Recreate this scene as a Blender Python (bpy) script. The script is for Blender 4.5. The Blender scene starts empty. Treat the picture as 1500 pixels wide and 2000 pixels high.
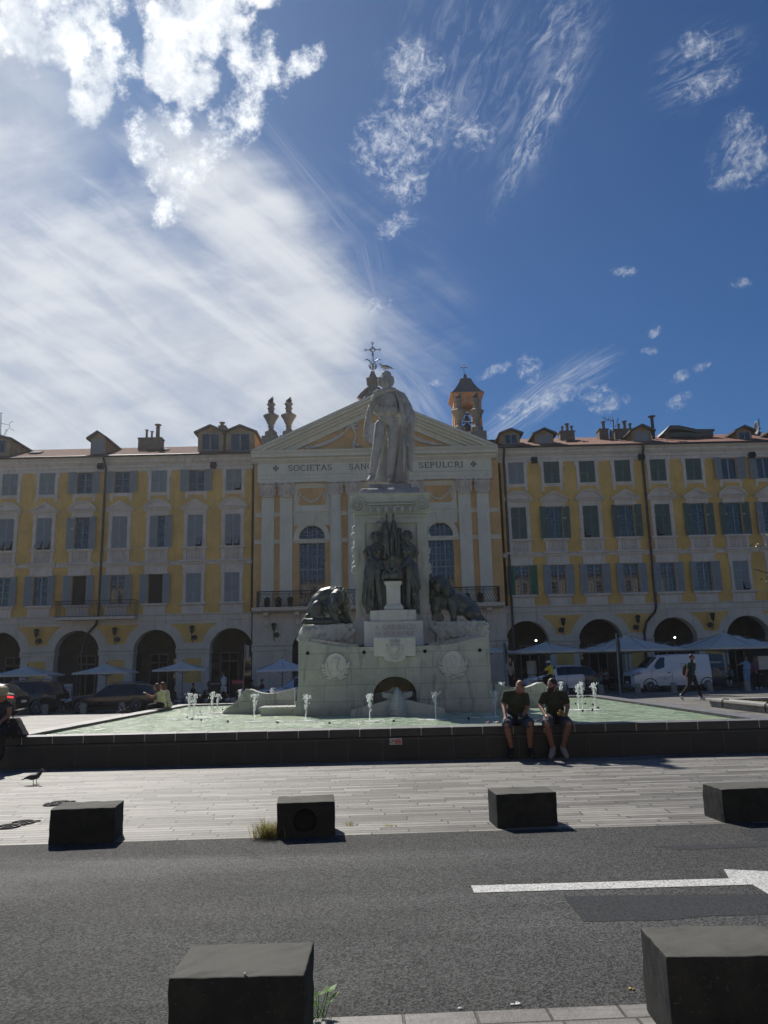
import bpy, bmesh, math, random
from mathutils import Vector, Matrix
from math import sin, cos, pi, radians
RN = random.Random(11)
SC = bpy.context.scene
COL = SC.collection
# ---------------------------------------------------------------- camera maths (the lens of the photograph)
FP, PITCH, ROLL, CH = 1500., radians(11.46), radians(1.3), 1.6
def ray(x, y):
    u = x-750; v = 1000-y
    a = u*cos(ROLL)+v*sin(ROLL); b = -u*sin(ROLL)+v*cos(ROLL)
    return (a/FP, cos(PITCH)-b/FP*sin(PITCH), sin(PITCH)+b/FP*cos(PITCH))
def at(x, y, Y):
    d = ray(x, y); t = Y/d[1]; return Vector((d[0]*t, Y, CH+d[2]*t))
def gr(x, y, z=0.):
    d = ray(x, y); t = (z-CH)/d[2]; return Vector((d[0]*t, d[1]*t, z))
def ss(t):
    t = max(0., min(1., t)); return t*t*(3-2*t)
def G(X, Y):
    return -0.38*ss((Y-27)/17)*ss((-X)/13)
def gg(x, y):
    z = 0.
    for _ in range(12):
        p = gr(x, y, z); z = G(p.x, p.y)
    return Vector((p.x, p.y, z))
# ---------------------------------------------------------------- objects
def wloc(o):
    v = Vector((0, 0, 0))
    while o is not None:
        v += o.location; o = o.parent
    return v
def tag(o, label=None, cat=None, group=None, kind=None):
    if label: o['label'] = label
    if cat: o['category'] = cat
    if group: o['group'] = group
    if kind: o['kind'] = kind
    return o
def T(name, label, cat, loc=(0, 0, 0), rz=0, group=None):
    o = bpy.data.objects.new(name, None); COL.objects.link(o)
    o.location = loc; o.rotation_euler = (0, 0, rz)
    return tag(o, label, cat, group)
def copy_tree(o, parent=None):
    c = o.copy(); COL.objects.link(c)
    if parent is not None: c.parent = parent
    for ch in list(o.children): copy_tree(ch, c)
    return c
class MB:
    def __init__(s): s.v = []; s.f = []; s.mi = []
    def add(s, v, f, m=0):
        n = len(s.v); s.v += [tuple(p) for p in v]
        s.f += [tuple(i+n for i in q) for q in f]; s.mi += [m]*len(f); return s
    def box(s, x0, x1, y0, y1, z0, z1, m=0):
        v = [(x, y, z) for x in (x0, x1) for y in (y0, y1) for z in (z0, z1)]
        return s.add(v, [(0, 1, 3, 2), (4, 6, 7, 5), (0, 4, 5, 1), (2, 3, 7, 6), (0, 2, 6, 4), (1, 5, 7, 3)], m)
    def cbox(s, c, d, m=0, rot=None):
        n = len(s.v)
        s.box(-d[0]/2, d[0]/2, -d[1]/2, d[1]/2, -d[2]/2, d[2]/2, m)
        for i in range(n, len(s.v)):
            p = Vector(s.v[i])
            if rot is not None: p = rot @ p
            s.v[i] = tuple(p+Vector(c))
        return s
    def bar(s, a, b, w, h=None, m=0):
        a = Vector(a); b = Vector(b); h = h or w; d = (b-a)
        L = d.length
        if L < 1e-6: return s
        q = d.to_track_quat('X', 'Z').to_matrix()
        return s.cbox((a+b)/2, (L, w, h), m, q)
    def prism(s, pts, y0, y1, m=0):      # polygon in XZ pushed along Y
        n = len(pts); v = [(p[0], y0, p[1]) for p in pts]+[(p[0], y1, p[1]) for p in pts]
        f = [tuple(range(n)), tuple(range(2*n-1, n-1, -1))]+[(i, i+n, (i+1) % n+n, (i+1) % n) for i in range(n)]
        return s.add(v, f, m)
    def mould(s, prof, x0, x1, y, m=0):  # profile [(out, z)] pushed along X, out is towards the camera
        n = len(prof); v = [(x0, y-p[0], p[1]) for p in prof]+[(x1, y-p[0], p[1]) for p in prof]
        f = [tuple(range(n)), tuple(range(2*n-1, n-1, -1))]+[(i, i+n, (i+1) % n+n, (i+1) % n) for i in range(n)]
        return s.add(v, f, m)
    def hprism(s, pts, z0, z1, m=0):     # polygon in XY pushed along Z
        n = len(pts); v = [(p[0], p[1], z0) for p in pts]+[(p[0], p[1], z1) for p in pts]
        f = [tuple(range(n-1, -1, -1)), tuple(range(n, 2*n))]+[(i, (i+1) % n, (i+1) % n+n, i+n) for i in range(n)]
        return s.add(v, f, m)
    def tube(s, pts, r, n=8, m=0, cap=True, close=False):
        pts = [Vector(p) for p in pts]; k = len(pts)
        rr = r if isinstance(r, (list, tuple)) else [r]*k
        up = None; v = []
        for i, p in enumerate(pts):
            if close: t = pts[(i+1) % k]-pts[i-1]
            else: t = pts[min(i+1, k-1)]-pts[max(i-1, 0)]
            if t.length < 1e-9: t = Vector((0, 0, 1))
            t.normalize()
            if up is None: up = Vector((0, 0, 1)) if abs(t.z) < .9 else Vector((0, 1, 0))
            a = t.cross(up)
            if a.length < 1e-6: a = t.orthogonal()
            a.normalize(); b = a.cross(t).normalized(); up = b
            for j in range(n):
                w = 2*pi*j/n; v.append(p+a*cos(w)*rr[i]+b*sin(w)*rr[i])
        f = []
        for i in range(k if close else k-1):
            for j in range(n):
                i2 = (i+1) % k; f.append((i*n+j, i*n+(j+1) % n, i2*n+(j+1) % n, i2*n+j))
        if cap and not close:
            f.append(tuple(range(n-1, -1, -1))); f.append(tuple(range((k-1)*n, k*n)))
        return s.add(v, f, m)
    def lathe(s, prof, c=(0, 0, 0), n=16, m=0, sx=1, sy=1, axis='z'):
        v = []; k = len(prof)
        for (r, z) in prof:
            for j in range(n):
                w = 2*pi*j/n
                p = (r*cos(w)*sx, r*sin(w)*sy, z)
                if axis == 'y': p = (p[0], p[2], p[1])
                if axis == 'x': p = (p[2], p[0], p[1])
                v.append((p[0]+c[0], p[1]+c[1], p[2]+c[2]))
        f = [(i*n+j, i*n+(j+1) % n, (i+1)*n+(j+1) % n, (i+1)*n+j) for i in range(k-1) for j in range(n)]
        f.append(tuple(range(n-1, -1, -1))); f.append(tuple(range((k-1)*n, k*n)))
        return s.add(v, f, m)
    def sq(s, prof, c, m=0, ry=1):        # square lathe
        v = []; k = len(prof)
        for (r, z) in prof:
            for sx, sy in ((-1, -1), (1, -1), (1, 1), (-1, 1)): v.append((c[0]+sx*r, c[1]+sy*r*ry, c[2]+z))
        f = [(i*4+j, i*4+(j+1) % 4, (i+1)*4+(j+1) % 4, (i+1)*4+j) for i in range(k-1) for j in range(4)]
        f.append((3, 2, 1, 0)); f.append(tuple(range((k-1)*4, k*4)))
        return s.add(v, f, m)
    def ball(s, c, r, n=12, k=8, m=0, rot=None):
        if not isinstance(r, (list, tuple)): r = (r, r, r)
        v = []
        for i in range(k+1):
            th = pi*i/k
            for j in range(n):
                w = 2*pi*j/n
                p = Vector((r[0]*sin(th)*cos(w), r[1]*sin(th)*sin(w), r[2]*cos(th)))
                if i in (0, k): p = Vector((0, 0, r[2]*cos(th)))
                if rot is not None: p = rot @ p
                v.append(p+Vector(c))
        f = []
        for i in range(k):
            for j in range(n):
                a, b, d, e = i*n+j, i*n+(j+1) % n, (i+1)*n+(j+1) % n, (i+1)*n+j
                if i == 0: f.append((a, d, e))
                elif i == k-1: f.append((a, b, e))
                else: f.append((a, b, d, e))
        return s.add(v, f, m)
    def cap(s, a, b, ra, rb=None, n=10, m=0):  # tapered capsule
        a = Vector(a); b = Vector(b); rb = ra if rb is None else rb
        d = b-a; L = d.length
        if L < 1e-6: return s.ball(a, max(ra, rb), n, 6, m)
        t = d/L; P = []; Q = []
        for i in range(5):
            w = -pi/2+pi/2*i/4; P.append(a+t*sin(w)*ra); Q.append(max(cos(w)*ra, ra*.03))
        for i in range(5):
            w = pi/2*i/4; P.append(b+t*sin(w)*rb); Q.append(max(cos(w)*rb, rb*.03))
        return s.tube(P, Q, n, m)
    def chain(s, pts, rs, n=10, m=0):
        for i in range(len(pts)-1): s.cap(pts[i], pts[i+1], rs[i], rs[i+1], n, m)
        return s
    def quad(s, a, b, c, d, m=0): return s.add([a, b, c, d], [(0, 1, 2, 3)], m)
    def xf(s, M, n0=0):
        for i in range(n0, len(s.v)): s.v[i] = tuple(M @ Vector(s.v[i]))
        return s
    def build(s, name, mats, parent=None, smooth=False, ang=None, remesh=None, sm=3, bevel=None, kind=None, disp=None):
        me = bpy.data.meshes.new(name)
        o0 = wloc(parent) if parent is not None else Vector((0, 0, 0))
        me.from_pydata([(p[0]-o0.x, p[1]-o0.y, p[2]-o0.z) for p in s.v], [], s.f)
        mats = mats if isinstance(mats, (list, tuple)) else [mats]
        for m in mats: me.materials.append(m)
        if len(mats) > 1: me.polygons.foreach_set('material_index', s.mi)
        if smooth: me.polygons.foreach_set('use_smooth', [True]*len(me.polygons))
        me.update()
        bm = bmesh.new(); bm.from_mesh(me); bmesh.ops.recalc_face_normals(bm, faces=bm.faces); bm.to_mesh(me); bm.free()
        if smooth and ang: me.set_sharp_from_angle(angle=radians(ang))
        o = bpy.data.objects.new(name, me); COL.objects.link(o)
        if parent is not None: o.parent = parent
        if remesh:
            md = o.modifiers.new('r', 'REMESH'); md.mode = 'VOXEL'; md.voxel_size = remesh; md.use_smooth_shade = True
            if sm:
                md = o.modifiers.new('s', 'SMOOTH'); md.factor = .5; md.iterations = sm
        if disp:
            tx_ = bpy.data.textures.new('carving', 'CLOUDS'); tx_.noise_scale = disp[0]; tx_.noise_depth = 3; tx_.noise_basis = disp[2] if len(disp) > 2 else 'ORIGINAL_PERLIN'
            md = o.modifiers.new('d', 'DISPLACE'); md.texture = tx_; md.texture_coords = 'LOCAL'; md.strength = disp[1]; md.mid_level = .5
        if bevel:
            md = o.modifiers.new('b', 'BEVEL'); md.width = bevel; md.segments = 2; md.limit_method = 'ANGLE'
        if kind: o['kind'] = kind
        return o
def inst(src, parent, offs=(0, 0, 0), name=None):   # same mesh again, as its own object
    c = src.copy(); COL.objects.link(c); c.parent = parent; c.location = Vector(src.location)+Vector(offs)
    return c
# ---------------------------------------------------------------- materials
class N:
    def __init__(s, tree): s.t = tree; s.n = tree.nodes; s.l = tree.links
    def __call__(s, typ, ins=None, **kw):
        nd = s.n.new(typ)
        for k, v in kw.items(): setattr(nd, k, v)
        for k, v in (ins or {}).items():
            sk = nd.inputs[k]
            if isinstance(v, bpy.types.NodeSocket): s.l.new(v, sk)
            else: sk.default_value = v
        return nd
    def math(s, op, a, b=0., c=0., clamp=False):
        return s('ShaderNodeMath', {0: a, 1: b, 2: c}, operation=op, use_clamp=clamp).outputs[0]
    def mix(s, f, a, b, mode='MIX'):
        nd = s('ShaderNodeMix', data_type='RGBA', blend_type=mode)
        for i, v in ((0, f), (6, a), (7, b)):
            if isinstance(v, bpy.types.NodeSocket): s.l.new(v, nd.inputs[i])
            else: nd.inputs[i].default_value = v if i == 0 else (tuple(v)+(1,))[:4]
        return nd.outputs[2]
    def noise(s, vec, scale, detail=4, rough=.55, dist=0):
        return s('ShaderNodeTexNoise', {'Vector': vec, 'Scale': scale, 'Detail': detail, 'Roughness': rough, 'Distortion': dist}).outputs[0]
    def remap(s, v, a, b, c=0., d=1., smooth=True):
        return s('ShaderNodeMapRange', {0: v, 1: a, 2: b, 3: c, 4: d}, interpolation_type='SMOOTHSTEP' if smooth else 'LINEAR').outputs[0]
    def mapv(s, vec, sc=(1, 1, 1), loc=(0, 0, 0), rot=(0, 0, 0)):
        return s('ShaderNodeMapping', {'Vector': vec, 'Scale': sc, 'Location': loc, 'Rotation': rot}).outputs[0]
def newmat(name):
    m = bpy.data.materials.new(name); m.use_nodes = True; t = m.node_tree; t.nodes.clear()
    n = N(t); out = n('ShaderNodeOutputMaterial'); b = n('ShaderNodeBsdfPrincipled'); n.l.new(b.outputs[0], out.inputs[0])
    return m, n, b
def pos(n): return n('ShaderNodeNewGeometry').outputs['Position']
def M(name, col, rough=.8, var=.12, scale=3., bump=0., bscale=60., metal=0., spec=.5, streak=0., dark=.5, coat=0., emit=None, trans=0.):
    m, n, b = newmat(name)
    P = pos(n)
    c = tuple(col)
    if var or streak:
        f = n.remap(n.noise(P, scale, 5, .6), .25, .75)
        cc = n.mix(f, tuple(x*(1-var) for x in c), tuple(min(1, x*(1+var)) for x in c))
        f2 = n.remap(n.noise(P, scale*9, 3, .6), .3, .75)
        cc = n.mix(f2, n.mix(1., cc, (1-var*.5,)*3, 'MULTIPLY'), cc)
        if streak:
            sv = n.mapv(P, (2.2, 2.2, .25)); g = n.remap(n.noise(sv, 2.2, 6, .65, .3), .5, .78)
            g = n.math('MULTIPLY', g, streak); cc = n.mix(g, cc, tuple(x*dark for x in c))
        n.l.new(cc, b.inputs['Base Color'])
    else: b.inputs['Base Color'].default_value = c+(1,)
    b.inputs['Roughness'].default_value = rough; b.inputs['Metallic'].default_value = metal
    b.inputs['Specular IOR Level'].default_value = spec
    if coat: b.inputs['Coat Weight'].default_value = coat; b.inputs['Coat Roughness'].default_value = .05
    if trans: b.inputs['Transmission Weight'].default_value = trans
    if bump:
        bp = n('ShaderNodeBump', {'Height': n.noise(P, bscale, 4, .6), 'Strength': bump, 'Distance': .02})
        n.l.new(bp.outputs[0], b.inputs['Normal'])
    if emit:
        b.inputs['Emission Color'].default_value = tuple(emit[0])+(1,); b.inputs['Emission Strength'].default_value = emit[1]
    return m
MT = {}
def mk():
    D = MT
    D['yellow'] = M('yellow_stucco', (.80, .50, .155), .95, .15, .7, .25, 30, streak=.75, dark=.72)
    D['ochre'] = M('ochre_stucco', (.76, .45, .19), .95, .13, .7, .25, 30, streak=.6, dark=.75)
    D['cream'] = M('cream_stucco', (.80, .73, .58), .9, .08, .8, .2, 30, streak=.6, dark=.7)
    D['trim'] = M('painted_trim', (.76, .655, .555), .85, .10, 1.2, .15, 40, streak=.8, dark=.62)
    D['arcade'] = M('arcade_stucco', (.70, .61, .50), .9, .10, .8, .2, 30, streak=.9, dark=.6)
    D['shut_grey'] = M('grey_shutter_paint', (.30, .32, .325), .55, .08, 2)
    D['shut_green'] = M('green_shutter_paint', (.105, .155, .125), .5, .08, 2)
    D['shut_bright'] = M('bright_green_shutter_paint', (.05, .17, .09), .5, .08, 2)
    D['frame_teal'] = M('teal_window_paint', (.14, .22, .22), .5, .05, 2)
    D['frame_grey'] = M('pale_window_paint', (.30, .31, .32), .5, .05, 2)
    D['glass'] = M('window_glass', (.015, .02, .028), .04, 0, spec=.9)
    D['dark'] = M('dark_interior', (.018, .02, .024), .9, .2, 1)
    D['curtain'] = M('blue_curtain', (.12, .17, .26), .8, .2, 4)
    D['iron'] = M('black_ironwork', (.022, .023, .026), .5, .1, 4, metal=.3)
    D['pipe'] = M('dark_downpipe', (.05, .052, .056), .45, .1, 4, metal=.4)
    D['soil'] = M('planter_soil', (.09, .07, .05), .95, .3, 6, .5, 30)
    D['rooftile'] = M('terracotta_tiles', (.17, .065, .045), .95, .30, 2.5, .3, 20, streak=.5, dark=.55)
    D['slate'] = M('grey_slate', (.10, .105, .105), .6, .2, 6, .2, 20)
    D['chim'] = M('chimney_render', (.22, .17, .13), .9, .2, 2, .4, 20, streak=.6)
    D['basalt0'] = M('basalt_block', (.036, .037, .033), .85, .22, 7, .2, 50, streak=.3, dark=1.7, spec=.2)
    D['tile_dark'] = M('dark_stone_tile', (.010, .015, .022), .5, .2, 3, .1, 60)
    D['coping'] = M('coping_stone', (.075, .078, .085), .35, .15, 4, .1, 60)
    D['joint'] = M('pale_joint', (.45, .45, .43), .8, 0)
    D['bronze'] = M('dark_bronze', (.115, .130, .120), .5, .35, 5, .3, 25, metal=.3, streak=.5, dark=1.7)
    D['white_paint'] = M('white_car_paint', (.72, .74, .77), .3, 0, coat=.6)
    D['silver_paint'] = M('silver_car_paint', (.42, .50, .60), .3, 0, metal=.4, coat=.6)
    D['black_paint'] = M('black_car_paint', (.012, .013, .017), .22, 0, coat=.7)
    D['blue_paint'] = M('dark_blue_car_paint', (.022, .034, .05), .3, 0, coat=.6)
    D['tyre'] = M('tyre_rubber', (.014, .014, .015), .8, 0)
    D['alloy'] = M('alloy_rim', (.35, .36, .37), .35, 0, metal=.7)
    D['chrome'] = M('chrome', (.5, .5, .5), .2, 0, metal=1)
    D['lampglass'] = M('headlamp_glass', (.45, .47, .5), .1, 0, spec=.8)
    D['redlamp'] = M('tail_light', (.6, .03, .04), .3, 0, emit=((1, .03, .05), 1.6))
    D['canvas'] = M('grey_canvas', (.72, .68, .61), .85, .06, 1.5)
    D['canvas_blue'] = M('pale_canvas', (.68, .69, .72), .85, .06, 1.5)
    D['pole'] = M('parasol_pole', (.25, .26, .27), .5, .05, 3, metal=.4)
    D['bollard'] = M('granite_bollard', (.30, .29, .275), .8, .15, 12, .2, 80)
    D['skin'] = M('skin', (.38, .20, .14), .55, .08, 12)
    D['skin_dark'] = M('dark_skin', (.06, .035, .025), .5, .08, 12)
    D['stone_w'] = M('granite_kerb', (.34, .33, .31), .8, .2, 6, .3, 60)
    D['white'] = M('white_matt', (.70, .70, .70), .7, 0)
    D['red'] = M('red_matt', (.45, .03, .035), .6, 0)
    D['black'] = M('black_matt', (.013, .013, .015), .6, 0)
    D['lamp_on'] = M('lit_lamp', (1, .9, .7), .5, 0, emit=((1, .93, .8), 14))
    D['leaf'] = M('leaf_green', (.055, .085, .03), .4, .4, 8)
    D['bark'] = M('bark', (.10, .085, .07), .9, .3, 8, .5, 30)
    D['drygrass'] = M('dry_grass', (.25, .24, .09), .8, .35, 15)
    D['letter'] = M('dark_lettering', (.075, .075, .08), .6, 0)
    D['incised'] = M('incised_lettering', (.42, .43, .40), .9, 0)
    def leafy(name, col, var=.35, mixf=.5):
        m = M(name, col, .5, var, 9); n = N(m.node_tree); o_ = [q for q in n.n if q.type == 'OUTPUT_MATERIAL'][0]; b = [q for q in n.n if q.type == 'BSDF_PRINCIPLED'][0]
        t = n('ShaderNodeBsdfTranslucent', {0: tuple(min(1, c*1.6) for c in col)+(1,)}); x = n('ShaderNodeMixShader', {0: mixf, 1: b.outputs[0], 2: t.outputs[0]}); n.l.new(x.outputs[0], o_.inputs[0]); return m
    D['drygrass'] = leafy('dry_grass', (.24, .22, .08)); D['weed'] = leafy('bright_weed', (.14, .30, .04)); D['leaf_gloss'] = leafy('glossy_leaf', (.06, .09, .03), .35, .3)
    # stone blocks: near-black basalt, tops coloured lighter for sunlight and dust
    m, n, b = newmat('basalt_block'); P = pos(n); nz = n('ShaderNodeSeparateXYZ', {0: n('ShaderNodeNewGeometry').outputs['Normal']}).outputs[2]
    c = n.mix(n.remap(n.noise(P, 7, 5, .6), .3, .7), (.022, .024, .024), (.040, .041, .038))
    lit_dust = n.math('MULTIPLY', n.remap(nz, .75, .95), n.remap(n.noise(P, 4, 6, .65), .25, .6, .55, 1.)); c = n.mix(lit_dust, c, (.105, .103, .092))
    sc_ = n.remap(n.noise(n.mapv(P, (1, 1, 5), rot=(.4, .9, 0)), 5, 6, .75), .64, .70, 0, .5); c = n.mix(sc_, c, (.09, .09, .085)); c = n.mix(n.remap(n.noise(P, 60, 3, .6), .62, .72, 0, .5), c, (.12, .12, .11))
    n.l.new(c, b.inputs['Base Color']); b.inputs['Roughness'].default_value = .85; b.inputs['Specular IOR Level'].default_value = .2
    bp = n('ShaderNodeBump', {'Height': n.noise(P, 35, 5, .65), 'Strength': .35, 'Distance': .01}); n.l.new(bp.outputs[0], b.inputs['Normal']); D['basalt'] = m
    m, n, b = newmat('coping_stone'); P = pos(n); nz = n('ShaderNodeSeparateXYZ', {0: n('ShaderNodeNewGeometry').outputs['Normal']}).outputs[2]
    c = n.mix(n.remap(n.noise(P, 6, 5, .6), .3, .7), (.020, .024, .030), (.034, .038, .045)); c = n.mix(n.remap(nz, .7, .95), c, n.mix(n.remap(n.noise(P, 5, 5, .6), .3, .7), (.12, .12, .13), (.19, .19, .20)))  # upward faces get a paler colour, sunlight painted into the stone
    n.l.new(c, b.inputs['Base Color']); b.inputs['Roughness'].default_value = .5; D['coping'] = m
    m, n, b = newmat('terracotta_tiles'); P = pos(n); sx = n('ShaderNodeSeparateXYZ', {0: P}).outputs[0]
    rib = n.math('ABSOLUTE', n.math('SINE', n.math('MULTIPLY', sx, pi/.2))); c = n.mix(n.remap(rib, .15, .75), (.035, .018, .015), (.27, .105, .07)); c = n.mix(n.remap(n.noise(P, 2.2, 5, .65), .35, .65, 0, .7), c, n.mix(1., c, (.45, .5, .52), 'MULTIPLY'))
    n.l.new(c, b.inputs['Base Color']); b.inputs['Roughness'].default_value = .9; D['rooftile'] = m
    # marble of the monument: courses, stains, veins
    m, n, b = newmat('weathered_marble'); P = pos(n)
    c = n.mix(n.remap(n.noise(P, 1.3, 6, .6), .3, .7), (.40, .42, .39), (.53, .55, .51))
    v = n.noise(n.mapv(P, (3, 3, 1.2), rot=(0, .5, .3)), 3.5, 8, .7, 1.2)
    vein = n.math('SUBTRACT', 1., n.remap(n.math('ABSOLUTE', n.math('SUBTRACT', v, .5)), 0, .03))
    c = n.mix(n.math('MULTIPLY', vein, .35), c, (.30, .31, .29))
    s1 = n.remap(n.noise(n.mapv(P, (2.6, 2.6, .35)), 2.0, 7, .68, .4), .52, .74)
    c = n.mix(n.math('MULTIPLY', s1, .8), c, (.17, .175, .15))
    s2 = n.remap(n.noise(P, 4.5, 6, .7), .58, .72); c = n.mix(n.math('MULTIPLY', s2, .45), c, (.22, .22, .20))
    n.l.new(c, b.inputs['Base Color']); b.inputs['Roughness'].default_value = .75
    bp = n('ShaderNodeBump', {'Height': n.noise(P, 22, 5, .65), 'Strength': .25, 'Distance': .02}); n.l.new(bp.outputs[0], b.inputs['Normal'])
    D['marble'] = m
    D['marble2'] = M('clean_marble', (.62, .64, .61), .7, .08, 3, .12, 25, streak=.5, dark=.72)
    D['marble3'] = M('statue_marble', (.44, .435, .415), .75, .14, 3, .4, 18, streak=.9, dark=.5)
    D['marble_dark'] = M('grimy_marble', (.34, .35, .35), .8, .2, 3, .35, 14, streak=1., dark=.35)
    D['urnstone'] = M('weathered_urn_stone', (.24, .215, .185), .9, .15, 3, .4, 18, streak=.6)
mk()
# ================================================================ camera
cam = bpy.data.cameras.new('camera'); co = bpy.data.objects.new('camera', cam); COL.objects.link(co)
r_, u_, b_ = Vector((1, 0, 0)), Vector((0, -sin(PITCH), cos(PITCH))), Vector((0, -cos(PITCH), -sin(PITCH)))
rx = r_*cos(ROLL)-u_*sin(ROLL); ux = r_*sin(ROLL)+u_*cos(ROLL)
co.matrix_world = Matrix(((rx.x, ux.x, b_.x, 0), (rx.y, ux.y, b_.y, 0), (rx.z, ux.z, b_.z, CH), (0, 0, 0, 1)))
cam.sensor_fit = 'VERTICAL'; cam.sensor_height = 36; cam.sensor_width = 27; cam.lens = 36*FP/2000
cam.clip_start = .1; cam.clip_end = 3000
SC.camera = co
# ================================================================ sun, sky and clouds
SUND = Vector((-.40, .92, 1.0)).normalized()
EL = math.asin(SUND.z); AZ = math.atan2(SUND.x, SUND.y)
sl = bpy.data.lights.new('sun', 'SUN'); sl.energy = 4.6; sl.angle = radians(.53); sl.color = (1, .95, .87)
so = bpy.data.objects.new('sun', sl); COL.objects.link(so); so.rotation_euler = SUND.to_track_quat('Z', 'Y').to_euler()
W = bpy.data.worlds.new('World'); SC.world = W; W.use_nodes = True
W.node_tree.nodes.clear(); n = N(W.node_tree)
out = n('ShaderNodeOutputWorld'); bg = n('ShaderNodeBackground')
sky = n('ShaderNodeTexSky', sky_type='NISHITA', sun_disc=False)
sky.sun_elevation = EL; sky.sun_rotation = AZ; sky.air_density = 1.0; sky.dust_density = .25; sky.ozone_density = 2.2; sky.altitude = 0
D0 = n('ShaderNodeTexCoord').outputs['Generated']
D0 = n('ShaderNodeVectorMath', {0: D0}, operation='NORMALIZE').outputs[0]
def dot(v): return n('ShaderNodeVectorMath', {0: D0, 1: tuple(v)}, operation='DOT_PRODUCT').outputs['Value']
# the sky is laid out on a plane square to a fixed compass direction
SA, SR, SU = Vector((0, .84, .5426)), Vector((1, 0, 0)), Vector((0, -.5426, .84))
def uv(x, y):
    d = Vector(ray(x, y)); return Vector((d.dot(SR)/d.dot(SA), d.dot(SU)/d.dot(SA)))
ad = dot(SA); iv = n.math('DIVIDE', 1., n.math('MAXIMUM', ad, .08))
UV = n('ShaderNodeCombineXYZ', {0: n.math('MULTIPLY', dot(SR), iv), 1: n.math('MULTIPLY', dot(SU), iv), 2: 0.}).outputs[0]
front = n.remap(ad, .1, .3)
def region(x, y, ra, rb, ang=0.):
    c = uv(x, y); a = uv(x+ra*cos(ang), y-ra*sin(ang))-c; b = uv(x-rb*sin(ang), y-rb*cos(ang))-c
    v = n('ShaderNodeMapping', {'Vector': UV, 'Location': (c.x, c.y, 0), 'Rotation': (0, 0, math.atan2(a.y, a.x)), 'Scale': (a.length, b.length, 1)}, vector_type='TEXTURE').outputs[0]
    return v, n('ShaderNodeVectorMath', {0: v}, operation='LENGTH').outputs['Value']
def group(l, s0=1.12, s1=.4):
    r = None
    for q in l:
        e = region(*q)[1]; r = e if r is None else n.math('MINIMUM', r, e)
    return n.remap(r, s0, s1)
NZ = lambda sc, de, ro, off=0, di=0.: n.noise(n.mapv(UV, (1, 1, 1), (off, off*.7, off)), sc, de, ro, di)
pn = NZ(20, 7, .64, 3.1); pn2 = NZ(38, 6, .68, 7.7)
cen = lambda v, k: n.math('MULTIPLY', n.math('SUBTRACT', v, .5), k)
big = group(((110, 40, 150, 130, 0), (180, 150, 60, 120, -.3), (380, 40, 125, 120, .1), (350, 130, 95, 90, -.5), (60, -90, 260, 90, 0), (430, -80, 270, 110, 0)), 1.1, .55)
gate = lambda v, m: n.math('MULTIPLY', v, n.remap(m, .0, .22))
puff = gate(n.remap(n.math('ADD', big, cen(pn, 3.4)), .26, .95), big)
med = group(((455, 235, 150, 60, .75), (370, 325, 100, 55, .8), (290, 300, 45, 100, .35), (345, 235, 50, 50, 0), (490, 130, 75, 110, 0), (240, 130, 40, 70, 0), (590, 125, 70, 36, .7), (340, 395, 70, 40, .7)), 1.15, .3)
puff2 = gate(n.math('MULTIPLY', n.remap(n.math('ADD', n.math('MULTIPLY', med, .8), cen(pn2, 3.4)), .22, 1.25), .9), med)
mot = group(((775, 270, 95, 75, .5), (790, 350, 50, 50, .3), (850, 220, 45, 45, 0), (775, 440, 45, 22, .5), (800, 130, 50, 60, 0), (845, 130, 25, 25, 0), (1465, 310, 45, 60, .3), (1445, 240, 30, 30, 0), (1430, 345, 50, 20, .4),
     (1370, 90, 45, 30, -.2), (1385, 165, 65, 24, .35), (965, 725, 38, 12, .4), (1035, 720, 25, 30, .6), (1060, 785, 95, 22, .3), (1325, 785, 30, 14, .5), (1328, 735, 20, 11, .4), (1370, 715, 20, 9, .4),
     (1276, 650, 20, 9, .6), (1270, 685, 18, 8, 0), (1218, 530, 26, 12, 0), (1448, 553, 20, 11, 0), (735, 598, 30, 16, .3), (1165, 770, 40, 16, .3), (850, 748, 14, 7, 0), (925, 260, 45, 35, 0), (1190, 790, 40, 16, .3)), 1.3, .1)
pn3 = NZ(80, 6, .72, 1.3, .4)
puff3 = gate(n.math('MULTIPLY', n.remap(n.math('ADD', n.math('MULTIPLY', mot, .50), cen(pn3, 3.0)), -.1, 1.25), .6), mot)
def streak(x, y, ra, rb, ang, ka, kb, off, lo, hi, amp, s0=1.15, s1=.2):
    v, e = region(x, y, ra, rb, ang)
    t = n.noise(n.mapv(v, (ka, kb, 1), (0, 0, off)), 1., 5, .66, .9)
    return n.math('MULTIPLY', n.math('MULTIPLY', n.remap(e, s0, s1), n.remap(t, lo, hi)), amp)
stk = None
for q in ((1060, 230, 240, 38, 1.1, 4.5, 2.4, 1, .36, .75, .6), (1050, 200, 240, 90, 1.1, 2, 3, 21, .42, .8, .3), (1095, 70, 130, 90, .9, 2, 5, 4, .40, .8, .42), (1040, 790, 170, 40, .66, 1.4, 5, 2, .32, .75, .5), (1125, 735, 110, 34, .5, 1.4, 4, 3, .35, .75, .5),
          (900, 150, 220, 190, 1.2, 2, 6, 6, .42, .85, .34), (1370, 130, 130, 80, .5, 2, 5, 7, .42, .8, .4), (1440, 300, 90, 60, .9, 2, 4, 9, .40, .8, .4)):
    t = streak(*q); stk = t if stk is None else n.math('MAXIMUM', stk, t)
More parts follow.
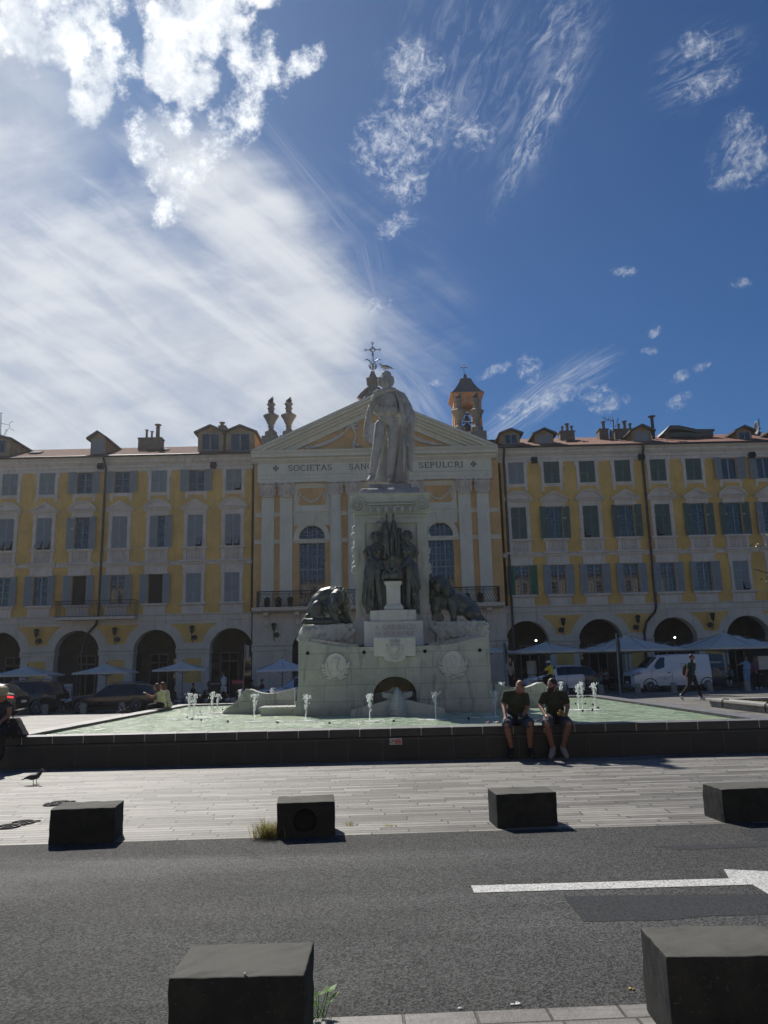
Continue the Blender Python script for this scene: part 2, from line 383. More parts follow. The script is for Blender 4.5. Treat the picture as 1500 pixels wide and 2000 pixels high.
# veil of high cloud
v1, e1 = region(90, 750, 700, 420, .15)
for q in ((560, 640, 185, 250, .3), (650, 800, 190, 110, -.5), (470, 430, 250, 120, -.75)): e1 = n.math('MINIMUM', e1, region(*q)[1])
vf = region(420, 560, 400, 400, -.62)[0]
vn = n.noise(n.mapv(vf, (.9, 4.6, 1), (0, 0, 5)), 1., 6, .6, .7)
vn2 = n.noise(n.mapv(v1, (3.5, 5, 1), (0, 0, 9)), 1., 5, .58, .3)
va_ = n.math('ADD', n.math('MULTIPLY', n.remap(e1, 1.3, .45), 1.15), n.math('ADD', cen(vn, 1.1), cen(vn2, .8)))
veil = gate(n.math('MULTIPLY', n.remap(va_, -.1, 1.35), .86), n.remap(e1, 1.3, .8))
e2 = region(-80, 300, 330, 460, 0)[1]
veil = n.math('MAXIMUM', veil, n.math('MULTIPLY', n.remap(e2, 1.15, .4), n.remap(vn2, .2, .8, .42, .7)))
for q in ((700, 600, 90, 210, .22, 3.5, .6, 12, .3, .8, .4), (600, 430, 270, 100, -.9, .7, 4.2, 14, .3, .85, .45), (800, 770, 130, 60, -.9, .8, 3.5, 15, .2, .8, .45)):
    veil = n.math('MAXIMUM', veil, streak(*q))
sd = dot(SUND)
glow = n.remap(sd, .50, 1., 0, 1, False)
vcol = n.mix(glow, (.31, .335, .36), (.76, .79, .82))
vcol = n.mix(n.remap(n.math('ADD', n.math('MULTIPLY', vn, .5), n.math('MULTIPLY', vn2, .5)), .38, .62), n.mix(1., vcol, (.80, .82, .86), 'MULTIPLY'), vcol)
ccol = n.mix(glow, (.26, .30, .36), (.98, 1.0, 1.02))
ccol2 = n.mix(n.remap(n.math('MAXIMUM', pn2, pn3), .42, .7), n.mix(1., ccol, (.74, .79, .86), 'MULTIPLY'), ccol)
ccol = n.mix(n.remap(n.math('ADD', NZ(14, 5, .6, 2.), n.math('MULTIPLY', cen(pn, 1.), -.8)), .36, .62), ccol, n.mix(1., ccol, (.62, .67, .74), 'MULTIPLY'))
skc = n.mix(1., sky.outputs[0], (.0200, .0350, .0525), 'MULTIPLY')
c = n.mix(veil, skc, vcol)
c = n.mix(stk, c, ccol2); c = n.mix(puff3, c, ccol2); c = n.mix(puff2, c, ccol2); c = n.mix(puff, c, ccol)
n.l.new(c, bg.inputs[0]); bg.inputs[1].default_value = 1.0
bg2 = n('ShaderNodeBackground', {0: skc, 1: 1.})
n.l.new(n('ShaderNodeMixShader', {0: front, 1: bg2.outputs[0], 2: bg.outputs[0]}).outputs[0], out.inputs[0])
SC.view_settings.view_transform = 'Standard'; SC.view_settings.look = 'None'; SC.view_settings.exposure = .14; SC.view_settings.gamma = 1
SC.cycles.max_bounces = 5; SC.cycles.diffuse_bounces = 3; SC.cycles.glossy_bounces = 3; SC.cycles.transmission_bounces = 3; SC.cycles.use_adaptive_sampling = True; SC.cycles.adaptive_threshold = .02; SC.cycles.use_denoising = True
SC.cycles.caustics_reflective = False; SC.cycles.caustics_refractive = False
W.cycles.sampling_method = 'NONE'
# ================================================================ ground
def mat_paving(name, rot, roww, rowh, mort, c1, c2, cm, hi=.5):
    m, n, b = newmat(name); P = pos(n); V = n.mapv(P, rot=(0, 0, rot), loc=(300.3, 300.1, 0))
    xy = n('ShaderNodeSeparateXYZ', {0: V}).outputs; rowi = n.math('FLOOR', n.math('DIVIDE', xy[1], rowh)); wn = n('ShaderNodeTexWhiteNoise', {'W': rowi}, noise_dimensions='1D').outputs['Value']
    V = n('ShaderNodeCombineXYZ', {0: n.math('ADD', xy[0], n.math('MULTIPLY', wn, roww*3)), 1: xy[1], 2: 0.}).outputs[0]
    br = n('ShaderNodeTexBrick', {'Vector': V, 'Color1': c1+(1,), 'Color2': c2+(1,), 'Mortar': cm+(1,), 'Scale': 1., 'Mortar Size': mort, 'Mortar Smooth': .3, 'Bias': 0., 'Brick Width': roww, 'Row Height': rowh}, offset=0., offset_frequency=2, squash=1., squash_frequency=2)
    c = br.outputs[0]
    c = n.mix(n.remap(n.noise(P, .7, 6, .68), .40, .66, 0, .6), c, n.mix(1., c, (.62, .61, .60), 'MULTIPLY'))
    c = n.mix(n.remap(n.noise(P, 9, 6, .7), .4, .75, 0, .5), c, n.mix(1., c, (.66, .66, .65), 'MULTIPLY'))
    c = n.mix(n.remap(n.noise(n.mapv(P, (1, 7, 1), rot=(0, 0, rot)), 3, 4, .7), .42, .7, 0, .6), c, n.mix(1., c, (.5, .5, .49), 'MULTIPLY'))
    n.l.new(c, b.inputs['Base Color']); b.inputs['Roughness'].default_value = .60
    h = n.math('ADD', n.math('MULTIPLY', br.outputs[1], -1.0), n.math('MULTIPLY', n.noise(P, 30, 4, .7), .5))
    h = n.math('ADD', h, n.math('MULTIPLY', n.noise(n.mapv(P, (1.2, 7, 1), rot=(0, 0, rot)), 1., 2, .5), .7))
    bp = n('ShaderNodeBump', {'Height': h, 'Strength': hi, 'Distance': .012}); n.l.new(bp.outputs[0], b.inputs['Normal'])
    return m
MT['plaza'] = mat_paving('plaza_paving', -.030, .95, .115, .009, (.33, .315, .285), (.115, .11, .10), (.022, .02, .019), 1.0)
MT['slabs'] = mat_paving('kerb_slabs', -.045, .34, .17, .008, (.25, .235, .22), (.20, .19, .18), (.06, .055, .05), .8)
m, n, b = newmat('asphalt'); P = pos(n)
vo = n('ShaderNodeTexVoronoi', {'Vector': P, 'Scale': 85.})
c = n.mix(n.remap(vo.outputs['Color'], .1, .9), (.010, .0105, .0105), (.086, .087, .085))
c = n.mix(n.remap(n.noise(P, 210, 2, .5), .62, .74), c, (.24, .24, .23))
c = n.mix(n.remap(n.noise(P, .9, 4, .6), .35, .7, 0, .5), c, n.mix(1., c, (.72, .72, .74), 'MULTIPLY'))
tr = n.remap(n.noise(n.mapv(P, (.10, .55, 1), rot=(0, 0, -.035)), 1., 3, .5), .4, .65)
c = n.mix(n.math('MULTIPLY', tr, .55), c, n.mix(1., c, (1.25, 1.27, 1.3), 'MULTIPLY'))
wp = n('ShaderNodeVectorMath', {0: P, 1: n('ShaderNodeVectorMath', {0: n('ShaderNodeTexNoise', {'Vector': P, 'Scale': 1.6, 'Detail': 5.}).outputs['Color'], 1: (.9, .9, 0)}, operation='MULTIPLY').outputs[0]}, operation='ADD').outputs[0]
ck = n('ShaderNodeTexVoronoi', {'Vector': wp, 'Scale': .42}, feature='DISTANCE_TO_EDGE').outputs['Distance']
ckm = n.math('MULTIPLY', n.remap(ck, .0015, .0045, 1, 0), n.remap(n.noise(P, .55, 3, .5), .5, .6)); c = n.mix(n.math('MULTIPLY', ckm, .7), c, (.012, .012, .012))
c = n.mix(n.remap(n.noise(P, 1.7, 6, .7, .4), .60, .72, 0, .45), c, n.mix(1., c, (.45, .45, .46), 'MULTIPLY')); c = n.mix(n.remap(n.noise(n.mapv(P, (.25, 1.2, 1)), 1.1, 5, .6), .52, .68, 0, .5), c, n.mix(1., c, (1.35, 1.37, 1.4), 'MULTIPLY'))
n.l.new(c, b.inputs['Base Color']); n.l.new(n.remap(tr, 0, 1, .85, .72), b.inputs['Roughness']); b.inputs['Specular IOR Level'].default_value = .25
h = n.math('ADD', vo.outputs['Distance'], n.math('MULTIPLY', n.noise(P, 150, 3, .6), .8))
bp = n('ShaderNodeBump', {'Height': h, 'Strength': .9, 'Distance': .004}); n.l.new(bp.outputs[0], b.inputs['Normal'])
MT['asphalt'] = m
MT['patch'] = M('asphalt_repair', (.058, .061, .066), .9, .45, 45, .8, 120, spec=.25)
m, n, b = newmat('road_paint'); P = pos(n)
w = n.remap(n.noise(P, 75, 5, .75), .40, .52)
c = n.mix(w, (.10, .10, .10), (.62, .62, .60)); c = n.mix(n.remap(n.noise(P, 5, 4, .6), .35, .7, 0, .35), c, (.30, .30, .29))
n.l.new(c, b.inputs['Base Color']); b.inputs['Roughness'].default_value = .7
MT['paint'] = m
def farY(x): return 8.02+.0345*x
def nearY(x): return 4.00+.045*x
mb = MB(); xs = [-400, -120, -60]+[-40+i*1.0 for i in range(81)]+[60, 120, 400]; ys = [-60, -10]+[i*1.0 for i in range(0, 61)]+[100, 200, 500]
for y in ys:
    for x in xs: mb.v.append((x, y, G(x, y)))
nx = len(xs)
for j in range(len(ys)-1):
    for i in range(nx-1): mb.f.append((j*nx+i, j*nx+i+1, (j+1)*nx+i+1, (j+1)*nx+i)); mb.mi.append(0)
mb.build('ground', MT['plaza'], kind='structure')
mb = MB(); mb.add([(x, f(x), .002) for f in (nearY, farY) for x in (-60, 60)], [(0, 1, 3, 2)]); mb.build('road', MT['asphalt'], kind='structure')
mb = MB(); mb.add([(-60, -20, .004), (60, -20, .004), (60, nearY(60)-.0, .004), (-60, nearY(-60), .004)], [(0, 1, 2, 3)]); mb.build('pavement', MT['slabs'], kind='structure')
def flat(name, pts, mat, z):
    mb = MB(); mb.add([(p.x, p.y, z) for p in pts], [tuple(range(len(pts)))]); return mb.build(name, mat, kind='structure')
flat('road_marking', [gr(920, 1731), gr(1424, 1717), Vector((2.58, 6.42, 0)), Vector((3.62, 6.13, 0)), Vector((2.60, 5.74, 0)), gr(1470, 1729), gr(926, 1745)], MT['paint'], .0055)
flat('asphalt_patch', [gr(1100, 1751), gr(1560, 1746), gr(1560, 1786), gr(1390, 1790), gr(1290, 1799), gr(1140, 1801)], MT['patch'], .0038)
flat('asphalt_patch', [gr(1275, 1654), gr(1560, 1645), gr(1560, 1652), gr(1330, 1661)], MT['patch'], .0038)
flat('asphalt_patch', [gr(1440, 1622), gr(1600, 1614), gr(1600, 1642), gr(1480, 1643)], MT['patch'], .0038)
# ================================================================ arcaded wings
FY = 54.
_mc = {}
def put(name, key, fn, parent, loc):
    if key not in _mc:
        mb, mats = fn(); o = mb.build(name, mats); _mc[key] = o.data; bpy.data.objects.remove(o)
    o = bpy.data.objects.new(name, _mc[key]); COL.objects.link(o); o.parent = parent
    o.location = Vector(loc)-wloc(parent); return o
def wall_grid(mb, x0, x1, z0, z1, holes, y, depth=.28, m=0, mr=0):
    X = sorted({x0, x1}|{v for h in holes for v in h[:2]}); Z = sorted({z0, z1}|{v for h in holes for v in h[2:4]})
    for i in range(len(X)-1):
        for j in range(len(Z)-1):
            cx, cz = (X[i]+X[i+1])/2, (Z[j]+Z[j+1])/2
            if any(h[0] < cx < h[1] and h[2] < cz < h[3] for h in holes): continue
            mb.quad((X[i], y, Z[j]), (X[i+1], y, Z[j]), (X[i+1], y, Z[j+1]), (X[i], y, Z[j+1]), m)
    for a, b, c, d in (h[:4] for h in holes):
        mb.quad((a, y, c), (a, y+depth, c), (a, y+depth, d), (a, y, d), mr); mb.quad((b, y, c), (b, y, d), (b, y+depth, d), (b, y+depth, c), mr)
        mb.quad((a, y, d), (a, y+depth, d), (b, y+depth, d), (b, y, d), mr); mb.quad((a, y, c), (b, y, c), (b, y+depth, c), (a, y+depth, c), mr)
def arch_wall(mb, x0, x1, z0, z1, arches, y, thick, m=0, ns=18):
    cur = x0
    for c, R, zs in sorted(arches):
        mb.box(cur, c-R, y, y+thick, z0, z1, m)
        P = [(c-R*cos(pi*i/ns), zs+R*sin(pi*i/ns)) for i in range(ns+1)]
        for i in range(ns):
            (a, za), (b, zb) = P[i], P[i+1]
            mb.quad((a, y, za), (b, y, zb), (b, y, z1), (a, y, z1), m); mb.quad((a, y, za), (a, y+thick, za), (b, y+thick, zb), (b, y, zb), m)
            mb.quad((a, y+thick, za), (b, y+thick, zb), (b, y+thick, z1), (a, y+thick, z1), m)
        cur = c+R
    mb.box(cur, x1, y, y+thick, z0, z1, m)
def archivolt(mb, c, R, zs, w, y0, y1, m=0, ns=22, zb=None):
    for i in range(ns):
        t0, t1 = pi*i/ns, pi*(i+1)/ns
        q = lambda r, t: (c-r*cos(t), zs+r*sin(t))
        mb.prism([q(R, t0), q(R+w, t0), q(R+w, t1), q(R, t1)], y0, y1, m)
# ---- shutters: one leaf, hinge at x=0
def leaf(h, w, rails, slat=.075, flap=None):
    def f():
        mb = MB(); s = .055
        mb.box(0, s, -.02, .02, 0, h); mb.box(w-s, w, -.02, .02, 0, h)
        R = [0]+list(rails)+[h]
        for r in R: mb.box(s, w-s, -.018, .018, max(0, r-.035), min(h, r+.035))
        for i in range(len(R)-1):
            a, b = R[i]+.035, R[i+1]-.035
            if flap and i == 0:
                q = Matrix.Rotation(radians(-32), 3, 'X'); hh = b-a
                for (xa, xb) in ((s+.01, s+.05), (w-s-.05, w-s-.01)):
                    n0 = len(mb.v); mb.box(xa, xb, -.015, .015, -hh, 0)
                    for k in range(n0, len(mb.v)): p = q @ Vector(mb.v[k]); mb.v[k] = (p.x, p.y-.02, p.z+b)
                for zz in (0, -hh+.02):
                    n0 = len(mb.v); mb.box(s+.01, w-s-.01, -.015, .015, zz-.04, zz)
                    for k in range(n0, len(mb.v)): p = q @ Vector(mb.v[k]); mb.v[k] = (p.x, p.y-.02, p.z+b)
                ns = int(hh/slat)
                for k in range(ns):
                    n0 = len(mb.v); mb.box(s+.04, w-s-.04, -.008, .008, -hh+slat*k+.01, -hh+slat*k+slat*.8)
                    for t in range(n0, len(mb.v)): p = q @ Vector(mb.v[t]); mb.v[t] = (p.x, p.y-.02, p.z+b)
                continue
            inset = .05 if i == 0 else 0
            if inset:
                mb.box(s, s+inset, -.015, .015, a, b); mb.box(w-s-inset, w-s, -.015, .015, a, b)
            k = max(1, int((b-a)/slat)); dz = (b-a)/k
            for j in range(k):
                z = a+dz*j
                mb.add([(s+inset, -.016, z), (w-s-inset, -.016, z), (w-s-inset, .012, z+dz*1.02), (s+inset, .012, z+dz*1.02)], [(0, 1, 2, 3)])
        return mb, None
    return f
def lf(h, w, rails, mat, flap=None, slat=.075):
    g = leaf(h, w, rails, slat, flap)
    return lambda: (g()[0], MT[mat])
# ---- surrounds (local x about the window's axis, y=0 the wall, z absolute)
def sur_top():
    mb = MB()
    for s in (-1, 1):
        a, b = sorted((s*.57, s*.79)); mb.box(a, b, -.06, .02, 14.14, 16.0)
        a, b = sorted((s*.79, s*.88)); mb.box(a, b, -.06, .02, 15.62, 16.0)
        a, b = sorted((s*.60, s*.80)); mb.box(a, b, -.055, .02, 13.9, 14.14); a, b = sorted((s*.62, s*.78)); mb.box(a, b, -.045, .02, 13.8, 13.9)
    mb.box(-.57, .57, -.058, .02, 14.14, 14.33); mb.box(-.60, .60, -.12, .02, 14.31, 14.37)
    return mb, MT['trim']
def sur_mid(kind):
    def f():
        mb = MB()
        for s in (-1, 1):
            def bx(x0, x1, d, z0, z1): a, b = sorted((s*x0, s*x1)); mb.box(a, b, -d, .02, z0, z1)
            bx(.55, .80, .07, 10.33, 12.70); bx(.60, .75, .095, 10.42, 11.72); bx(.60, .75, .095, 11.95, 12.5); bx(.53, .83, .12, 11.76, 11.88); bx(.53, .83, .12, 12.56, 12.68)
            bx(.55, .80, .09, 12.70, 13.0); bx(.62, .74, .12, 12.76, 12.94)
            bx(.55, .78, .11, 9.38, 10.14); bx(.61, .72, .135, 9.48, 10.04)
        mb.box(-.55, .55, -.06, .02, 12.66, 13.0); mb.box(-.45, .45, -.085, .02, 12.74, 12.93)
        mb.mould([(0, 13.0), (.14, 13.0), (.16, 13.05), (.22, 13.07), (.22, 13.12), (.26, 13.14), (.26, 13.17), (0, 13.17)], -1.02, 1.02, 0)
        if kind == 'P':
            mb.prism([(-.95, 13.17), (.95, 13.17), (0, 13.62)], -.10, .02)
            for s in (-1, 1):
                P = [(s*1.08, 13.15), (s*1.0, 13.15), (0, 13.62), (0, 13.80)]; mb.prism(P, -.26, .02)
                P = [(s*1.0, 13.15), (s*.86, 13.15), (0, 13.55), (0, 13.62)]; mb.prism(P, -.18, .02)
        else:
            R = 1.15; cz = 13.15-.45; t0 = math.acos(1.05/R); k = 14
            for (ra, rb, d) in ((R-.10, R, .26), (R-.17, R-.10, .18), (0, R-.17, .10)):
                A = [t0+(pi-2*t0)*i/k for i in range(k+1)]
                if ra == 0: mb.prism([(r_c*(R-.17), cz+sin(t)*(R-.17)) for t in A for r_c in (cos(t),) if cz+sin(t)*(R-.17) > 13.16], -.10, .02); continue
                for i in range(k):
                    P = [(cos(t)*r, cz+sin(t)*r) for t, r in ((A[i], ra), (A[i], rb), (A[i+1], rb), (A[i+1], ra))]; mb.prism(P, -d, .02)
        mb.mould([(0, 10.12), (.10, 10.12), (.20, 10.2), (.24, 10.24), (.24, 10.33), (0, 10.33)], -.93, .93, 0)
        mb.mould([(0, 9.0), (.10, 9.0), (.13, 9.08), (.20, 9.14), (.20, 9.2), (.30, 9.26), (.30, 9.34), (.26, 9.38), (0, 9.38)], -1.0, 1.0, 0)
        mb.box(-.55, .55, -.03, .02, 9.38, 10.12)
        for i in range(6):
            x = -.44+i*.176
            mb.lathe([(.045, 9.38), (.045, 9.44), (.025, 9.47), (.062, 9.6), (.05, 9.72), (.025, 9.88), (.02, 9.98), (.04, 10.02), (.04, 10.12)], (x, -.08, 0), 8)
        return mb, MT['trim']
    return f
def sur_low():
    mb = MB()
    for s in (-1, 1):
        def bx(x0, x1, d, z0, z1): a, b = sorted((s*x0, s*x1)); mb.box(a, b, -d, .02, z0, z1)
        bx(.54, .76, .07, 6.37, 8.45); bx(.59, .71, .095, 6.46, 8.3); bx(.52, .82, .12, 8.45, 8.56)
        bx(.54, .80, .09, 8.56, 9.0); bx(.61, .73, .12, 8.64, 8.92); bx(.54, .78, .09, 5.62, 6.17); bx(.60, .72, .115, 5.70, 6.08)
    mb.box(-.54, .54, -.06, .02, 8.45, 9.0); mb.box(-.44, .44, -.085, .02, 8.56, 8.86)
    mb.mould([(0, 6.15), (.08, 6.15), (.18, 6.23), (.22, 6.27), (.22, 6.37), (0, 6.37)], -.93, .93, 0)
    mb.box(-.54, .54, -.06, .02, 5.62, 6.15); mb.box(-.44, .44, -.085, .02, 5.72, 6.04)
    return mb, MT['trim']
def sash(w, z0, z1, cols, rows, mat, half=False):
    def f():
        mb = MB(); y = .16
        mb.box(-w, -w+.06, y-.03, y+.03, z0, z1); mb.box(w-.06, w, y-.03, y+.03, z0, z1); mb.box(-w, w, y-.031, y+.03, z0, z0+.09); mb.box(-w, w, y-.031, y+.03, z1-.06, z1)
        mb.box(-.055, .055, y-.045, y+.03, z0, z1)
        for s in (-1, 1):
            for i in range(1, cols):
                x = s*(.055+(w-.115)*i/cols); mb.box(x-.014, x+.014, y-.02, y+.02, z0+.09, z1-.06)
            for j in range(1, rows):
                z = z0+.09+(z1-z0-.15)*j/rows; a, b = sorted((s*.055, s*(w-.06))); mb.box(a, b, y-.022, y+.02, z-.014, z+.014)
        return mb, MT[mat]
    return f
def pane(w, z0, z1):
    def f():
        mb = MB(); mb.box(-w+.03, w-.03, .16, .175, z0+.03, z1-.03); return mb, MT['glass']
    return f
def back(w, z0, z1, mat):
    def f():
        mb = MB(); mb.box(-w, w, .26, .28, z0, z1); return mb, MT[mat]
    return f
ROWS = {'T': (.57, 14.37, 15.98, (.72,)), 'M': (.53, 10.33, 12.66, (.78, 1.55)), 'L': (.53, 6.37, 8.45, (.70, 1.42))}
ROWSg = {'T': (.72,), 'M': (.78,), 'L': (.70,)}
def window(par, X, row, state, shut, grid, mat_frame, ped):
    w, z0, z1, rails = ROWS[row]
    key = {'T': ('sT', sur_top), 'L': ('sL', sur_low)}.get(row) or ('sM'+ped, sur_mid(ped))
    wd = put('window', key[0], key[1], par, (X, FY, 0))
    h = z1-z0
    if shut == 'shut_grey' and par.name.startswith('arcaded_west'): rails = ROWSg[row]
    def lfput(x, mir, ang, flap=None, dy=-.03):
        o = put('shutter', ('lf', row, shut, flap, len(rails)), lf(h, w, rails, shut, flap), wd, (X+x, FY+dy, z0))
        o.rotation_euler.z = ang; o.scale.x = -1 if mir else 1
        return o
    if state[0] == 'c' or state[0] == 'f':      # closed, f: with flaps pushed out
        fl = state[1:] if state[0] == 'f' else ''
        lfput(-w, False, 0, True if 'l' in fl else None); lfput(w, True, 0, True if 'r' in fl else None)
        if 'l' in fl or 'r' in fl: put('room_shade_sheet', ('bk', row, 'dark'), back(w, z0, z1, 'dark'), wd, (X, FY, 0))  # no glass here: dark sheet in place of the unlit room
    else:
        a = radians(RN.uniform(2, 20)); a2 = radians(RN.uniform(2, 20))
        if state[0] == 'h': lfput(-w, False, 0)
        else: lfput(-w-.01, True, a, None, -.10)
        lfput(w+.01, False, -a2, None, -.10)
        if 'd' in state: put('room_shade_sheet', ('bk', row, 'dark'), back(w, z0, z1, 'dark'), wd, (X, FY, 0))  # open casement, the shade of its room given by a dark sheet
        else:
            fr = put('window_frame', ('fr', row, grid, mat_frame), sash(w, z0, z1, grid[0], grid[1], mat_frame), wd, (X, FY, 0))
            put('pane', ('pn', row), pane(w, z0, z1), wd, (X, FY, 0))
            if 'u' in state: put('curtain', ('bk', row, 'curtain'), back(w, z0, z1, 'curtain'), wd, (X, FY, 0))
            else: put('window_back', ('bk', row, 'dark'), back(w, z0, z1, 'dark'), wd, (X, FY, 0))
    return wd
def wing(name, label, X0, X1, cols, arches, spec, pipes, floods, lamps, joints):
    b = T(name, label, 'building', ((X0+X1)/2, FY, 0))
    holes = []
    for x in cols:
        for r in 'TML': w, z0, z1, _ = ROWS[r]; holes.append((x-w, x+w, z0, z1))
    mb = MB(); wall_grid(mb, X0, X1, 5.6, 16.05, holes, FY, .27)
    mb.box(X0, X1, FY+.3, FY+.5, 5.6, 16.9); mb.box(X0, X0+.2, FY, FY+12, 5.6, 16.9); mb.box(X1-.2, X1, FY, FY+12, 5.6, 16.9); mb.box(X0, X1, FY+11.8, FY+12, -1, 16.9)
    mb.build('wall', MT['yellow'], b)
    mb = MB(); arch_wall(mb, X0, X1, -1, 5.16, [(c, R, 3.05) for c, R in arches], FY, .75)
    for c, R in arches: archivolt(mb, c, R, 3.05, .13, FY-.035, FY+.01); archivolt(mb, c, R+.13, 3.05, .42, FY-.018, FY+.01)
    mb.mould([(0, 5.12), (.03, 5.12), (.05, 5.18), (.05, 5.5), (.12, 5.53), (.12, 5.60), (.02, 5.64), (0, 5.64)], X0, X1, FY)
    A = sorted(arches); ed = [X0]+[v for c, R in A for v in (c-R, c+R)]+[X1]
    for i in range(0, len(ed), 2):
        mb.mould([(0, 2.86), (.04, 2.86), (.06, 2.92), (.06, 3.08), (.12, 3.14), (.12, 3.2), (0, 3.24)], ed[i]-.06, ed[i+1]+.06, FY)
        mb.box(ed[i]-.06, ed[i]+.0, FY, FY+.75, 2.9, 3.2); mb.box(ed[i+1], ed[i+1]+.06, FY, FY+.75, 2.9, 3.2)
        mb.box(ed[i]-.03, ed[i+1]+.03, FY-.04, FY+.02, -1, .7)
    mb.build('arcade', MT['arcade'], b)
    for i in range(len(A)-1):
        mb = MB()
        c0, R0 = A[i]; c1, R1 = A[i+1]; ra = R0+.62; P = []
        zt, zb = 4.93, 3.62
        for (cc, r, s) in ((c0, ra, 1), (c1, ra, -1)):
            L = []
            for k in range(9):
                z = zb+(zt-zb)*k/8; dz = z-3.05; L.append((cc+s*math.sqrt(max(0, r*r-dz*dz)), z))
            P += L[::-1] if s == 1 else L
        P = [p for p in P]
        mid = (c0+c1)/2
        P = [(min(p[0], mid-.25) if i2 < 9 else max(p[0], mid+.25), p[1]) for i2, p in enumerate(P)]
        mb.prism(P, FY-.006, FY+.01)
        mb.build('spandrel_panel', MT['yellow'], b)
        mb = MB(); mb.box(mid-.6, mid+.6, FY-.006, FY+.01, .9, 2.55); mb.build('pier_panel', MT['yellow'], b)
    # string course and cornice
    mb = MB(); mb.mould([(0, 9.05), (.06, 9.05), (.09, 9.12), (.09, 9.24), (.13, 9.28), (.13, 9.33), (0, 9.36)], X0, X1, FY)
    mb.build('string_course', MT['trim'], b)
    mb = MB(); mb.mould([(0, 15.98), (.04, 15.98), (.06, 16.02), (.06, 16.22), (.12, 16.26), (.12, 16.42), (.17, 16.46), (.30, 16.58), (.34, 16.62), (.34, 16.76), (.48, 16.86), (.52, 16.9), (.52, 16.98), (0, 16.98)], X0, X1, FY)
    mb.build('cornice', MT['trim'], b)
    # roof with real pan tile ribs
    mb = MB(); step = .04; nxs = int((X1-X0)/step); rows = [(FY-.55, 17.0), (FY+2.5, 18.17), (FY+5.6, 19.4)]
    for (y, z) in rows:
        for i in range(nxs+1): mb.v.append((X0+i*step, y, z+.06*abs(sin(pi*(X0+i*step)/.2))))
    for j in range(2):
        for i in range(nxs): mb.f.append((j*(nxs+1)+i, j*(nxs+1)+i+1, (j+1)*(nxs+1)+i+1, (j+1)*(nxs+1)+i)); mb.mi.append(0)
    mb.box(X0, X1, FY-.45, FY+5.5, 16.93, 16.97); mb.quad((X0, FY+5.6, 19.4), (X1, FY+5.6, 19.4), (X1, FY+12, 16.9), (X0, FY+12, 16.9))
    rf = mb.build('roof', MT['rooftile'], b)
    mb = MB(); mb.tube([(X0, FY-.6, 17.0), (X1, FY-.6, 17.0)], .075, 8); mb.build('gutter', MT['pipe'], b)
    for x in pipes:
        mb = MB(); mb.tube([(x, FY-.6, 16.95), (x, FY-.6, 16.75), (x+.02, FY-.15, 16.2), (x+.02, FY-.15, 5.6), (x-.02, FY-.25, 5.35), (x-.1, FY-.15, 5.0), (x-.75, FY-.12, 4.3), (x-.95, FY-.12, 3.6), (x-.98, FY-.2, 3.0), (x-.98, FY-.12, 2.6), (x-.98, FY-.12, -.4)] if x not in (PIPE_A, PIPE_B) else
            [(x, FY-.6, 16.95), (x, FY-.6, 16.75), (x+(.75 if x < 0 else -.9)*.0, FY-.2, 16.2), (x, FY-.2, -.4)], .085, 8)
        for z in (14.5, 12.2, 9.9, 7.5): mb.tube([(x+.02, FY-.15, z), (x+.02, FY-.15, z+.06)], .11, 8)
        mb.build('downpipe', MT['pipe'], b)
    for i, x in enumerate(cols):
        for r in 'TML':
            st, sh, gd, mf = spec(i, r); window(b, x, r, st, sh, gd, mf, 'A' if (i+(0 if name.endswith('west_building') else 0)) % 2 == 0 else 'P')
    for (px, py) in floods:
        p = at(px, py, FY-.75); q = Matrix.Rotation(radians(-25), 3, 'X')
        mb = MB(); mb.cbox((p.x, FY-.8, p.z), (.42, .30, .36), rot=q); mb.bar((p.x, FY-.75, p.z), (p.x, FY-.2, p.z-.1), .05); mb.build('floodlight', MT['iron'], b)
    for (px, py) in lamps:
        p = at(px, py, FY-.35); mb = MB(); z = p.z; x = p.x; y = FY-.38
        mb.tube([(x, FY-.02, z-.75), (x, y, z-.55), (x, y, z-.1)], .028, 6)
        mb.lathe([(.03, -.16), (.09, -.1), (.13, .02), (.16, .26), (.19, .28), (.19, .34), (.10, .40), (.02, .43)], (x, y, z), 8)
        s = 1 if x < 0 else -1
        mb.lathe([(.02, -.06), (.17, -.05), (.19, 0), (.17, .05), (.02, .06)], (x+s*.17, y+.12, z-.42), 12, axis='y')
        mb.build('wall_lantern', MT['iron'], b)
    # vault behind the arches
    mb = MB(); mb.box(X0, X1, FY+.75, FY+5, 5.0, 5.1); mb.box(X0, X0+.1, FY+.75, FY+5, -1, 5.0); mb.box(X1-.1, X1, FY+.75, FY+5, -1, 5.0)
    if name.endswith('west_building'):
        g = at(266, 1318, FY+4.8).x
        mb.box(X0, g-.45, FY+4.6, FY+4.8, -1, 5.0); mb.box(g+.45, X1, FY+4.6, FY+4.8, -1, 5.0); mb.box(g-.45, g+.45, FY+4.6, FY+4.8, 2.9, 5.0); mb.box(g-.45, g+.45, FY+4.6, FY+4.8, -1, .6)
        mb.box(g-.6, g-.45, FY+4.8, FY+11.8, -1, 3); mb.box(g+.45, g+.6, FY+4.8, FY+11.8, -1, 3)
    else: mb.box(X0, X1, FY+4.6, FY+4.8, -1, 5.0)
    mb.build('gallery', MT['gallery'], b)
    return b, rf
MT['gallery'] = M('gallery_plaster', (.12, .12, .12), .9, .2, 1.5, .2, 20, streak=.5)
PIPE_A, PIPE_B = at(497, 900, FY-.2).x, at(984, 900, FY-.2).x
LC = [-10.82-2.70*k for k in range(9)]
RC = [9.62+2.57*k for k in range(10)]
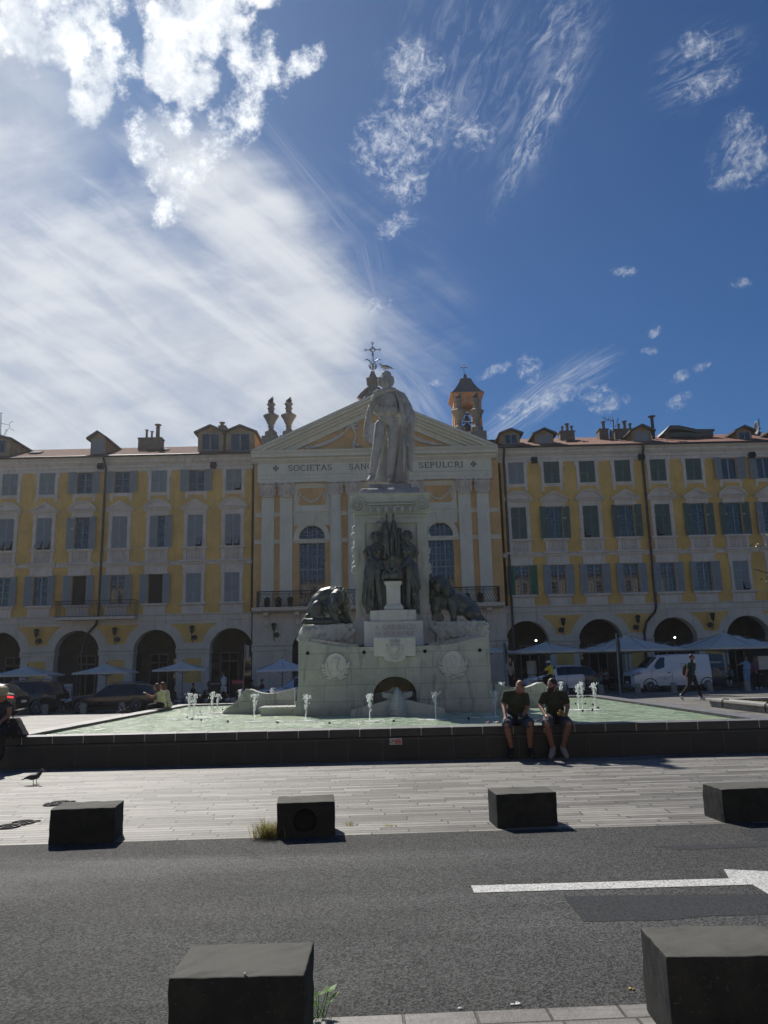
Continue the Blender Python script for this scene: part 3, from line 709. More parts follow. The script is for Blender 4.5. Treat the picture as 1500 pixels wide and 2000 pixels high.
def specL(i, r):
    g, fg, ft = 'shut_grey', 'frame_grey', 'frame_teal'
    big, sm = (1, 3), (2, 6)
    D = {('T', 0): ('fr', g, big, ft), ('T', 1): ('o', g, big, ft), ('T', 2): ('c', g, big, ft), ('T', 3): ('o', g, big, ft), ('T', 4): ('o', g, big, ft), ('T', 5): ('c', g, big, ft), ('T', 6): ('c', g, big, ft),
         ('M', 0): ('flr', g, big, ft), ('M', 1): ('fr', g, big, ft), ('M', 2): ('h', g, (1, 4), ft), ('M', 3): ('c', g, big, ft), ('M', 4): ('ou', g, (1, 4), ft), ('M', 5): ('flr', g, big, ft), ('M', 6): ('flr', g, big, ft),
         ('L', 0): ('c', g, big, ft), ('L', 1): ('c', g, big, ft), ('L', 2): ('od', g, big, ft), ('L', 3): ('o', g, sm, fg), ('L', 4): ('od', g, big, ft), ('L', 5): ('o', g, (1, 4), fg), ('L', 6): ('o', g, (1, 4), fg)}
    return D.get((r, i), ('c', g, big, ft))
def specR(i, r):
    gy, gn, fg, ft = 'shut_grey', 'shut_green', 'frame_grey', 'frame_teal'
    sm = (2, 7)
    D = {('T', 0): ('c', gy, sm, ft), ('T', 6): ('ou', gy, (1, 1), fg), ('T', 7): ('ou', gy, (1, 1), fg),
         ('M', 0): ('c', gn, sm, ft), ('M', 1): ('o', gn, sm, ft), ('M', 2): ('fl', gn, sm, ft), ('M', 3): ('o', gn, sm, ft), ('M', 4): ('fl', gn, sm, ft), ('M', 5): ('o', gn, sm, ft), ('M', 6): ('o', gn, sm, ft), ('M', 7): ('o', gy, sm, ft),
         ('L', 0): ('o', 'shut_bright', sm, fg), ('L', 1): ('o', gy, sm, fg), ('L', 2): ('o', gy, sm, fg), ('L', 3): ('o', gy, sm, fg), ('L', 4): ('o', gy, sm, fg), ('L', 5): ('o', gy, sm, fg), ('L', 6): ('fr', gy, sm, fg)}
    return D.get((r, i), ('c', gn if r != 'L' else gy, sm, ft))
X0L, X1L, X0R, X1R = -33.5, -9.30, 8.32, 35.
west, roofW = wing('arcaded_west_building', 'yellow stuccoed house with grey shutters, iron balcony and small parasols before its arcade', X0L, X1L, LC,
    [(-10.80, 1.50), (-16.09, 1.50), (-21.52, 1.56), (-26.95, 1.56), (-32.0, 1.2)], specL, [at(207, 900, FY-.15).x, PIPE_A], [(197, 911), (417, 909)], [(71, 1240), (224, 1237), (375, 1233), ], None)
east, roofE = wing('arcaded_east_building', 'yellow stuccoed house with mostly green shutters and arcade, behind the large parasols and white van', X0R, X1R, RC,
    [(9.75, 1.53), (14.85, 1.55), (20.0, 1.55), (25.1, 1.55), (30.3, 1.55)], specR, [at(1253, 880, FY-.15).x, PIPE_B], [(1043, 899), (1252, 893), (1468, 889)], [(1100, 1218), (1246, 1213), (1392, 1208)], None)
MT['dormer'] = M('dormer_render', (.42, .30, .17), .95, .2, 2, .2, 20, streak=.6)
def dormer(par, xa, xb, ybot, yeave, ypeak, Y=55.3, shut='shut_grey', win='glass', split=False):
    a, bb = at(xa, ybot, Y), at(xb, ybot, Y); x0, x1 = a.x, bb.x; z0 = a.z-.5; ze = at((xa+xb)/2, yeave, Y).z; zp = at((xa+xb)/2, ypeak, Y).z
    d = MB(); d.box(x0, x1, Y, Y+3.8, z0, ze-.02); d.prism([(x0, ze-.02), (x1, ze-.02), ((x0+x1)/2, zp-.08)], Y, Y+3.8)
    o = d.build('dormer', MT['dormer'], par)
    d = MB(); xm = (x0+x1)/2; ov = .24
    for s, xe in ((-1, x0-ov), (1, x1+ov)):
        d.prism([(xe, ze-.12), (xe, ze+.02), (xm, zp+.05), (xm, zp-.09)], Y-.35, Y+4.2)
    d.build('dormer_roof', MT['slate'], o)
    w = (x1-x0)*.32; zc0, zc1 = z0+.68, ze-.12
    d = MB(); d.box(xm-w, xm+w, Y-.03, Y+.02, zc0, zc1); d.build('pane', MT[win], o)
    d = MB()
    for (p, q) in ((xm-w-.07, xm-w), (xm+w, xm+w+.07), (xm-.04, xm+.04)): d.box(p, q, Y-.06, Y+.02, zc0-.07, zc1+.07)
    d.box(xm-w, xm+w, Y-.058, Y+.02, zc1, zc1+.07); d.box(xm-w, xm+w, Y-.058, Y+.02, zc0-.07, zc0); d.build('window_frame', MT['frame_grey'], o)
    return o
def chimney(par, xa, xb, ybot, ytop, pots, Y=57.5, mat='chim'):
    a, b2 = at(xa, ybot, Y), at(xb, ytop, Y); z1 = b2.z
    d = MB(); d.box(a.x, b2.x, Y, Y+.8, a.z-1.2, z1); d.box(a.x-.05, b2.x+.05, Y-.05, Y+.85, z1, z1+.09)
    o = d.build('chimney', MT[mat], par)
    for (px, pt, r) in pots:
        p = at(px, pt, Y+.4); d = MB(); h = p.z-z1
        d.lathe([(r, 0), (r*.85, h*.7), (r*1.1, h*.72), (r*.8, h*.78), (r*.8, h*.88), (r*1.6, h*.9), (r*1.5, h*.95), (r*.4, h)], (p.x, Y+.4, z1+.05), 10)
        d.build('chimney_pot', MT['chim'], o)
    return o
dormer(west, 176, 205, 890, 857, 844, win='frame_grey'); dormer(west, -30, 18, 890, 858, 852)
dormer(west, 386, 436, 884, 845, 832); dormer(west, 441, 497, 884, 845, 832)
chimney(west, 269, 315, 880, 856, [(287, 840, .10), (297, 843, .09), (309, 829, .17)])
chimney(west, 427, 440, 850, 833, [(434, 826, .16)], 58)
dormer(east, 981, 1016, 872, 847, 839, win='glass'); dormer(east, 1046, 1082, 873, 848, 838, win='frame_grey'); dormer(east, 1236, 1274, 868, 842, 831, win='frame_grey'); dormer(east, 1440, 1470, 866, 842, 833)
dormer(east, 1505, 1530, 866, 844, 834)
chimney(east, 1095, 1122, 862, 843, [(1098, 834, .10), (1107, 828, .13), (1116, 833, .10)])
chimney(east, 1172, 1188, 862, 839, [(1178, 824, .13)]); chimney(east, 1202, 1234, 862, 839, [(1208, 829, .10), (1219, 823, .14), (1230, 828, .11)])
chimney(east, 1473, 1486, 862, 846, [(1478, 838, .2)], 58)
p = at(1277, 858, 57); q = at(1277, 815, 57); d = MB(); d.tube([(p.x, 57, p.z-.8), (p.x, 57, q.z)], .13, 8); d.lathe([(.28, 0), (.3, .06), (.1, .12)], (p.x, 57, q.z+.02), 10); d.build('flue_pipe', MT['pipe'], east)
# slate attic storey
a, b2, c3 = at(1294, 858, 57.2), at(1392, 858, 57.2), at(1300, 833, 57.2); z0 = a.z-.6
d = MB(); d.box(a.x+.2, b2.x, 57.2, 60, z0, c3.z-.5); o = d.build('attic_storey', MT['chim'], east)
d = MB(); zt = at(1300, 833, 57.2).z; zr = at(1390, 840, 57.2).z
P = [(a.x-.1, a.z+.35), (a.x+.55, zt), (a.x+1.3, zt-.02), (a.x+2.6, zr+.02), (b2.x+.1, zr), (b2.x+.1, zr-.16), (a.x+2.7, zr-.28), (a.x+1.2, zt-.3), (a.x+.6, zt-.28), (a.x+.1, a.z+.3)]
d.prism(P, 56.9, 60.4); d.box(a.x+.6, b2.x, 56.98, 57.1, zr-.55, zr-.24); d.build('attic_roof', MT['slate'], o)
# skylights
for (x, y, par) in ((300, 886, west), (318, 887, west), (70, 882, west), (1115, 871, east), (1360, 862, east)):
    p = at(x, y, 56.4); zz = 17.0+(56.4-53.45)*.393
    d = MB(); q = Matrix.Rotation(radians(21.4), 3, 'X'); d.cbox((p.x, 56.4, zz+.12), (.8, .9, .10), rot=q); s = d.build('skylight', [MT['glass']], par)
# aerials
def aerial(x, y0, y1, Y, arms, label):
    p, q = at(x, y0, Y), at(x, y1, Y); t = T('tv_aerial', label, 'aerial', (p.x, Y, p.z))
    d = MB(); d.tube([(p.x, Y, p.z-.5), (q.x, Y, q.z)], .035, 6); d.build('mast', MT['iron'], t)
    d = MB()
    for arm in arms:
        P = [at(*k, Y) for k in arm]; d.tube(P, .016, 5)
    d.build('antenna', MT['iron'], t)
aerial(2, 856, 806, 55.6, [[(-4, 807), (7, 807)], [(2, 827), (14, 829), (18, 830), (20, 825), (26, 823)], [(18, 830), (20, 837), (28, 841)], [(2, 850), (9, 850)], [(9, 850), (10, 839), (13, 838), (11, 849)], [(13, 843), (17, 836)]], 'aerial with branching arms above the grey-shuttered house roof')
aerial(1198, 858, 820, 57.2, [[(1176, 815), (1198, 823)], [(1180, 812), (1177, 820)], [(1184, 813), (1181, 824)], [(1189, 814), (1187, 825)], [(1193, 813), (1192, 828)], [(1197, 813), (1197, 826)], [(1181, 820), (1196, 821)], [(1202, 832), (1207, 816)], [(1207, 816), (1207, 830)], [(1198, 833), (1207, 833)]], 'comb-shaped aerial between two chimneys on the tiled roof')
aerial(1482, 858, 818, 57.2, [[(1478, 826), (1486, 826)]], 'plain thin mast behind the last dormer')
def dish(x, y, Y, label):
    p = at(x, y, Y); t = T('satellite_dish', label, 'satellite dish', (p.x, Y, p.z-.4)); d = MB()
    d.lathe([(.02, .10), (.25, .06), (.38, 0), (.40, 0), (.26, .09), (.02, .14)], (p.x, Y, p.z), 16, sy=1.3, axis='x'); d.build('reflector', MT['pole'], t, True)
    d = MB(); d.tube([(p.x+.1, Y, p.z), (p.x+.2, Y, p.z-.9)], .03, 6); d.build('bracket', MT['iron'], t)
dish(1193, 850, 57, 'small dish beside the comb-shaped aerial'); dish(1477, 836, 57.4, 'small dish next to the plain mast')
# iron balcony on the west front
bx0, bx1 = at(108, 1180, FY-.9).x, at(263, 1178, FY-.9).x
d = MB(); d.box(bx0, bx1, FY-.9, FY, 5.30, 5.42); d.box(bx0-.04, bx1+.04, FY-.94, FY, 5.42, 5.47); d.build('balcony_slab', MT['trim'], west)
d = MB(); zt = 6.60
for (z, r) in ((zt, .02), (5.52, .014), (6.35, .01)): d.tube([(bx0, FY, z), (bx0, FY-.88, z), (bx1, FY-.88, z), (bx1, FY, z)], r, 5)
k = 58
for i in range(k+1):
    x = bx0+(bx1-bx0)*i/k; d.tube([(x, FY-.88, 5.47), (x, FY-.88, zt)], .010, 4, cap=False)
for s in (bx0, bx1):
    for i in range(6): d.tube([(s, FY-.1-i*.15, 5.47), (s, FY-.1-i*.15, zt)], .010, 4, cap=False)
d.build('railing', MT['iron'], west)
# ================================================================ chapel
CY = 53.7; CXc = -.60
ch = T('chapel', 'chapel with pedimented front, pale columns and Latin lettering between the two arcaded houses', 'chapel', (CXc, CY, 0))
mir = lambda x: 2*CXc-x
WIN = [(-5.14, .92), (mir(-5.14), .92), (CXc, .92)]
mb = MB(); wall_grid(mb, -9.28, 8.30, 5.6, 17.0, [(c-.92, c+.92, 6.0, 11.62) for c, _ in WIN], CY, .3)
mb.box(-9.28, 8.30, CY+.45, CY+.6, 5.6, 17)
for c, w in WIN:   # fill above the arched head
    ns = 14
    for i in range(ns):
        a, b_ = pi*i/ns, pi*(i+1)/ns
        p0, p1 = (c-w*cos(a), 10.70+w*sin(a)), (c-w*cos(b_), 10.70+w*sin(b_))
        mb.quad((p0[0], CY, p0[1]), (p1[0], CY, p1[1]), (p1[0], CY, 11.62), (p0[0], CY, 11.62)); mb.quad((p0[0], CY, p0[1]), (p0[0], CY+.3, p0[1]), (p1[0], CY+.3, p1[1]), (p1[0], CY, p1[1]))
mb.box(-9.0, 8.0, CY+.5, CY+14, 0, 17.0); mb.prism([(-9, 17), (8, 17), (CXc, 20.3)], CY+.5, CY+14)
mb.build('wall', MT['ochre'], ch)
mb = MB(); mb.prism([(-7.45, 16.98), (mir(-7.45), 16.98), (CXc, 19.85)], CY-.02, CY+.4); mb.build('tympanum', MT['ochre'], ch)
# ground floor, rusticated
mb = MB(); ar = [(-5.14, 1.42, 2.95), (mir(-5.14), 1.42, 2.95), (CXc, 1.5, 2.95)]
arch_wall(mb, -9.28, 8.30, -1, 5.6, ar, CY-.0, .7)
ed = [-9.28]+[v for c, R, z in sorted(ar) for v in (c-R, c+R)]+[8.30]
zz = [-.6, 0., .57, 1.14, 1.71, 2.28, 2.86, 3.5, 4.0, 4.5]
for i in range(0, len(ed), 2):
    for j in range(len(zz)-1):
        z0, z1 = zz[j]+.03, zz[j+1]-.03
        if abs(zz[j]-2.86) < .01: continue
        a, b_ = ed[i], ed[i+1]
        L = R_ = .0
        if zz[j] >= 3.4:
            def off(z): return math.sqrt(max(0, 1.75**2-(max(z, 2.95)-2.95)**2))
            nb = 1
            cl = ar_c = None
            xs0 = a if i == 0 else a-1.42+off(zz[j]); xs1 = b_ if i == len(ed)-2 else b_+1.42-off(zz[j])
            a, b_ = xs0, xs1
        else:
            a += 0 if i == 0 else .28; b_ -= 0 if i == len(ed)-2 else .28
        if b_-a > .15: mb.box(a, b_, CY-.05, CY+.01, z0, z1)
    mb.mould([(0, 2.88), (.05, 2.88), (.08, 2.95), (.08, 3.2), (.16, 3.26), (.16, 3.34), (0, 3.38)], ed[i]-.05, ed[i+1]+.05, CY)
for c, R, z in ar: archivolt(mb, c, R, z, .16, CY-.09, CY+.01); archivolt(mb, c, R+.16, z, .12, CY-.06, CY+.01)
mb.build('ground_storey', MT['arcade'], ch)
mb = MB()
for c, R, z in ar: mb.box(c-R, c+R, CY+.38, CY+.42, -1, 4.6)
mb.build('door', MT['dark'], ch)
# balcony ledge, brackets, railing
mb = MB(); mb.mould([(0, 5.48), (.7, 5.5), (.95, 5.58), (1.0, 5.62), (1.0, 5.74), (1.05, 5.76), (1.05, 5.82), (0, 5.82)], -9.2, 8.1, CY); mb.build('balcony_slab', MT['trim'], ch)
for x in (-8.3, -6.15, -4.0, -1.9, .7, 2.8, 4.95, 7.1):
    mb = MB(); mb.box(x-.17, x+.17, CY-.62, CY, 5.30, 5.5); mb.mould([(0, 4.55), (.10, 4.57), (.18, 4.7), (.22, 5.0), (.35, 5.2), (.55, 5.3), (0, 5.3)], x-.13, x+.13, CY); mb.build('bracket', MT['trim'], ch)
mb = MB(); x0, x1, y0 = -8.85, 7.78, CY-.98
def rail(a, b_, n):
    a = Vector(a); b_ = Vector(b_)
    for (z, r) in ((6.90, .028), (6.72, .014), (5.9, .018)): mb.tube([a+Vector((0, 0, z)), b_+Vector((0, 0, z))], r, 5)
    for i in range(n+1):
        p = a+(b_-a)*i/n; q = a+(b_-a)*((i+1)/n)
        if i % 6 == 0: mb.tube([p+Vector((0, 0, 5.82)), p+Vector((0, 0, 6.9))], .02, 4)
        if i < n:
            m1 = (p+q)/2
            mb.tube([p+Vector((0, 0, 5.92)), m1+Vector((0, 0, 6.12)), p+Vector((0, 0, 6.32)), m1+Vector((0, 0, 6.52)), p+Vector((0, 0, 6.72))], .010, 4, cap=False)
            mb.tube([q+Vector((0, 0, 5.92)), m1+Vector((0, 0, 6.12)), q+Vector((0, 0, 6.32)), m1+Vector((0, 0, 6.52)), q+Vector((0, 0, 6.72))], .010, 4, cap=False)
            mb.tube([p+Vector((0, 0, 6.81)), m1+Vector((0, 0, 6.88)), q+Vector((0, 0, 6.81)), m1+Vector((0, 0, 6.74)), p+Vector((0, 0, 6.81))], .010, 4, cap=False)
rail((x0, y0, 0), (x1, y0, 0), 90); rail((x0, CY, 0), (x0, y0, 0), 5); rail((x1, CY, 0), (x1, y0, 0), 5)
mb.build('railing', MT['iron'], ch)
for x in (-8.2, -7.4, -6.6, 5.6, 6.5):
    mb = MB(); mb.lathe([(.14, 0), (.2, .35), (.22, .38)], (x, CY-.6, 5.82), 10); mb.ball((x, CY-.6, 6.35), (.22, .2, .2), 8, 6); mb.build('flower_pot', MT['iron'], ch)
# pilasters and columns
def capital(x, w):
    c = MB(); h0, h1 = 13.66, 14.72
    c.lathe([(w*.50, h0), (w*.54, h0+.04), (w*.50, h0+.09), (w*.52, h0+.5), (w*.6, h0+.75), (w*.66, h0+.92)], (x, CY-.20, 0), 16, sy=.55)
    for r, zz_, k in ((w*.56, h0+.28, 7), (w*.60, h0+.52, 6)):
        for i in range(k):
            t = pi+pi*(i+.5)/k; px, py = x+r*cos(t), CY-.20+r*sin(t)*.6
            c.ball((px, py-.02, zz_), (.075, .05, .15), 6, 5); c.ball((px, py-.07, zz_+.12), (.06, .05, .04), 6, 4)
    for s in (-1, 1):
        P = []
        for i in range(26):
            t = i/25*2.3*pi*1.6; r = .165*(1-i/29); P.append((x+s*(w*.50+.02)+s*r*cos(t)*.9, CY-.20-w*.32, h1-.27+r*sin(t)))
        c.tube(P, .032, 5); c.ball((x+s*(w*.5+.02), CY-.2-w*.32, h1-.27), .05, 6, 4)
    c.ball((x, CY-.2-w*.4, h1-.14), (.1, .06, .1), 6, 5)
    c.box(x-w*.66, x+w*.66, CY-.20-w*.42, CY, h1-.10, h1+.004)
    return c
for (x0, x1, rd) in ((-8.70, -7.82, 0), (-7.40, -6.51, 0), (-3.89, -3.0, 1), (-2.62, -1.77, 1)):
    for a, b_ in ((x0, x1), (mir(x1), mir(x0))):
        xc, w = (a+b_)/2, b_-a; c = MB()
        if rd:
            c.lathe([(w*.60, 5.82), (w*.60, 6.0), (w*.56, 6.1), (w*.58, 6.2), (w*.5, 6.3), (w*.5, 8), (w*.495, 10), (w*.46, 12.5), (w*.44, 13.66)], (xc, CY-.18, 0), 22, sy=.8)
            o = c.build('column', MT['cream'], ch, True, 40)
        else:
            c.box(a, b_, CY-.22, CY+.01, 6.3, 13.66); c.box(a-.06, b_+.06, CY-.28, CY, 6.1, 6.3); c.box(a-.1, b_+.1, CY-.32, CY, 5.82, 6.1); c.box(a+.02, b_-.02, CY-.24, CY, 13.5, 13.58)
            o = c.build('pilaster', MT['cream'], ch)
        capital(xc, w).build('capital', MT['trim'], o, True, 50)
# wall bands and window bays
mb = MB()
for z in (12.45, 10.5):
    mb.mould([(0, z-.12), (.05, z-.12), (.05, z+.02), (.10, z+.06), (.10, z+.14), (0, z+.18)], -9.2, 8.2, CY)
mb.build('wall_band', MT['cream'], ch)
for c, w in WIN:
    s = MB(); s.box(c-1.28, c+1.28, CY-.03, CY+.005, 11.62, 14.70); s.mould([(0, 12.35), (.08, 12.35), (.10, 12.5), (.20, 12.62), (.20, 12.72), (0, 12.76)], c-1.30, c+1.30, CY)
    s.box(c-1.02, c-.98, CY-.06, CY, 13.1, 14.4); s.box(c+.98, c+1.02, CY-.06, CY, 13.1, 14.4)
    archivolt(s, c, w, 10.70, .12, CY-.12, CY-.0, ns=20); archivolt(s, c, w+.12, 10.70, .14, CY-.17, CY, ns=20); archivolt(s, c, w+.26, 10.70, .10, CY-.21, CY, ns=20)
    s.prism([(c-.12, 11.55), (c+.12, 11.55), (c+.27, 12.4), (c-.27, 12.4)], CY-.28, CY)
    for k in (-1, 0, 1): s.prism([(c-.03+k*.07, 11.7), (c+.03+k*.07, 11.7), (c+.035+k*.12, 12.3), (c-.035+k*.12, 12.3)], CY-.30, CY-.27)
    for sg in (-1, 1):
        a, b_ = sorted((c+sg*.92, c+sg*1.28)); s.mould([(0, 10.42), (.12, 10.42), (.16, 10.5), (.24, 10.56), (.24, 10.7), (0, 10.72)], a-.03, b_+.03, CY)
    wd = s.build('window_surround', MT['cream'], ch)
    s = MB(); s.prism([(c-.98, 13.25), (c-.85, 13.1), (c+.85, 13.1), (c+.98, 13.25), (c+.98, 14.2), (c+.85, 14.35), (c-.85, 14.35), (c-.98, 14.2)], CY-.05, CY-.02); s.build('panel', MT['ochre'], wd)
    s = MB(); P = []
    for i in range(21): t = i/20; P.append((c-.85+1.7*t, CY-.09, 13.95-.62*sin(pi*t)))
    s.tube(P, [.03+.05*sin(pi*i/20) for i in range(21)], 7)
    for i in range(1, 20, 2): s.ball(P[i], .06+.04*sin(pi*i/20), 6, 5)
    for sg in (-1, 1): s.chain([(c+sg*.86, CY-.09, 13.98), (c+sg*.92, CY-.09, 13.6), (c+sg*.88, CY-.09, 13.35)], [.05, .06, .02], 6); s.ball((c+sg*.86, CY-.09, 14.0), .09, 6, 5)
    s.build('festoon', MT['cream'], wd, True)
    # joinery
    y = CY+.2; j = MB()
    j.box(c-w, c+w, CY-.02, CY+.28, 10.32, 10.68); j.box(c-w, c+w, y-.05, y+.03, 6.0, 6.2)
    for x in (c-w, c-.36, c+.30, c+w-.06): j.box(x, x+.07, y-.04, y+.03, 6.0, 10.32)
    for x in (c-w+.30, c-.02, c+w-.33): j.box(x, x+.03, y-.02, y+.03, 6.2, 10.3)
    for k in range(1, 9): z = 6.2+k*.46; j.box(c-w, c+w, y-.022, y+.03, z-(.05 if k == 5 else .015), z+(.05 if k == 5 else .015))
    for k in range(8):
        t = pi*k/8+pi/16
    for x in (c-.36, c+.30, c-.02): j.box(x, x+.05, y-.03, y+.03, 10.68, 11.5)
    for z in (10.95, 11.2): hw = math.sqrt(max(.01, w*w-(z-10.7)**2)); j.box(c-hw, c+hw, y-.022, y+.03, z-.015, z+.015)
    fr = j.build('window_frame', MT['frame_grey'], wd)
    s = MB(); s.box(c-w, c+w, y+.02, y+.04, 6.0, 11.62); s.build('pane', MT['glass'], wd)
    s = MB(); s.box(c-w, c+w, y+.15, y+.2, 6.0, 11.62); s.build('window_back', MT['dark'], wd)
# entablature
E_ = MB(); E_.mould([(0, 14.72), (.46, 14.72), (.46, 14.92), (.50, 14.95), (.50, 15.2), (.56, 15.26), (.56, 15.34), (.42, 15.36), (.42, 16.1), (.50, 16.18), (.62, 16.3), (.66, 16.32), (.66, 16.42), (.90, 16.5), (.90, 16.68), (1.05, 16.86), (1.05, 16.94), (0, 16.98)], -8.98, mir(-8.98), CY)
E_.mould([(0, 16.18), (.50, 16.18), (.62, 16.3), (.66, 16.32), (.66, 16.42), (.90, 16.5), (.90, 16.68), (1.05, 16.86), (1.05, 16.94), (0, 16.98)], -9.4, -8.98, CY); E_.mould([(0, 16.18), (.50, 16.18), (.62, 16.3), (.66, 16.32), (.66, 16.42), (.90, 16.5), (.90, 16.68), (1.05, 16.86), (1.05, 16.94), (0, 16.98)], mir(-8.98), mir(-9.4), CY)
E_.build('entablature', MT['cream'], ch)
pd = MB(); dx = 8.8; hh = 4.0
for s in (-1, 1):
    e = lambda t, n_: (CXc+s*(dx*(1-t))+s*n_*.41, 16.98+hh*t-n_*.0)
    def band(o0, o1, d):
        # raking strip between two offsets below the outer line
        sl = hh/dx; c0 = lambda x, o: 16.98+hh-abs(x)*sl-o
        xa = dx-0; P = []
        x_o1 = (hh-o1)/sl; x_o0 = (hh-o0)/sl
        P = [(CXc+s*x_o0, 16.98), (CXc, 16.98+hh-o0), (CXc, 16.98+hh-o1), (CXc+s*x_o1, 16.98)]
        pd.prism(P, CY-d, CY+.3)
    band(0, .20, 1.05); band(.20, .42, .90); band(.42, .62, .66); band(.62, .82, .50); band(.82, 1.22, .25)
pd.build('pediment', MT['cream'], ch)
# tympanum ornament
o_ = MB()
for s in (-1, 1):
    P = []
    for i in range(30): t = i/29; P.append((CXc+s*(5.0-3.4*t), CY-.12, 17.32+.05*sin(5*t)+1.75*t**2.2))
    o_.tube(P, [.07+.10*sin(pi*i/29) for i in range(30)], 8)
    for i in range(1, 29): o_.ball((P[i][0]+RN.uniform(-.05, .05), CY-.2, P[i][2]+RN.uniform(-.07, .07)), RN.uniform(.06, .13), 6, 5)
    Q = []
    for i in range(34):
        t = i/33
        if t < .35: a = 2.6*pi*(1-t/.35)+.4; r = .10+.26*(t/.35); Q.append((CXc+s*(1.30+r*cos(a)), CY-.14, 18.9+r*sin(a)))
        elif t < .7: k = (t-.35)/.35; Q.append((CXc+s*(1.62-.30*sin(k*pi)), CY-.14, 18.85-1.35*k))
        else: a = pi*.9+2.2*pi*(t-.7)/.3; r = .34-.22*(t-.7)/.3; Q.append((CXc+s*(1.32-r*cos(a)*-1), CY-.14, 17.42+r*sin(a)))
    o_.tube(Q, .085, 7)
o_.lathe([(.05, -.2), (.6, -.15), (.75, 0), (.6, .1), (.05, .15)], (CXc, CY-.05, 18.3), 18, sy=1.25, axis='y')
o_.build('festoon', MT['trim'], ch, True)
# lettering: stroked roman capitals with serifs
def arcp(cx, cy, rx_, ry_, a0, a1, n_=10): return [(cx+rx_*cos(radians(a0+(a1-a0)*i/n_)), cy+ry_*sin(radians(a0+(a1-a0)*i/n_))) for i in range(n_+1)]
GL = {'S': (.62, [arcp(.30, .75, .24, .23, 25, 270, 10)+arcp(.31, .27, .25, .25, 90, -155, 10)[1:]]), 'O': (.85, [arcp(.42, .5, .38, .48, 0, 360, 22)]), 'C': (.78, [arcp(.42, .5, .38, .48, 42, 318, 16)]),
      'I': (.3, [[(.15, 0), (.15, 1)]]), 'E': (.62, [[(.14, 0), (.14, 1)], [(.14, .98), (.56, .98), (.56, .86)], [(.14, .52), (.46, .52)], [(.14, .02), (.58, .02), (.58, .14)]]),
      'T': (.72, [[(.36, 0), (.36, .97)], [(.04, .86), (.04, .97), (.68, .97), (.68, .86)]]), 'A': (.82, [[(.06, 0), (.40, 1), (.76, 0)], [(.20, .36), (.62, .36)]]), 'N': (.85, [[(.12, 0), (.12, 1), (.72, 0), (.72, 1)]]),
      'P': (.62, [[(.14, 0), (.14, .97), (.32, .97)]+arcp(.32, .73, .25, .24, 90, -90, 8)+[(.14, .49)]]), 'U': (.8, [[(.14, 1), (.14, .34)]+arcp(.40, .32, .26, .31, 180, 360, 8)+[(.66, 1)]]), 'L': (.6, [[(.14, 1), (.14, .02), (.56, .02), (.56, .15)]]),
      'R': (.72, [[(.14, 0), (.14, .97), (.30, .97)]+arcp(.30, .74, .25, .23, 90, -90, 8)+[(.14, .51)], [(.34, .5), (.68, 0)]]), 'G': (.82, [arcp(.42, .5, .38, .48, 42, 330, 16)+[(.76, .42), (.56, .42)]]), 'B': (.66, [[(.14, 0), (.14, .97), (.30, .97)]+arcp(.30, .75, .22, .22, 90, -90, 7)+[(.14, .53)], arcp(.32, .27, .27, .26, 90, -90, 7), [(.14, .01), (.32, .01)], [(.14, .53), (.32, .53)]]),
      'D': (.8, [[(.14, 0), (.14, .97), (.30, .97)]+arcp(.32, .49, .38, .48, 90, -90, 12)+[(.14, .01)]]), 'V': (.8, [[(.05, 1), (.40, 0), (.74, 1)]]), 'Q': (.85, [arcp(.42, .5, .38, .48, 0, 360, 22), [(.5, .15), (.8, -.12)]]), 'M': (.95, [[(.10, 0), (.16, 1), (.47, .1), (.80, 1), (.86, 0)]]), 'H': (.85, [[(.14, 0), (.14, 1)], [(.70, 0), (.70, 1)], [(.14, .5), (.70, .5)]])}
for g_, ends in {'I': [(.15, 0), (.15, 1)], 'E': [(.14, 0), (.14, 1)], 'T': [(.36, 0)], 'A': [(.06, 0), (.76, 0)], 'N': [(.12, 0), (.12, 1), (.72, 1)], 'P': [(.14, 0), (.14, 1)], 'U': [(.14, 1), (.66, 1)], 'L': [(.14, 0), (.14, 1)], 'R': [(.14, 0), (.14, 1), (.68, 0)], 'B': [(.14, 0), (.14, 1)], 'D': [(.14, 0), (.14, 1)], 'M': [(.10, 0), (.16, 1), (.80, 1), (.86, 0)], 'V': [(.05, 1), (.74, 1)], 'H': [(.14, 0), (.14, 1), (.70, 0), (.70, 1)]}.items():
    for e_ in ends: GL[g_][1].append([(e_[0]-.12, e_[1]), (e_[0]+.12, e_[1]), 'serif'])
cnt_ = [0]
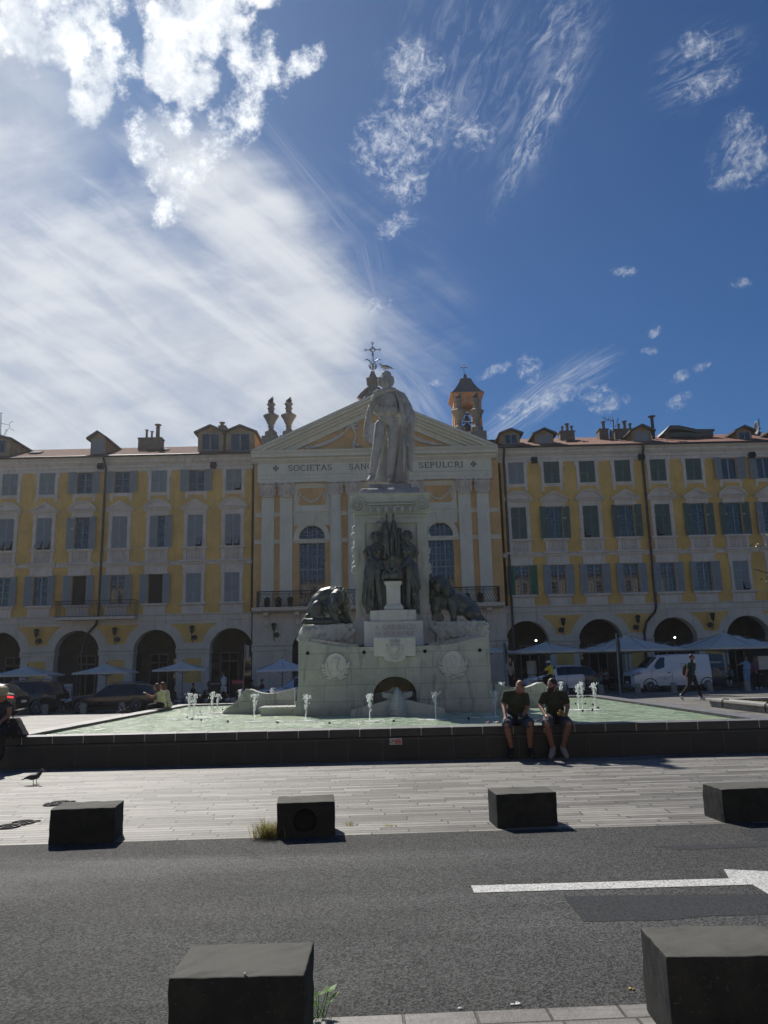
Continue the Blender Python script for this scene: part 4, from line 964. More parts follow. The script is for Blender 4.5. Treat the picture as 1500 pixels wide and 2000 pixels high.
def text(mb, s, x0, x1, z, h, y, th=.02, wt=.13):
    tot = sum(GL[c][0] if c != ' ' else .45 for c in s)+.16*(len(s)-1); k = (x1-x0)/tot; x = x0
    for c in s:
        if c == ' ': x += (.45+.16)*k; continue
        w, st_ = GL[c]
        for pl in st_:
            sf = pl[-1] == 'serif'; P = [p for p in pl if p != 'serif']
            for i in range(len(P)-1):
                cnt_[0] = (cnt_[0]+1) % 40; th_ = th+cnt_[0]*.0003
                a, b_ = P[i], P[i+1]; dxx, dzz = (b_[0]-a[0])*k, (b_[1]-a[1])*h
                thick = h*(wt*.35 if sf else wt*(.62+.5*abs(dzz)/(abs(dxx)+abs(dzz)+1e-6)))
                A_ = Vector((x+a[0]*k, y, z+a[1]*h)); B_ = Vector((x+b_[0]*k, y, z+b_[1]*h)); dd = (B_-A_).normalized()*thick*.3
                mb.bar(A_-dd, B_+dd, th, thick) if False else mb.prism([(A_.x-dd.x-dd.z/.3*.5, A_.z-dd.z+dd.x/.3*.5), (B_.x+dd.x-dd.z/.3*.5, B_.z+dd.z+dd.x/.3*.5), (B_.x+dd.x+dd.z/.3*.5, B_.z+dd.z-dd.x/.3*.5), (A_.x-dd.x+dd.z/.3*.5, A_.z-dd.z-dd.x/.3*.5)], y-th_, y+.002)
        x += (w+.16)*k
tx = MB(); yt = CY-.42
for i, (s, a, b_) in enumerate((('SOCIETAS', -6.78, -3.66), ('SANCTI', -2.42, -.10), ('SEPULCRI', 2.57, 5.74))):
    q = .0
    text(tx, s, a, b_, 15.56, .40, yt-.0003*i)
for cx in (-7.68, mir(-7.68)):
    for a in range(4):
        t = a*pi/2; P = [(-.02, .03), (-.10, .20), (.10, .20), (.02, .03)]
        tx.prism([(cx+p[0]*cos(t)-p[1]*sin(t), 15.76+p[0]*sin(t)+p[1]*cos(t)) for p in P], yt-.02, yt+.002)
    tx.box(cx-.035, cx+.035, yt-.021, yt+.001, 15.725, 15.795)
tx.build('lettering', MT['letter'], ch)
# attic pedestals and flaming urns
MT['flame'] = M('sooty_stone', (.10, .09, .08), .9, .3, 6)
URN = [(.52, 0), (.52, .42), (.40, .5), (.25, .66), (.20, .82), (.30, .90), (.20, .98), (.32, 1.14), (.42, 1.4), (.60, 1.72), (.64, 1.8), (.5, 1.9), (.26, 2.04), (.25, 2.34), (.34, 2.40), (.26, 2.46), (.25, 2.66), (.36, 2.72), (.36, 2.80), (.27, 2.86)]
for i, (x, w0) in enumerate(((-8.25, 1), (-6.94, 1), (mir(-8.25), 1), (mir(-6.94), 1))):
    z0 = 18.38
    mb = MB(); mb.sq([(.60, -1.4), (.60, .1), (.56, .12)], (x, CY+.95, z0-.0)); o = mb.build('pedestal', MT['urnstone'], ch)
    mb = MB(); mb.lathe([(r*.88 if r < .6 else r*.92, z*.93) for r, z in URN], (x, CY+.95, z0+.12), 14); 
    u = mb.build('urn', MT['urnstone'], o, True, 40)
    mb = MB(); zb = z0+.12+2.86*.93-.06
    for k in range(9):
        a = RN.uniform(0, 6.28); r0 = RN.uniform(0, .14); h = RN.uniform(.3, .62); lx = .16*(1 if i % 2 == 0 or True else 1)
        P = [(x+r0*cos(a), CY+.95+r0*sin(a), zb), (x+r0*1.3*cos(a)-.03, CY+.95+r0*sin(a), zb+h*.45), (x+r0*.6*cos(a)+lx, CY+.95, zb+h)]
        mb.tube(P, [.13, .10, .008], 6)
    mb.ball((x, CY+.95, zb+.1), (.2, .2, .18), 8, 6); mb.build('flame', MT['flame'], o, True)
for s in (1, -1): a, b_ = sorted((CXc+s*8.25, CXc+s*5.9)); mb = MB(); mb.box(a, b_, CY+.32, CY+1.6, 16.9, 18.30); mb.build('attic_wall', MT['urnstone'], ch)
# apex finial and cross
mb = MB(); F = (CXc, CY-.3, 20.6)
mb.sq([(.62, 0), (.62, .45), (.50, .5), (.36, .7), (.33, 1.35), (.46, 1.5), (.48, 1.75), (.30, 1.85), (.18, 2.15), (.14, 2.35), (.1, 2.4)], F)
for s in (-1, 1):
    P = [(F[0]+s*.35, F[1]-.1, F[2]+1.1), (F[0]+s*.55, F[1]-.1, F[2]+.85), (F[0]+s*.8, F[1]-.1, F[2]+.6), (F[0]+s*1.0, F[1]-.1, F[2]+.25)]; mb.tube(P, [.12, .16, .2, .26], 8); mb.ball(P[1], .19, 8, 6)
fin = mb.build('finial', MT['urnstone'], ch)
mb = MB(); x, y, z = CXc+.03, CY-.3, 22.95
mb.tube([(x-.07, y, z), (x-.05, y, z+1.5)], .022, 5); mb.tube([(x+.07, y, z), (x+.05, y, z+1.5)], .022, 5)
mb.tube([(x+.24*cos(t*pi/8), y+.24*sin(t*pi/8), z+.33) for t in range(16)], .035, 5, close=True)
for t in range(8): a = t*pi/4; mb.tube([(x+.24*cos(a), y+.24*sin(a), z+.33), (x+.30*cos(a), y+.30*sin(a), z+.58)], .03, 5)
for s in (-1, 1): mb.tube([(x+s*.06, y, z+.55), (x+s*.2, y, z+.85), (x+s*.42, y, z+1.02), (x+s*.66, y, z+.93)], [.02, .045, .04, .01], 5)
cz = z+1.76
mb.tube([(x+.15*cos(t*pi/8), y, cz+.15*sin(t*pi/8)) for t in range(16)], .035, 5, close=True); mb.tube([(x+.07*cos(t*pi/6), y, cz+.07*sin(t*pi/6)) for t in range(12)], .02, 5, close=True)
for t in range(12): a = t*pi/6+.26; mb.tube([(x+.15*cos(a), y, cz+.15*sin(a)), (x+.26*cos(a), y, cz+.26*sin(a))], [.03, .006], 5)
for (ax, az) in ((1, 0), (-1, 0), (0, 1), (0, -1)):
    L = .48; mb.tube([(x+ax*.15, y, cz+az*.15), (x+ax*L, y, cz+az*L)], .03, 5)
    if az >= 0:
        ex, ez = x+ax*.53, cz+az*.53
        mb.tube([(ex+.07*cos(t*pi/4), y, ez+.07*sin(t*pi/4)) for t in range(8)], .022, 5, close=True)
        for t in range(8): a = t*pi/4; mb.tube([(ex+.07*cos(a), y, ez+.07*sin(a)), (ex+.13*cos(a), y, ez+.13*sin(a))], [.02, .005], 4)
mb.build('cross', MT['iron'], fin)
# lantern, on the ground storey
p = at(535, 1228, CY-.35); mb = MB(); mb.tube([(p.x, CY-.02, p.z-.8), (p.x, CY-.38, p.z-.6), (p.x, CY-.38, p.z-.1)], .03, 6)
mb.lathe([(.03, -.16), (.09, -.1), (.13, .02), (.16, .26), (.19, .28), (.19, .34), (.10, .40), (.02, .43)], (p.x, CY-.38, p.z), 8); mb.lathe([(.02, -.06), (.17, -.05), (.19, 0), (.17, .05), (.02, .06)], (p.x+.17, CY-.26, p.z-.42), 12, axis='y'); mb.build('wall_lantern', MT['iron'], ch)
# ================================================================ bell tower behind
TY = 60.
p0, p1 = at(886, 800, TY), at(942, 800, TY); tc = (p0.x+p1.x)/2; hw = (p1.x-p0.x)/2-.05
zb, ze = at(913, 870, TY).z-3, at(913, 768, TY).z
MT['tower'] = M('tower_render', (.40, .23, .125), .95, .15, 1.5, .2, 20, streak=.5)
bt = T('bell_tower', 'slim orange bell tower with dark pointed roof and bell, beside the chapel pediment', 'bell tower', (tc, TY+hw, 0))
mb = MB(); za, zs = at(913, 838, TY).z-.9, at(913, 800, TY).z
for (y0, y1) in ((TY, TY+.35), (TY+2*hw-.35, TY+2*hw)):
    arch_wall(mb, tc-hw, tc+hw, za, ze, [(tc, hw*.50, zs)], y0, y1-y0, 0, 12); mb.box(tc-hw, tc+hw, y0, y1, zb-8, za)
for s in (-1, 1):
    a, b_ = sorted((tc+s*hw, tc+s*(hw-.35))); mb.box(a, b_, TY+.35, TY+hw-.3, za, ze); mb.box(a, b_, TY+hw+.3, TY+2*hw-.35, za, ze); mb.box(a, b_, TY+.35, TY+2*hw-.35, zb-8, za); mb.box(a, b_, TY+hw-.3, TY+hw+.3, zs+.5, ze)
mb.build('shaft', MT['tower'], bt)
mb = MB(); mb.sq([(hw+.02, ze-.5), (hw+.06, ze-.46), (hw+.06, ze-.3), (hw+.22, ze-.08), (hw+.26, ze-.04), (hw+.26, ze+.04)], (tc, TY+hw, 0)); mb.build('cornice', MT['tower'], bt)
zt = at(911, 727, TY).z; H_ = zt-ze
mb = MB(); prof = [(hw*1.10, ze+.05), (hw*.95, ze+H_*.14), (hw*.72, ze+H_*.36), (hw*.50, ze+H_*.62), (hw*.36, ze+H_*.86), (hw*.14, ze+H_*.93), (hw*.10, ze+H_*1.1), (.03, ze+H_*1.16)]
mb.sq([(r*1.06, z) for r, z in prof], (tc, TY+hw, 0)); mb.build('spire', MT['slate'], bt)
mb = MB(); zc = at(911, 707, TY).z; x = tc-.05; y = TY+hw; mb.tube([(x, y, zt), (x, y, zc+.22)], .022, 5); mb.tube([(x-.25, y, zc-.02), (x+.25, y, zc-.02)], .022, 5)
for q in ((0, .22), (-.25, -.02), (.25, -.02), (0, -.02)): mb.ball((x+q[0], y, zc+q[1]), .06, 6, 5)
mb.build('cross', MT['iron'], bt)
mb = MB(); zz_ = at(913, 836, TY).z; mb.lathe([(.42, 0), (.40, .06), (.30, .25), (.26, .55), (.2, .68), (.05, .74)], (tc, TY+hw, zz_), 14); mb.lathe([(.28, 0), (.27, .04), (.2, .16), (.17, .36), (.05, .48)], (tc, TY+hw, zz_+1.0), 12)
mb.box(tc-hw+.2, tc+hw-.2, TY+hw-.06, TY+hw+.06, zz_+1.5, zz_+1.62); mb.box(tc-hw+.2, tc+hw-.2, TY+hw-.06, TY+hw+.06, zz_+.76, zz_+.84); mb.box(tc-.3, tc-.25, TY+hw-.05, TY+hw+.05, zz_, zz_+1.5); mb.box(tc+.25, tc+.3, TY+hw-.05, TY+hw+.05, zz_, zz_+1.5)
mb.build('bell', MT['iron'], bt)
# ================================================================ pool
PX0, PX1, PY0, PY1, CZ, WZ = -7.0, 7.05, 14.0, 26.5, .55, .49
pool = T('pool_basin', 'long rectangular pool basin with dark stone walls and pale-jointed coping', 'pool', (0, PY0, 0))
def side(name, x0, x1, y0, y1):
    mb = MB(); mb.box(x0, x1, y0, y1, -.4, .40); mb.build(name, MT['tile_dark'], pool)
wt = .42
for (a, b_, c, d, nm) in ((PX0+.04, PX1-.04, PY0+.04, PY0+.34, 'front'), (PX0+.04, PX1-.04, PY1-.34, PY1-.04, 'b'), (PX0+.04, PX0+.34, PY0+.34, PY1-.34, 'l'), (PX1-.34, PX1-.04, PY0+.34, PY1-.34, 'r')):
    side('basin_wall', a, b_, c, d)
# coping stones along each edge, separate stones with pale joints
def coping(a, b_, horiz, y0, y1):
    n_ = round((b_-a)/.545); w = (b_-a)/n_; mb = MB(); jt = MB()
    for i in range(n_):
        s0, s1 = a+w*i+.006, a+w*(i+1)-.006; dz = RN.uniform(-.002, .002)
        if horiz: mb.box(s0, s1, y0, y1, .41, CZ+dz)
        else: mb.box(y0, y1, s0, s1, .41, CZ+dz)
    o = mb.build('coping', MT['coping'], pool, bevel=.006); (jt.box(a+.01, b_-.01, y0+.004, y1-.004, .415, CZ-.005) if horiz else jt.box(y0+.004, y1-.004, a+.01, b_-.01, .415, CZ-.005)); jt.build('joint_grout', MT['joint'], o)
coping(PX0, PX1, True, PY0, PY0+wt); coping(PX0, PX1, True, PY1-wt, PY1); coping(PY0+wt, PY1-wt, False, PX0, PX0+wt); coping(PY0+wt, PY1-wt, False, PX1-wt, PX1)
mb = MB(); i = 0
for k in range(24): x = PX0+.3+k*.6+RN.uniform(-.03, .03); mb.box(x, x+.007, PY0+.037, PY0+.0405, 0, .385)
mb.box(PX0+.05, PX1-.05, PY0+.030, PY0+.0406, .36, .372); mb.build('tile_joint', M('dark_joint', (.10, .11, .12), .8, .3, 5), pool)
# small sign
p = at(773, 1448, PY0+.03); sg = T('warning_sign', 'small white and red bathing ban sign on the pool wall', 'sign', (p.x, PY0+.03, p.z))
mb = MB(); mb.box(p.x-.108, p.x+.108, PY0+.018, PY0+.036, p.z-.052, p.z+.052); mb.build('plate', MT['white'], sg)
mb = MB(); mb.box(p.x-.022, p.x+.100, PY0+.014, PY0+.019, p.z-.042, p.z+.038); mb.build('red_panel', MT['red'], sg)
mb = MB(); mb.tube([(p.x-.066+.034*cos(t*pi/8), PY0+.015, p.z+.034*sin(t*pi/8)) for t in range(16)], .005, 4, close=True); mb.bar((p.x-.09, PY0+.015, p.z-.024), (p.x-.042, PY0+.015, p.z+.024), .005, .005); mb.ball((p.x-.06, PY0+.016, p.z+.01), (.01, .003, .01), 6, 4); mb.bar((p.x-.082, PY0+.016, p.z-.008), (p.x-.05, PY0+.016, p.z-.006), .005, .008)
mb.build('pictogram', MT['black'], sg)
def lettering(name, s, size, loc, mat, parent, rz=0, ext=.002, align='CENTER'):
    cu = bpy.data.curves.new(name, 'FONT'); cu.body = s; cu.size = size; cu.extrude = ext; cu.align_x = align; cu.align_y = 'CENTER'; cu.materials.append(mat)
    tmp = bpy.data.objects.new(name+'_t', cu); me = bpy.data.meshes.new_from_object(tmp); bpy.data.objects.remove(tmp)
    o = bpy.data.objects.new(name, me); COL.objects.link(o); o.parent = parent; o.location = Vector(loc)-wloc(parent); o.rotation_euler = (pi/2, 0, rz); return o
lettering('lettering', 'BAIGNADE', .026, (p.x+.039, PY0+.013, p.z+.016), MT['white'], sg); lettering('lettering', 'INTERDITE', .026, (p.x+.039, PY0+.013, p.z-.022), MT['white'], sg)
# water
m, n, b = newmat('pool_water'); P = pos(n)
f1 = n.noise(n.mapv(P, (1, 2.6, 1)), 2.3, 7, .68, 1.1); f2 = n.noise(n.mapv(P, (1, 2.4, 1)), 9, 4, .6, .8)
c = n.mix(n.remap(f1, .41, .60), (.15, .27, .16), (.52, .62, .45))
c = n.mix(n.remap(f2, .50, .66, 0, .8), c, (.84, .90, .76)); c = n.mix(n.remap(n.noise(P, .5, 4, .6), .52, .68, 0, .6), c, (.36, .42, .22))  # pale net painted into the colour for caustic light and sparkle
n.l.new(c, b.inputs['Base Color']); b.inputs['Roughness'].default_value = .14; b.inputs['IOR'].default_value = 1.33
h = n.math('ADD', n.noise(n.mapv(P, (1, 1.8, 1)), 7, 4, .6, .6), n.math('MULTIPLY', n.noise(P, 28, 3, .6), .35))
bp = n('ShaderNodeBump', {'Height': h, 'Strength': .8, 'Distance': .05}); n.l.new(bp.outputs[0], b.inputs['Normal'])
mb = MB(); mb.add([(PX0+.3, PY0+.3, WZ), (PX1-.3, PY0+.3, WZ), (PX1-.3, PY1-.3, WZ), (PX0+.3, PY1-.3, WZ)], [(0, 1, 2, 3)]); mb.build('water', m, kind='structure')
# jets
JM, jn, jb = newmat('spraying_water'); jb.inputs['Base Color'].default_value = (.88, .90, .90, 1); jb.inputs['Roughness'].default_value = .2
tl_ = jn('ShaderNodeBsdfTranslucent', {0: (.92, .94, .95, 1)}); tp_ = jn('ShaderNodeBsdfTransparent'); mx1 = jn('ShaderNodeMixShader', {0: .6, 1: jb.outputs[0], 2: tl_.outputs[0]}); mx2 = jn('ShaderNodeMixShader', {0: .22, 1: mx1.outputs[0], 2: tp_.outputs[0]})
jn.l.new(mx2.outputs[0], [q for q in jn.n if q.type == 'OUTPUT_MATERIAL'][0].inputs[0])
FM = M('water_foam', (.80, .83, .79), .7, .25, 30, .8, 60)
JETS = [((368, 1404), 1354, 'twin'), ((378, 1404), 1356, 'twin'), ((413, 1393), 1352, ''), ((424, 1393), 1356, ''), ((496, 1410), 1356, ''), ((597, 1409), 1357, ''), ((722, 1409), 1355, ''), ((851, 1406), 1351, ''), ((968, 1401), 1348, ''),
        ((1097, 1375), 1331, ''), ((1130, 1387), 1336, ''), ((1138, 1387), 1332, ''), ((1162, 1387), 1334, ''), ((467, 1378), 1347, ''), ((530, 1372), 1344, ''), ((980+0, 1372), 1333, '')]
JL = ['jet nearest the two seated women, first of the tight pair', 'second of the tight pair of jets near the seated women', 'jet just beyond the tight pair, thicker head', 'slimmer jet next to the thick-headed one', 'jet in front of the scroll-ended stone wing', 'jet before the flared corner of the monument base, under the helmeted medallion',
      'jet beside the stone prow on its wreathed helmet medallion side', 'jet beside the stone prow on its bare-headed medallion side', 'jet just behind the bald seated man', 'jet seen beside the bearded man between him and the small car', 'lower of the paired jets beyond the bearded man', 'taller of the paired jets beyond the bearded man', 'lone jet nearest the white van end of the pool', 'jet against the curled end of the stone wing', 'jet behind the stone wing before the silver car', 'jet mostly hidden behind the bald man and monument']
for i, ((bx, by), ty, _) in enumerate(JETS):
    g = gr(bx, by, WZ); top = at(bx-1, ty, g.y); H_ = max(.3, top.z-WZ); rn = random.Random(50+i)
    t = T('water_jet', 'white '+JL[i], 'water jet', (g.x, g.y, WZ), group='fountain jets in the pool')
    mb = MB(); P = []; Rr = []
    for k in range(12):
        f = k/11; P.append((g.x+rn.uniform(-.010, .010)*(.3+f)+(.02*f), g.y+rn.uniform(-.01, .01), WZ+H_*f)); Rr.append(.010+.022*max(0, f-.45)*rn.uniform(.3, 1.7))
    mb.tube(P, Rr, 6)
    for k in range(110):
        f = rn.random()**.6; s = .036*(.15+f*f*1.3); rr = rn.uniform(.004, .013)
        mb.ball((g.x+rn.gauss(0, s)+.02*f, g.y+rn.gauss(0, s), WZ+H_*(.15+.85*f)), (rr, rr, rr*rn.uniform(1, 3)), 5, 3)
    mb.build('spray', JM, t, True)
    mb = MB()
    for k in range(14):
        a = rn.uniform(0, 6.28); r0 = abs(rn.gauss(0, .16)); rr = rn.uniform(.03, .09); mb.ball((g.x+r0*cos(a)*1.6, g.y+r0*sin(a), WZ+.002), (rr*1.4, rr, .012), 8, 4)
    mb.build('foam', FM, t, True)
NZL = [(445, 1409), (542, 1411), (644, 1412), (769, 1408), (915, 1403), (366, 1401), (391, 1391), (393, 1406), (375, 1404), (1124, 1374), (1143, 1374), (1158, 1376), (1168, 1382), (1157, 1386), (1138, 1388), (435, 1386)]
for i, (x, y) in enumerate(NZL):
    g = gr(x, y, WZ+.02); mb = MB(); mb.lathe([(.022, -.05), (.026, 0), (.026, .03), (.015, .045)], (g.x, g.y, WZ), 8); o = mb.build('spray_nozzle', MT['black'])
    tag(o, 'small black nozzle head poking out of the green water', 'nozzle', 'nozzle heads in the pool')
# ================================================================ monument
MY, MX = 19.5, .17
mon = T('monument', 'tall pale marble monument with flared base, stepped plinth and scrolled capital in the pool', 'monument', (MX, 22, WZ))
m, n, b = newmat('coursed_marble'); P = pos(n); sx = n('ShaderNodeSeparateXYZ', {0: P}).outputs
V = n('ShaderNodeCombineXYZ', {0: n.math('ADD', sx[0], n.math('MULTIPLY', sx[1], 1.0)), 1: sx[2], 2: 0.}).outputs[0]
br = n('ShaderNodeTexBrick', {'Vector': n.mapv(V, (1, 1, 1), (.3, -.03, 0)), 'Color1': (1, 1, 1, 1), 'Color2': (.86, .86, .86, 1), 'Mortar': (.40, .40, .38, 1), 'Scale': 1., 'Mortar Size': .006, 'Mortar Smooth': .5, 'Brick Width': 1.35, 'Row Height': .39}, offset=.5)
c = n.mix(n.remap(n.noise(P, 1.3, 6, .6), .3, .7), (.41, .43, .40), (.54, .56, .52)); c = n.mix(1., c, br.outputs[0], 'MULTIPLY')
s1 = n.remap(n.noise(n.mapv(P, (2.4, 2.4, .45)), 1.7, 7, .68, .5), .52, .72); c = n.mix(n.math('MULTIPLY', s1, .78), c, (.19, .195, .17))
s2 = n.remap(n.noise(P, 3.2, 6, .7, .5), .56, .66); c = n.mix(n.math('MULTIPLY', s2, .5), c, (.27, .275, .25))
low = n.remap(n.math('ADD', sx[2], n.math('MULTIPLY', n.noise(P, 3, 3, .6), .5)), .95, .65); c = n.mix(n.math('MULTIPLY', low, .45), c, (.25, .26, .20))
n.l.new(c, b.inputs['Base Color']); b.inputs['Roughness'].default_value = .75
hh = n.math('ADD', n.noise(P, 20, 5, .65), n.math('MULTIPLY', br.outputs[1], -1.5)); bp = n('ShaderNodeBump', {'Height': hh, 'Strength': .3, 'Distance': .02}); n.l.new(bp.outputs[0], b.inputs['Normal'])
MT['coursed'] = m
def silh(z):
    return 2.39 if z >= 1.3 else 2.39+.17*((1.3-z)/.9)**2
def topz(u):   # u = |x-MX|, the sagging top edge
    return 2.31 if u > 2.34 else (2.12+.19*ss((u-.95)/1.45)**1.3 if u > .95 else 2.12)
base = MB(); NC, NZr, ZS, RZ = .53, .53, .95, .43
Y1 = MY+5.0
for s in (-1, 1):
    P = []
    for k in range(10): z = .3+(1.3-.3)*k/9; P.append((MX+s*silh(z), z))
    P.append((MX+s*2.39, 2.31))
    for k in range(13): u = 2.39-(2.39-NC)*k/12; P.append((MX+s*u, topz(u)))
    P.append((MX+s*NC, .3)); base.prism(P, MY, Y1)
ns = 16
for i in range(ns):
    a, b_ = pi*i/ns, pi*(i+1)/ns; p0 = (MX-NC*cos(a), ZS+RZ*sin(a)); p1 = (MX-NC*cos(b_), ZS+RZ*sin(b_))
    base.prism([p0, p1, (p1[0], 2.12), (p0[0], 2.12)], MY+.001, MY+1.2)
base.box(MX-NC, MX+NC, MY+1.2, Y1, .3, 2.12)
bo = base.build('base', MT['coursed'], mon)
# niche back with its ledge, dark coloured shapes
mb = MB(); mb.box(MX-.5, MX+.5, MY+1.12, MY+1.2, .4, 1.38); mb.prism([(MX-.52, .95), (MX-.2, 1.02), (MX, 1.12), (MX+.2, 1.02), (MX+.54, .95), (MX+.54, .5), (MX-.52, .5)], MY+.5, MY+.62); mb.build('niche_back', MT['marble'], bo)
# curved step behind the top edge
mb = MB()
for s in (-1, 1):
    P = [(MX+s*2.25, 2.0), (MX+s*2.25, 2.37)]+[(MX+s*(2.25-1.35*k/12), 2.20+.17*ss((2.25-1.35*k/12-.9)/1.35)) for k in range(13)]+[(MX+s*.9, 2.0)]
    mb.prism(P, MY+.42, Y1-.3)
mb.build('upper_step', MT['marble'], mon)
# round drain holes
for (px, py) in ((601, 1276), (711, 1274), (830, 1272), (937, 1270)):
    p = at(px, py, MY); mb = MB(); mb.lathe([(.038, -.006), (.038, .0)], (p.x, MY+.0, p.z), 14, axis='y'); mb.tube([(p.x+.04*cos(t*pi/7), MY-.008, p.z+.04*sin(t*pi/7)) for t in range(14)], .008, 5, close=True); mb.build('drain_hole', MT['dark'], bo)
# arms block
mb = MB(); x0, x1 = at(730, 1250, MY).x, at(811, 1250, MY).x; xm = (x0+x1)/2; z0, z1 = at(770, 1282, MY).z, at(770, 1246, MY).z
mb.prism([(x0, z0), (x0, z1), (x1, z1), (x1, z0), (xm+.26, z0), (xm+.26, z0-.08), (xm+.14, z0-.13), (xm+.05, z0-.13), (xm, z0-.16), (xm-.05, z0-.13), (xm-.14, z0-.13), (xm-.26, z0-.08), (xm-.26, z0)], MY-.09, MY+.05)
ab = mb.build('arms_block', MT['marble2'], mon, bevel=.006)
mb = MB(); zc = (z0+z1)/2-.04
mb.prism([(xm-.10, zc+.10), (xm+.10, zc+.10), (xm+.11, zc-.02), (xm+.06, zc-.13), (xm, zc-.17), (xm-.06, zc-.13), (xm-.11, zc-.02)], MY-.12, MY-.08)
mb.box(xm-.12, xm+.12, MY-.125, MY-.08, zc+.11, zc+.14)
for k in range(9): t = -.12+.03*k; mb.box(xm+t-.009, xm+t+.009, MY-.12, MY-.08, zc+.15, zc+.21)
mb.tube([(xm-.12, MY-.1, zc+.145), (xm-.13, MY-.1, zc+.215), (xm, MY-.1, zc+.235), (xm+.13, MY-.1, zc+.215), (xm+.12, MY-.1, zc+.145)], .014, 5)
for s in (-1, 1):
    P = [(xm+s*.03, MY-.1, zc-.24), (xm+s*.14, MY-.1, zc-.16), (xm+s*.19, MY-.1, zc-.03), (xm+s*.17, MY-.1, zc+.10)]; mb.tube(P, .010, 5)
    for k in range(12):
        f = k/11; q = Vector(P[0]).lerp(Vector(P[1]), min(1, f*3)) if f < .34 else (Vector(P[1]).lerp(Vector(P[2]), (f-.33)*3) if f < .67 else Vector(P[2]).lerp(Vector(P[3]), (f-.66)*3))
        mb.ball((q.x+s*(.02 if k % 2 else -.02), MY-.1, q.z), (.022, .014, .03), 6, 4)
mb.build('coat_of_arms', MT['marble2'], ab, True)
# medallions
def medallion(px, py, helmet):
    c = at(px, py, MY); mb = MB()
    mb.lathe([(.02, -.05), (.26, -.045), (.275, -.02), (.275, .01)], (c.x, MY, c.z+.03), 28, axis='y', sy=1.1)
    o = mb.build('medallion', MT['marble2'], mon, True, 40)
    mb = MB(); mb.tube([(c.x+.265*cos(t*pi/14), MY-.05, c.z+.03+.29*sin(t*pi/14)) for t in range(28)], .012, 5, close=True)
    hz = c.z+.08
    mb.ball((c.x, MY-.06, hz), (.072, .05, .095), 12, 8); mb.ball((c.x, MY-.11, hz-.005), (.012, .02, .02), 6, 4); mb.box(c.x-.025, c.x+.025, MY-.112, MY-.09, hz-.045, hz-.037); 
    for s in (-1, 1): mb.ball((c.x+s*.027, MY-.105, hz+.018), (.014, .01, .007), 6, 4)
    mb.chain([(c.x, MY-.05, hz-.08), (c.x, MY-.045, hz-.15)], [.04, .05], 8); mb.ball((c.x, MY-.035, hz-.22), (.16, .045, .085), 12, 6)
    if helmet:
        mb.lathe([(.085, 0), (.088, .02), (.078, .035), (.082, .075), (.07, .09), (.01, .095)], (c.x, MY-.055, hz+.045), 14, sy=.7)
    else: mb.ball((c.x, MY-.055, hz+.06), (.078, .05, .05), 10, 6)
    mb.build('portrait', MT['marble2'], o, True)
    mb = MB()
    for s in (-1, 1):
        P = [(c.x+s*-.07, MY-.055, c.z-.36), (c.x+s*.06, MY-.055, c.z-.29), (c.x+s*.18, MY-.055, c.z-.22), (c.x+s*.26, MY-.055, c.z-.08), (c.x+s*.28, MY-.055, c.z+.05)]
        mb.tube(P, [.014, .014, .012, .010, .006], 6)
        for k in range(15):
            f = .25+.75*k/14; i_ = min(3, int(f*4)); q = Vector(P[i_]).lerp(Vector(P[i_+1]), f*4-i_); sd_ = 1 if k % 2 else -1
            a = math.atan2(P[i_+1][2]-P[i_][2], P[i_+1][0]-P[i_][0])+sd_*.75; e = q+Vector((cos(a), 0, sin(a)))*.06
            mb.ball(e, (.055, .014, .024), 8, 4, rot=Matrix.Rotation(-a, 3, 'Y'))
    mb.build('wreath', MT['marble2'], o, True)
medallion(656, 1302, True); medallion(885, 1297, False)
# stepped plinth in front of the shaft
def blk(name, pa, pb, ytop, ybot, Y, Yb, mat='marble2', bev=.012, par=mon):
    a, b_ = at(*pa, Y), at(*pb, Y); zt = at((pa[0]+pb[0])/2, ytop, Y).z; zb = at((pa[0]+pb[0])/2, ybot, Y).z
    mb = MB(); mb.box(a.x, b_.x, Y, Yb, zb, zt); return mb.build(name, MT[mat], par, bevel=bev), (a.x, b_.x, zb, zt)
io, (ix0, ix1, iz0, iz1) = blk('inscription_block', (711, 1240), (827, 1240), 1213, 1262, 20.2, 21.5)
a, g_ = 0, 0
blk('plinth_block', (723, 1200), (813, 1200), 1191.5, 1213, 20.32, 21.4); blk('plinth_block', (740, 1200), (796, 1200), 1191, 1213, 20.27, 20.6)
tx = MB(); zz1 = at(770, 1229, 20.2).z
text(tx, 'A GARIBALDI', at(733, 1224, 20.2).x, at(812, 1224, 20.2).x, zz1, .125, 20.2, .004, .14)
text(tx, 'SA VILLE NATALE', at(734, 1238, 20.2).x, at(808, 1238, 20.2).x, at(770, 1241, 20.2).z, .10, 20.2, .004, .14); tx.build('inscription', MT['incised'], io)
c = at(769, 1188, 20.6); k = .9
z0 = at(769, 1191, 20.4).z; z1 = at(769, 1135, 20.4).z; hh = z1-z0
mb = MB(); mb.sq([(.255, 0), (.255, .085), (.235, .095), (.20, .15), (.185, .18), (.185, hh-.14), (.20, hh-.10), (.225, hh-.08), (.235, hh-.07), (.235, hh)], (c.x, 20.62, z0)); mb.build('pedestal', MT['marble2'], mon, bevel=.006)
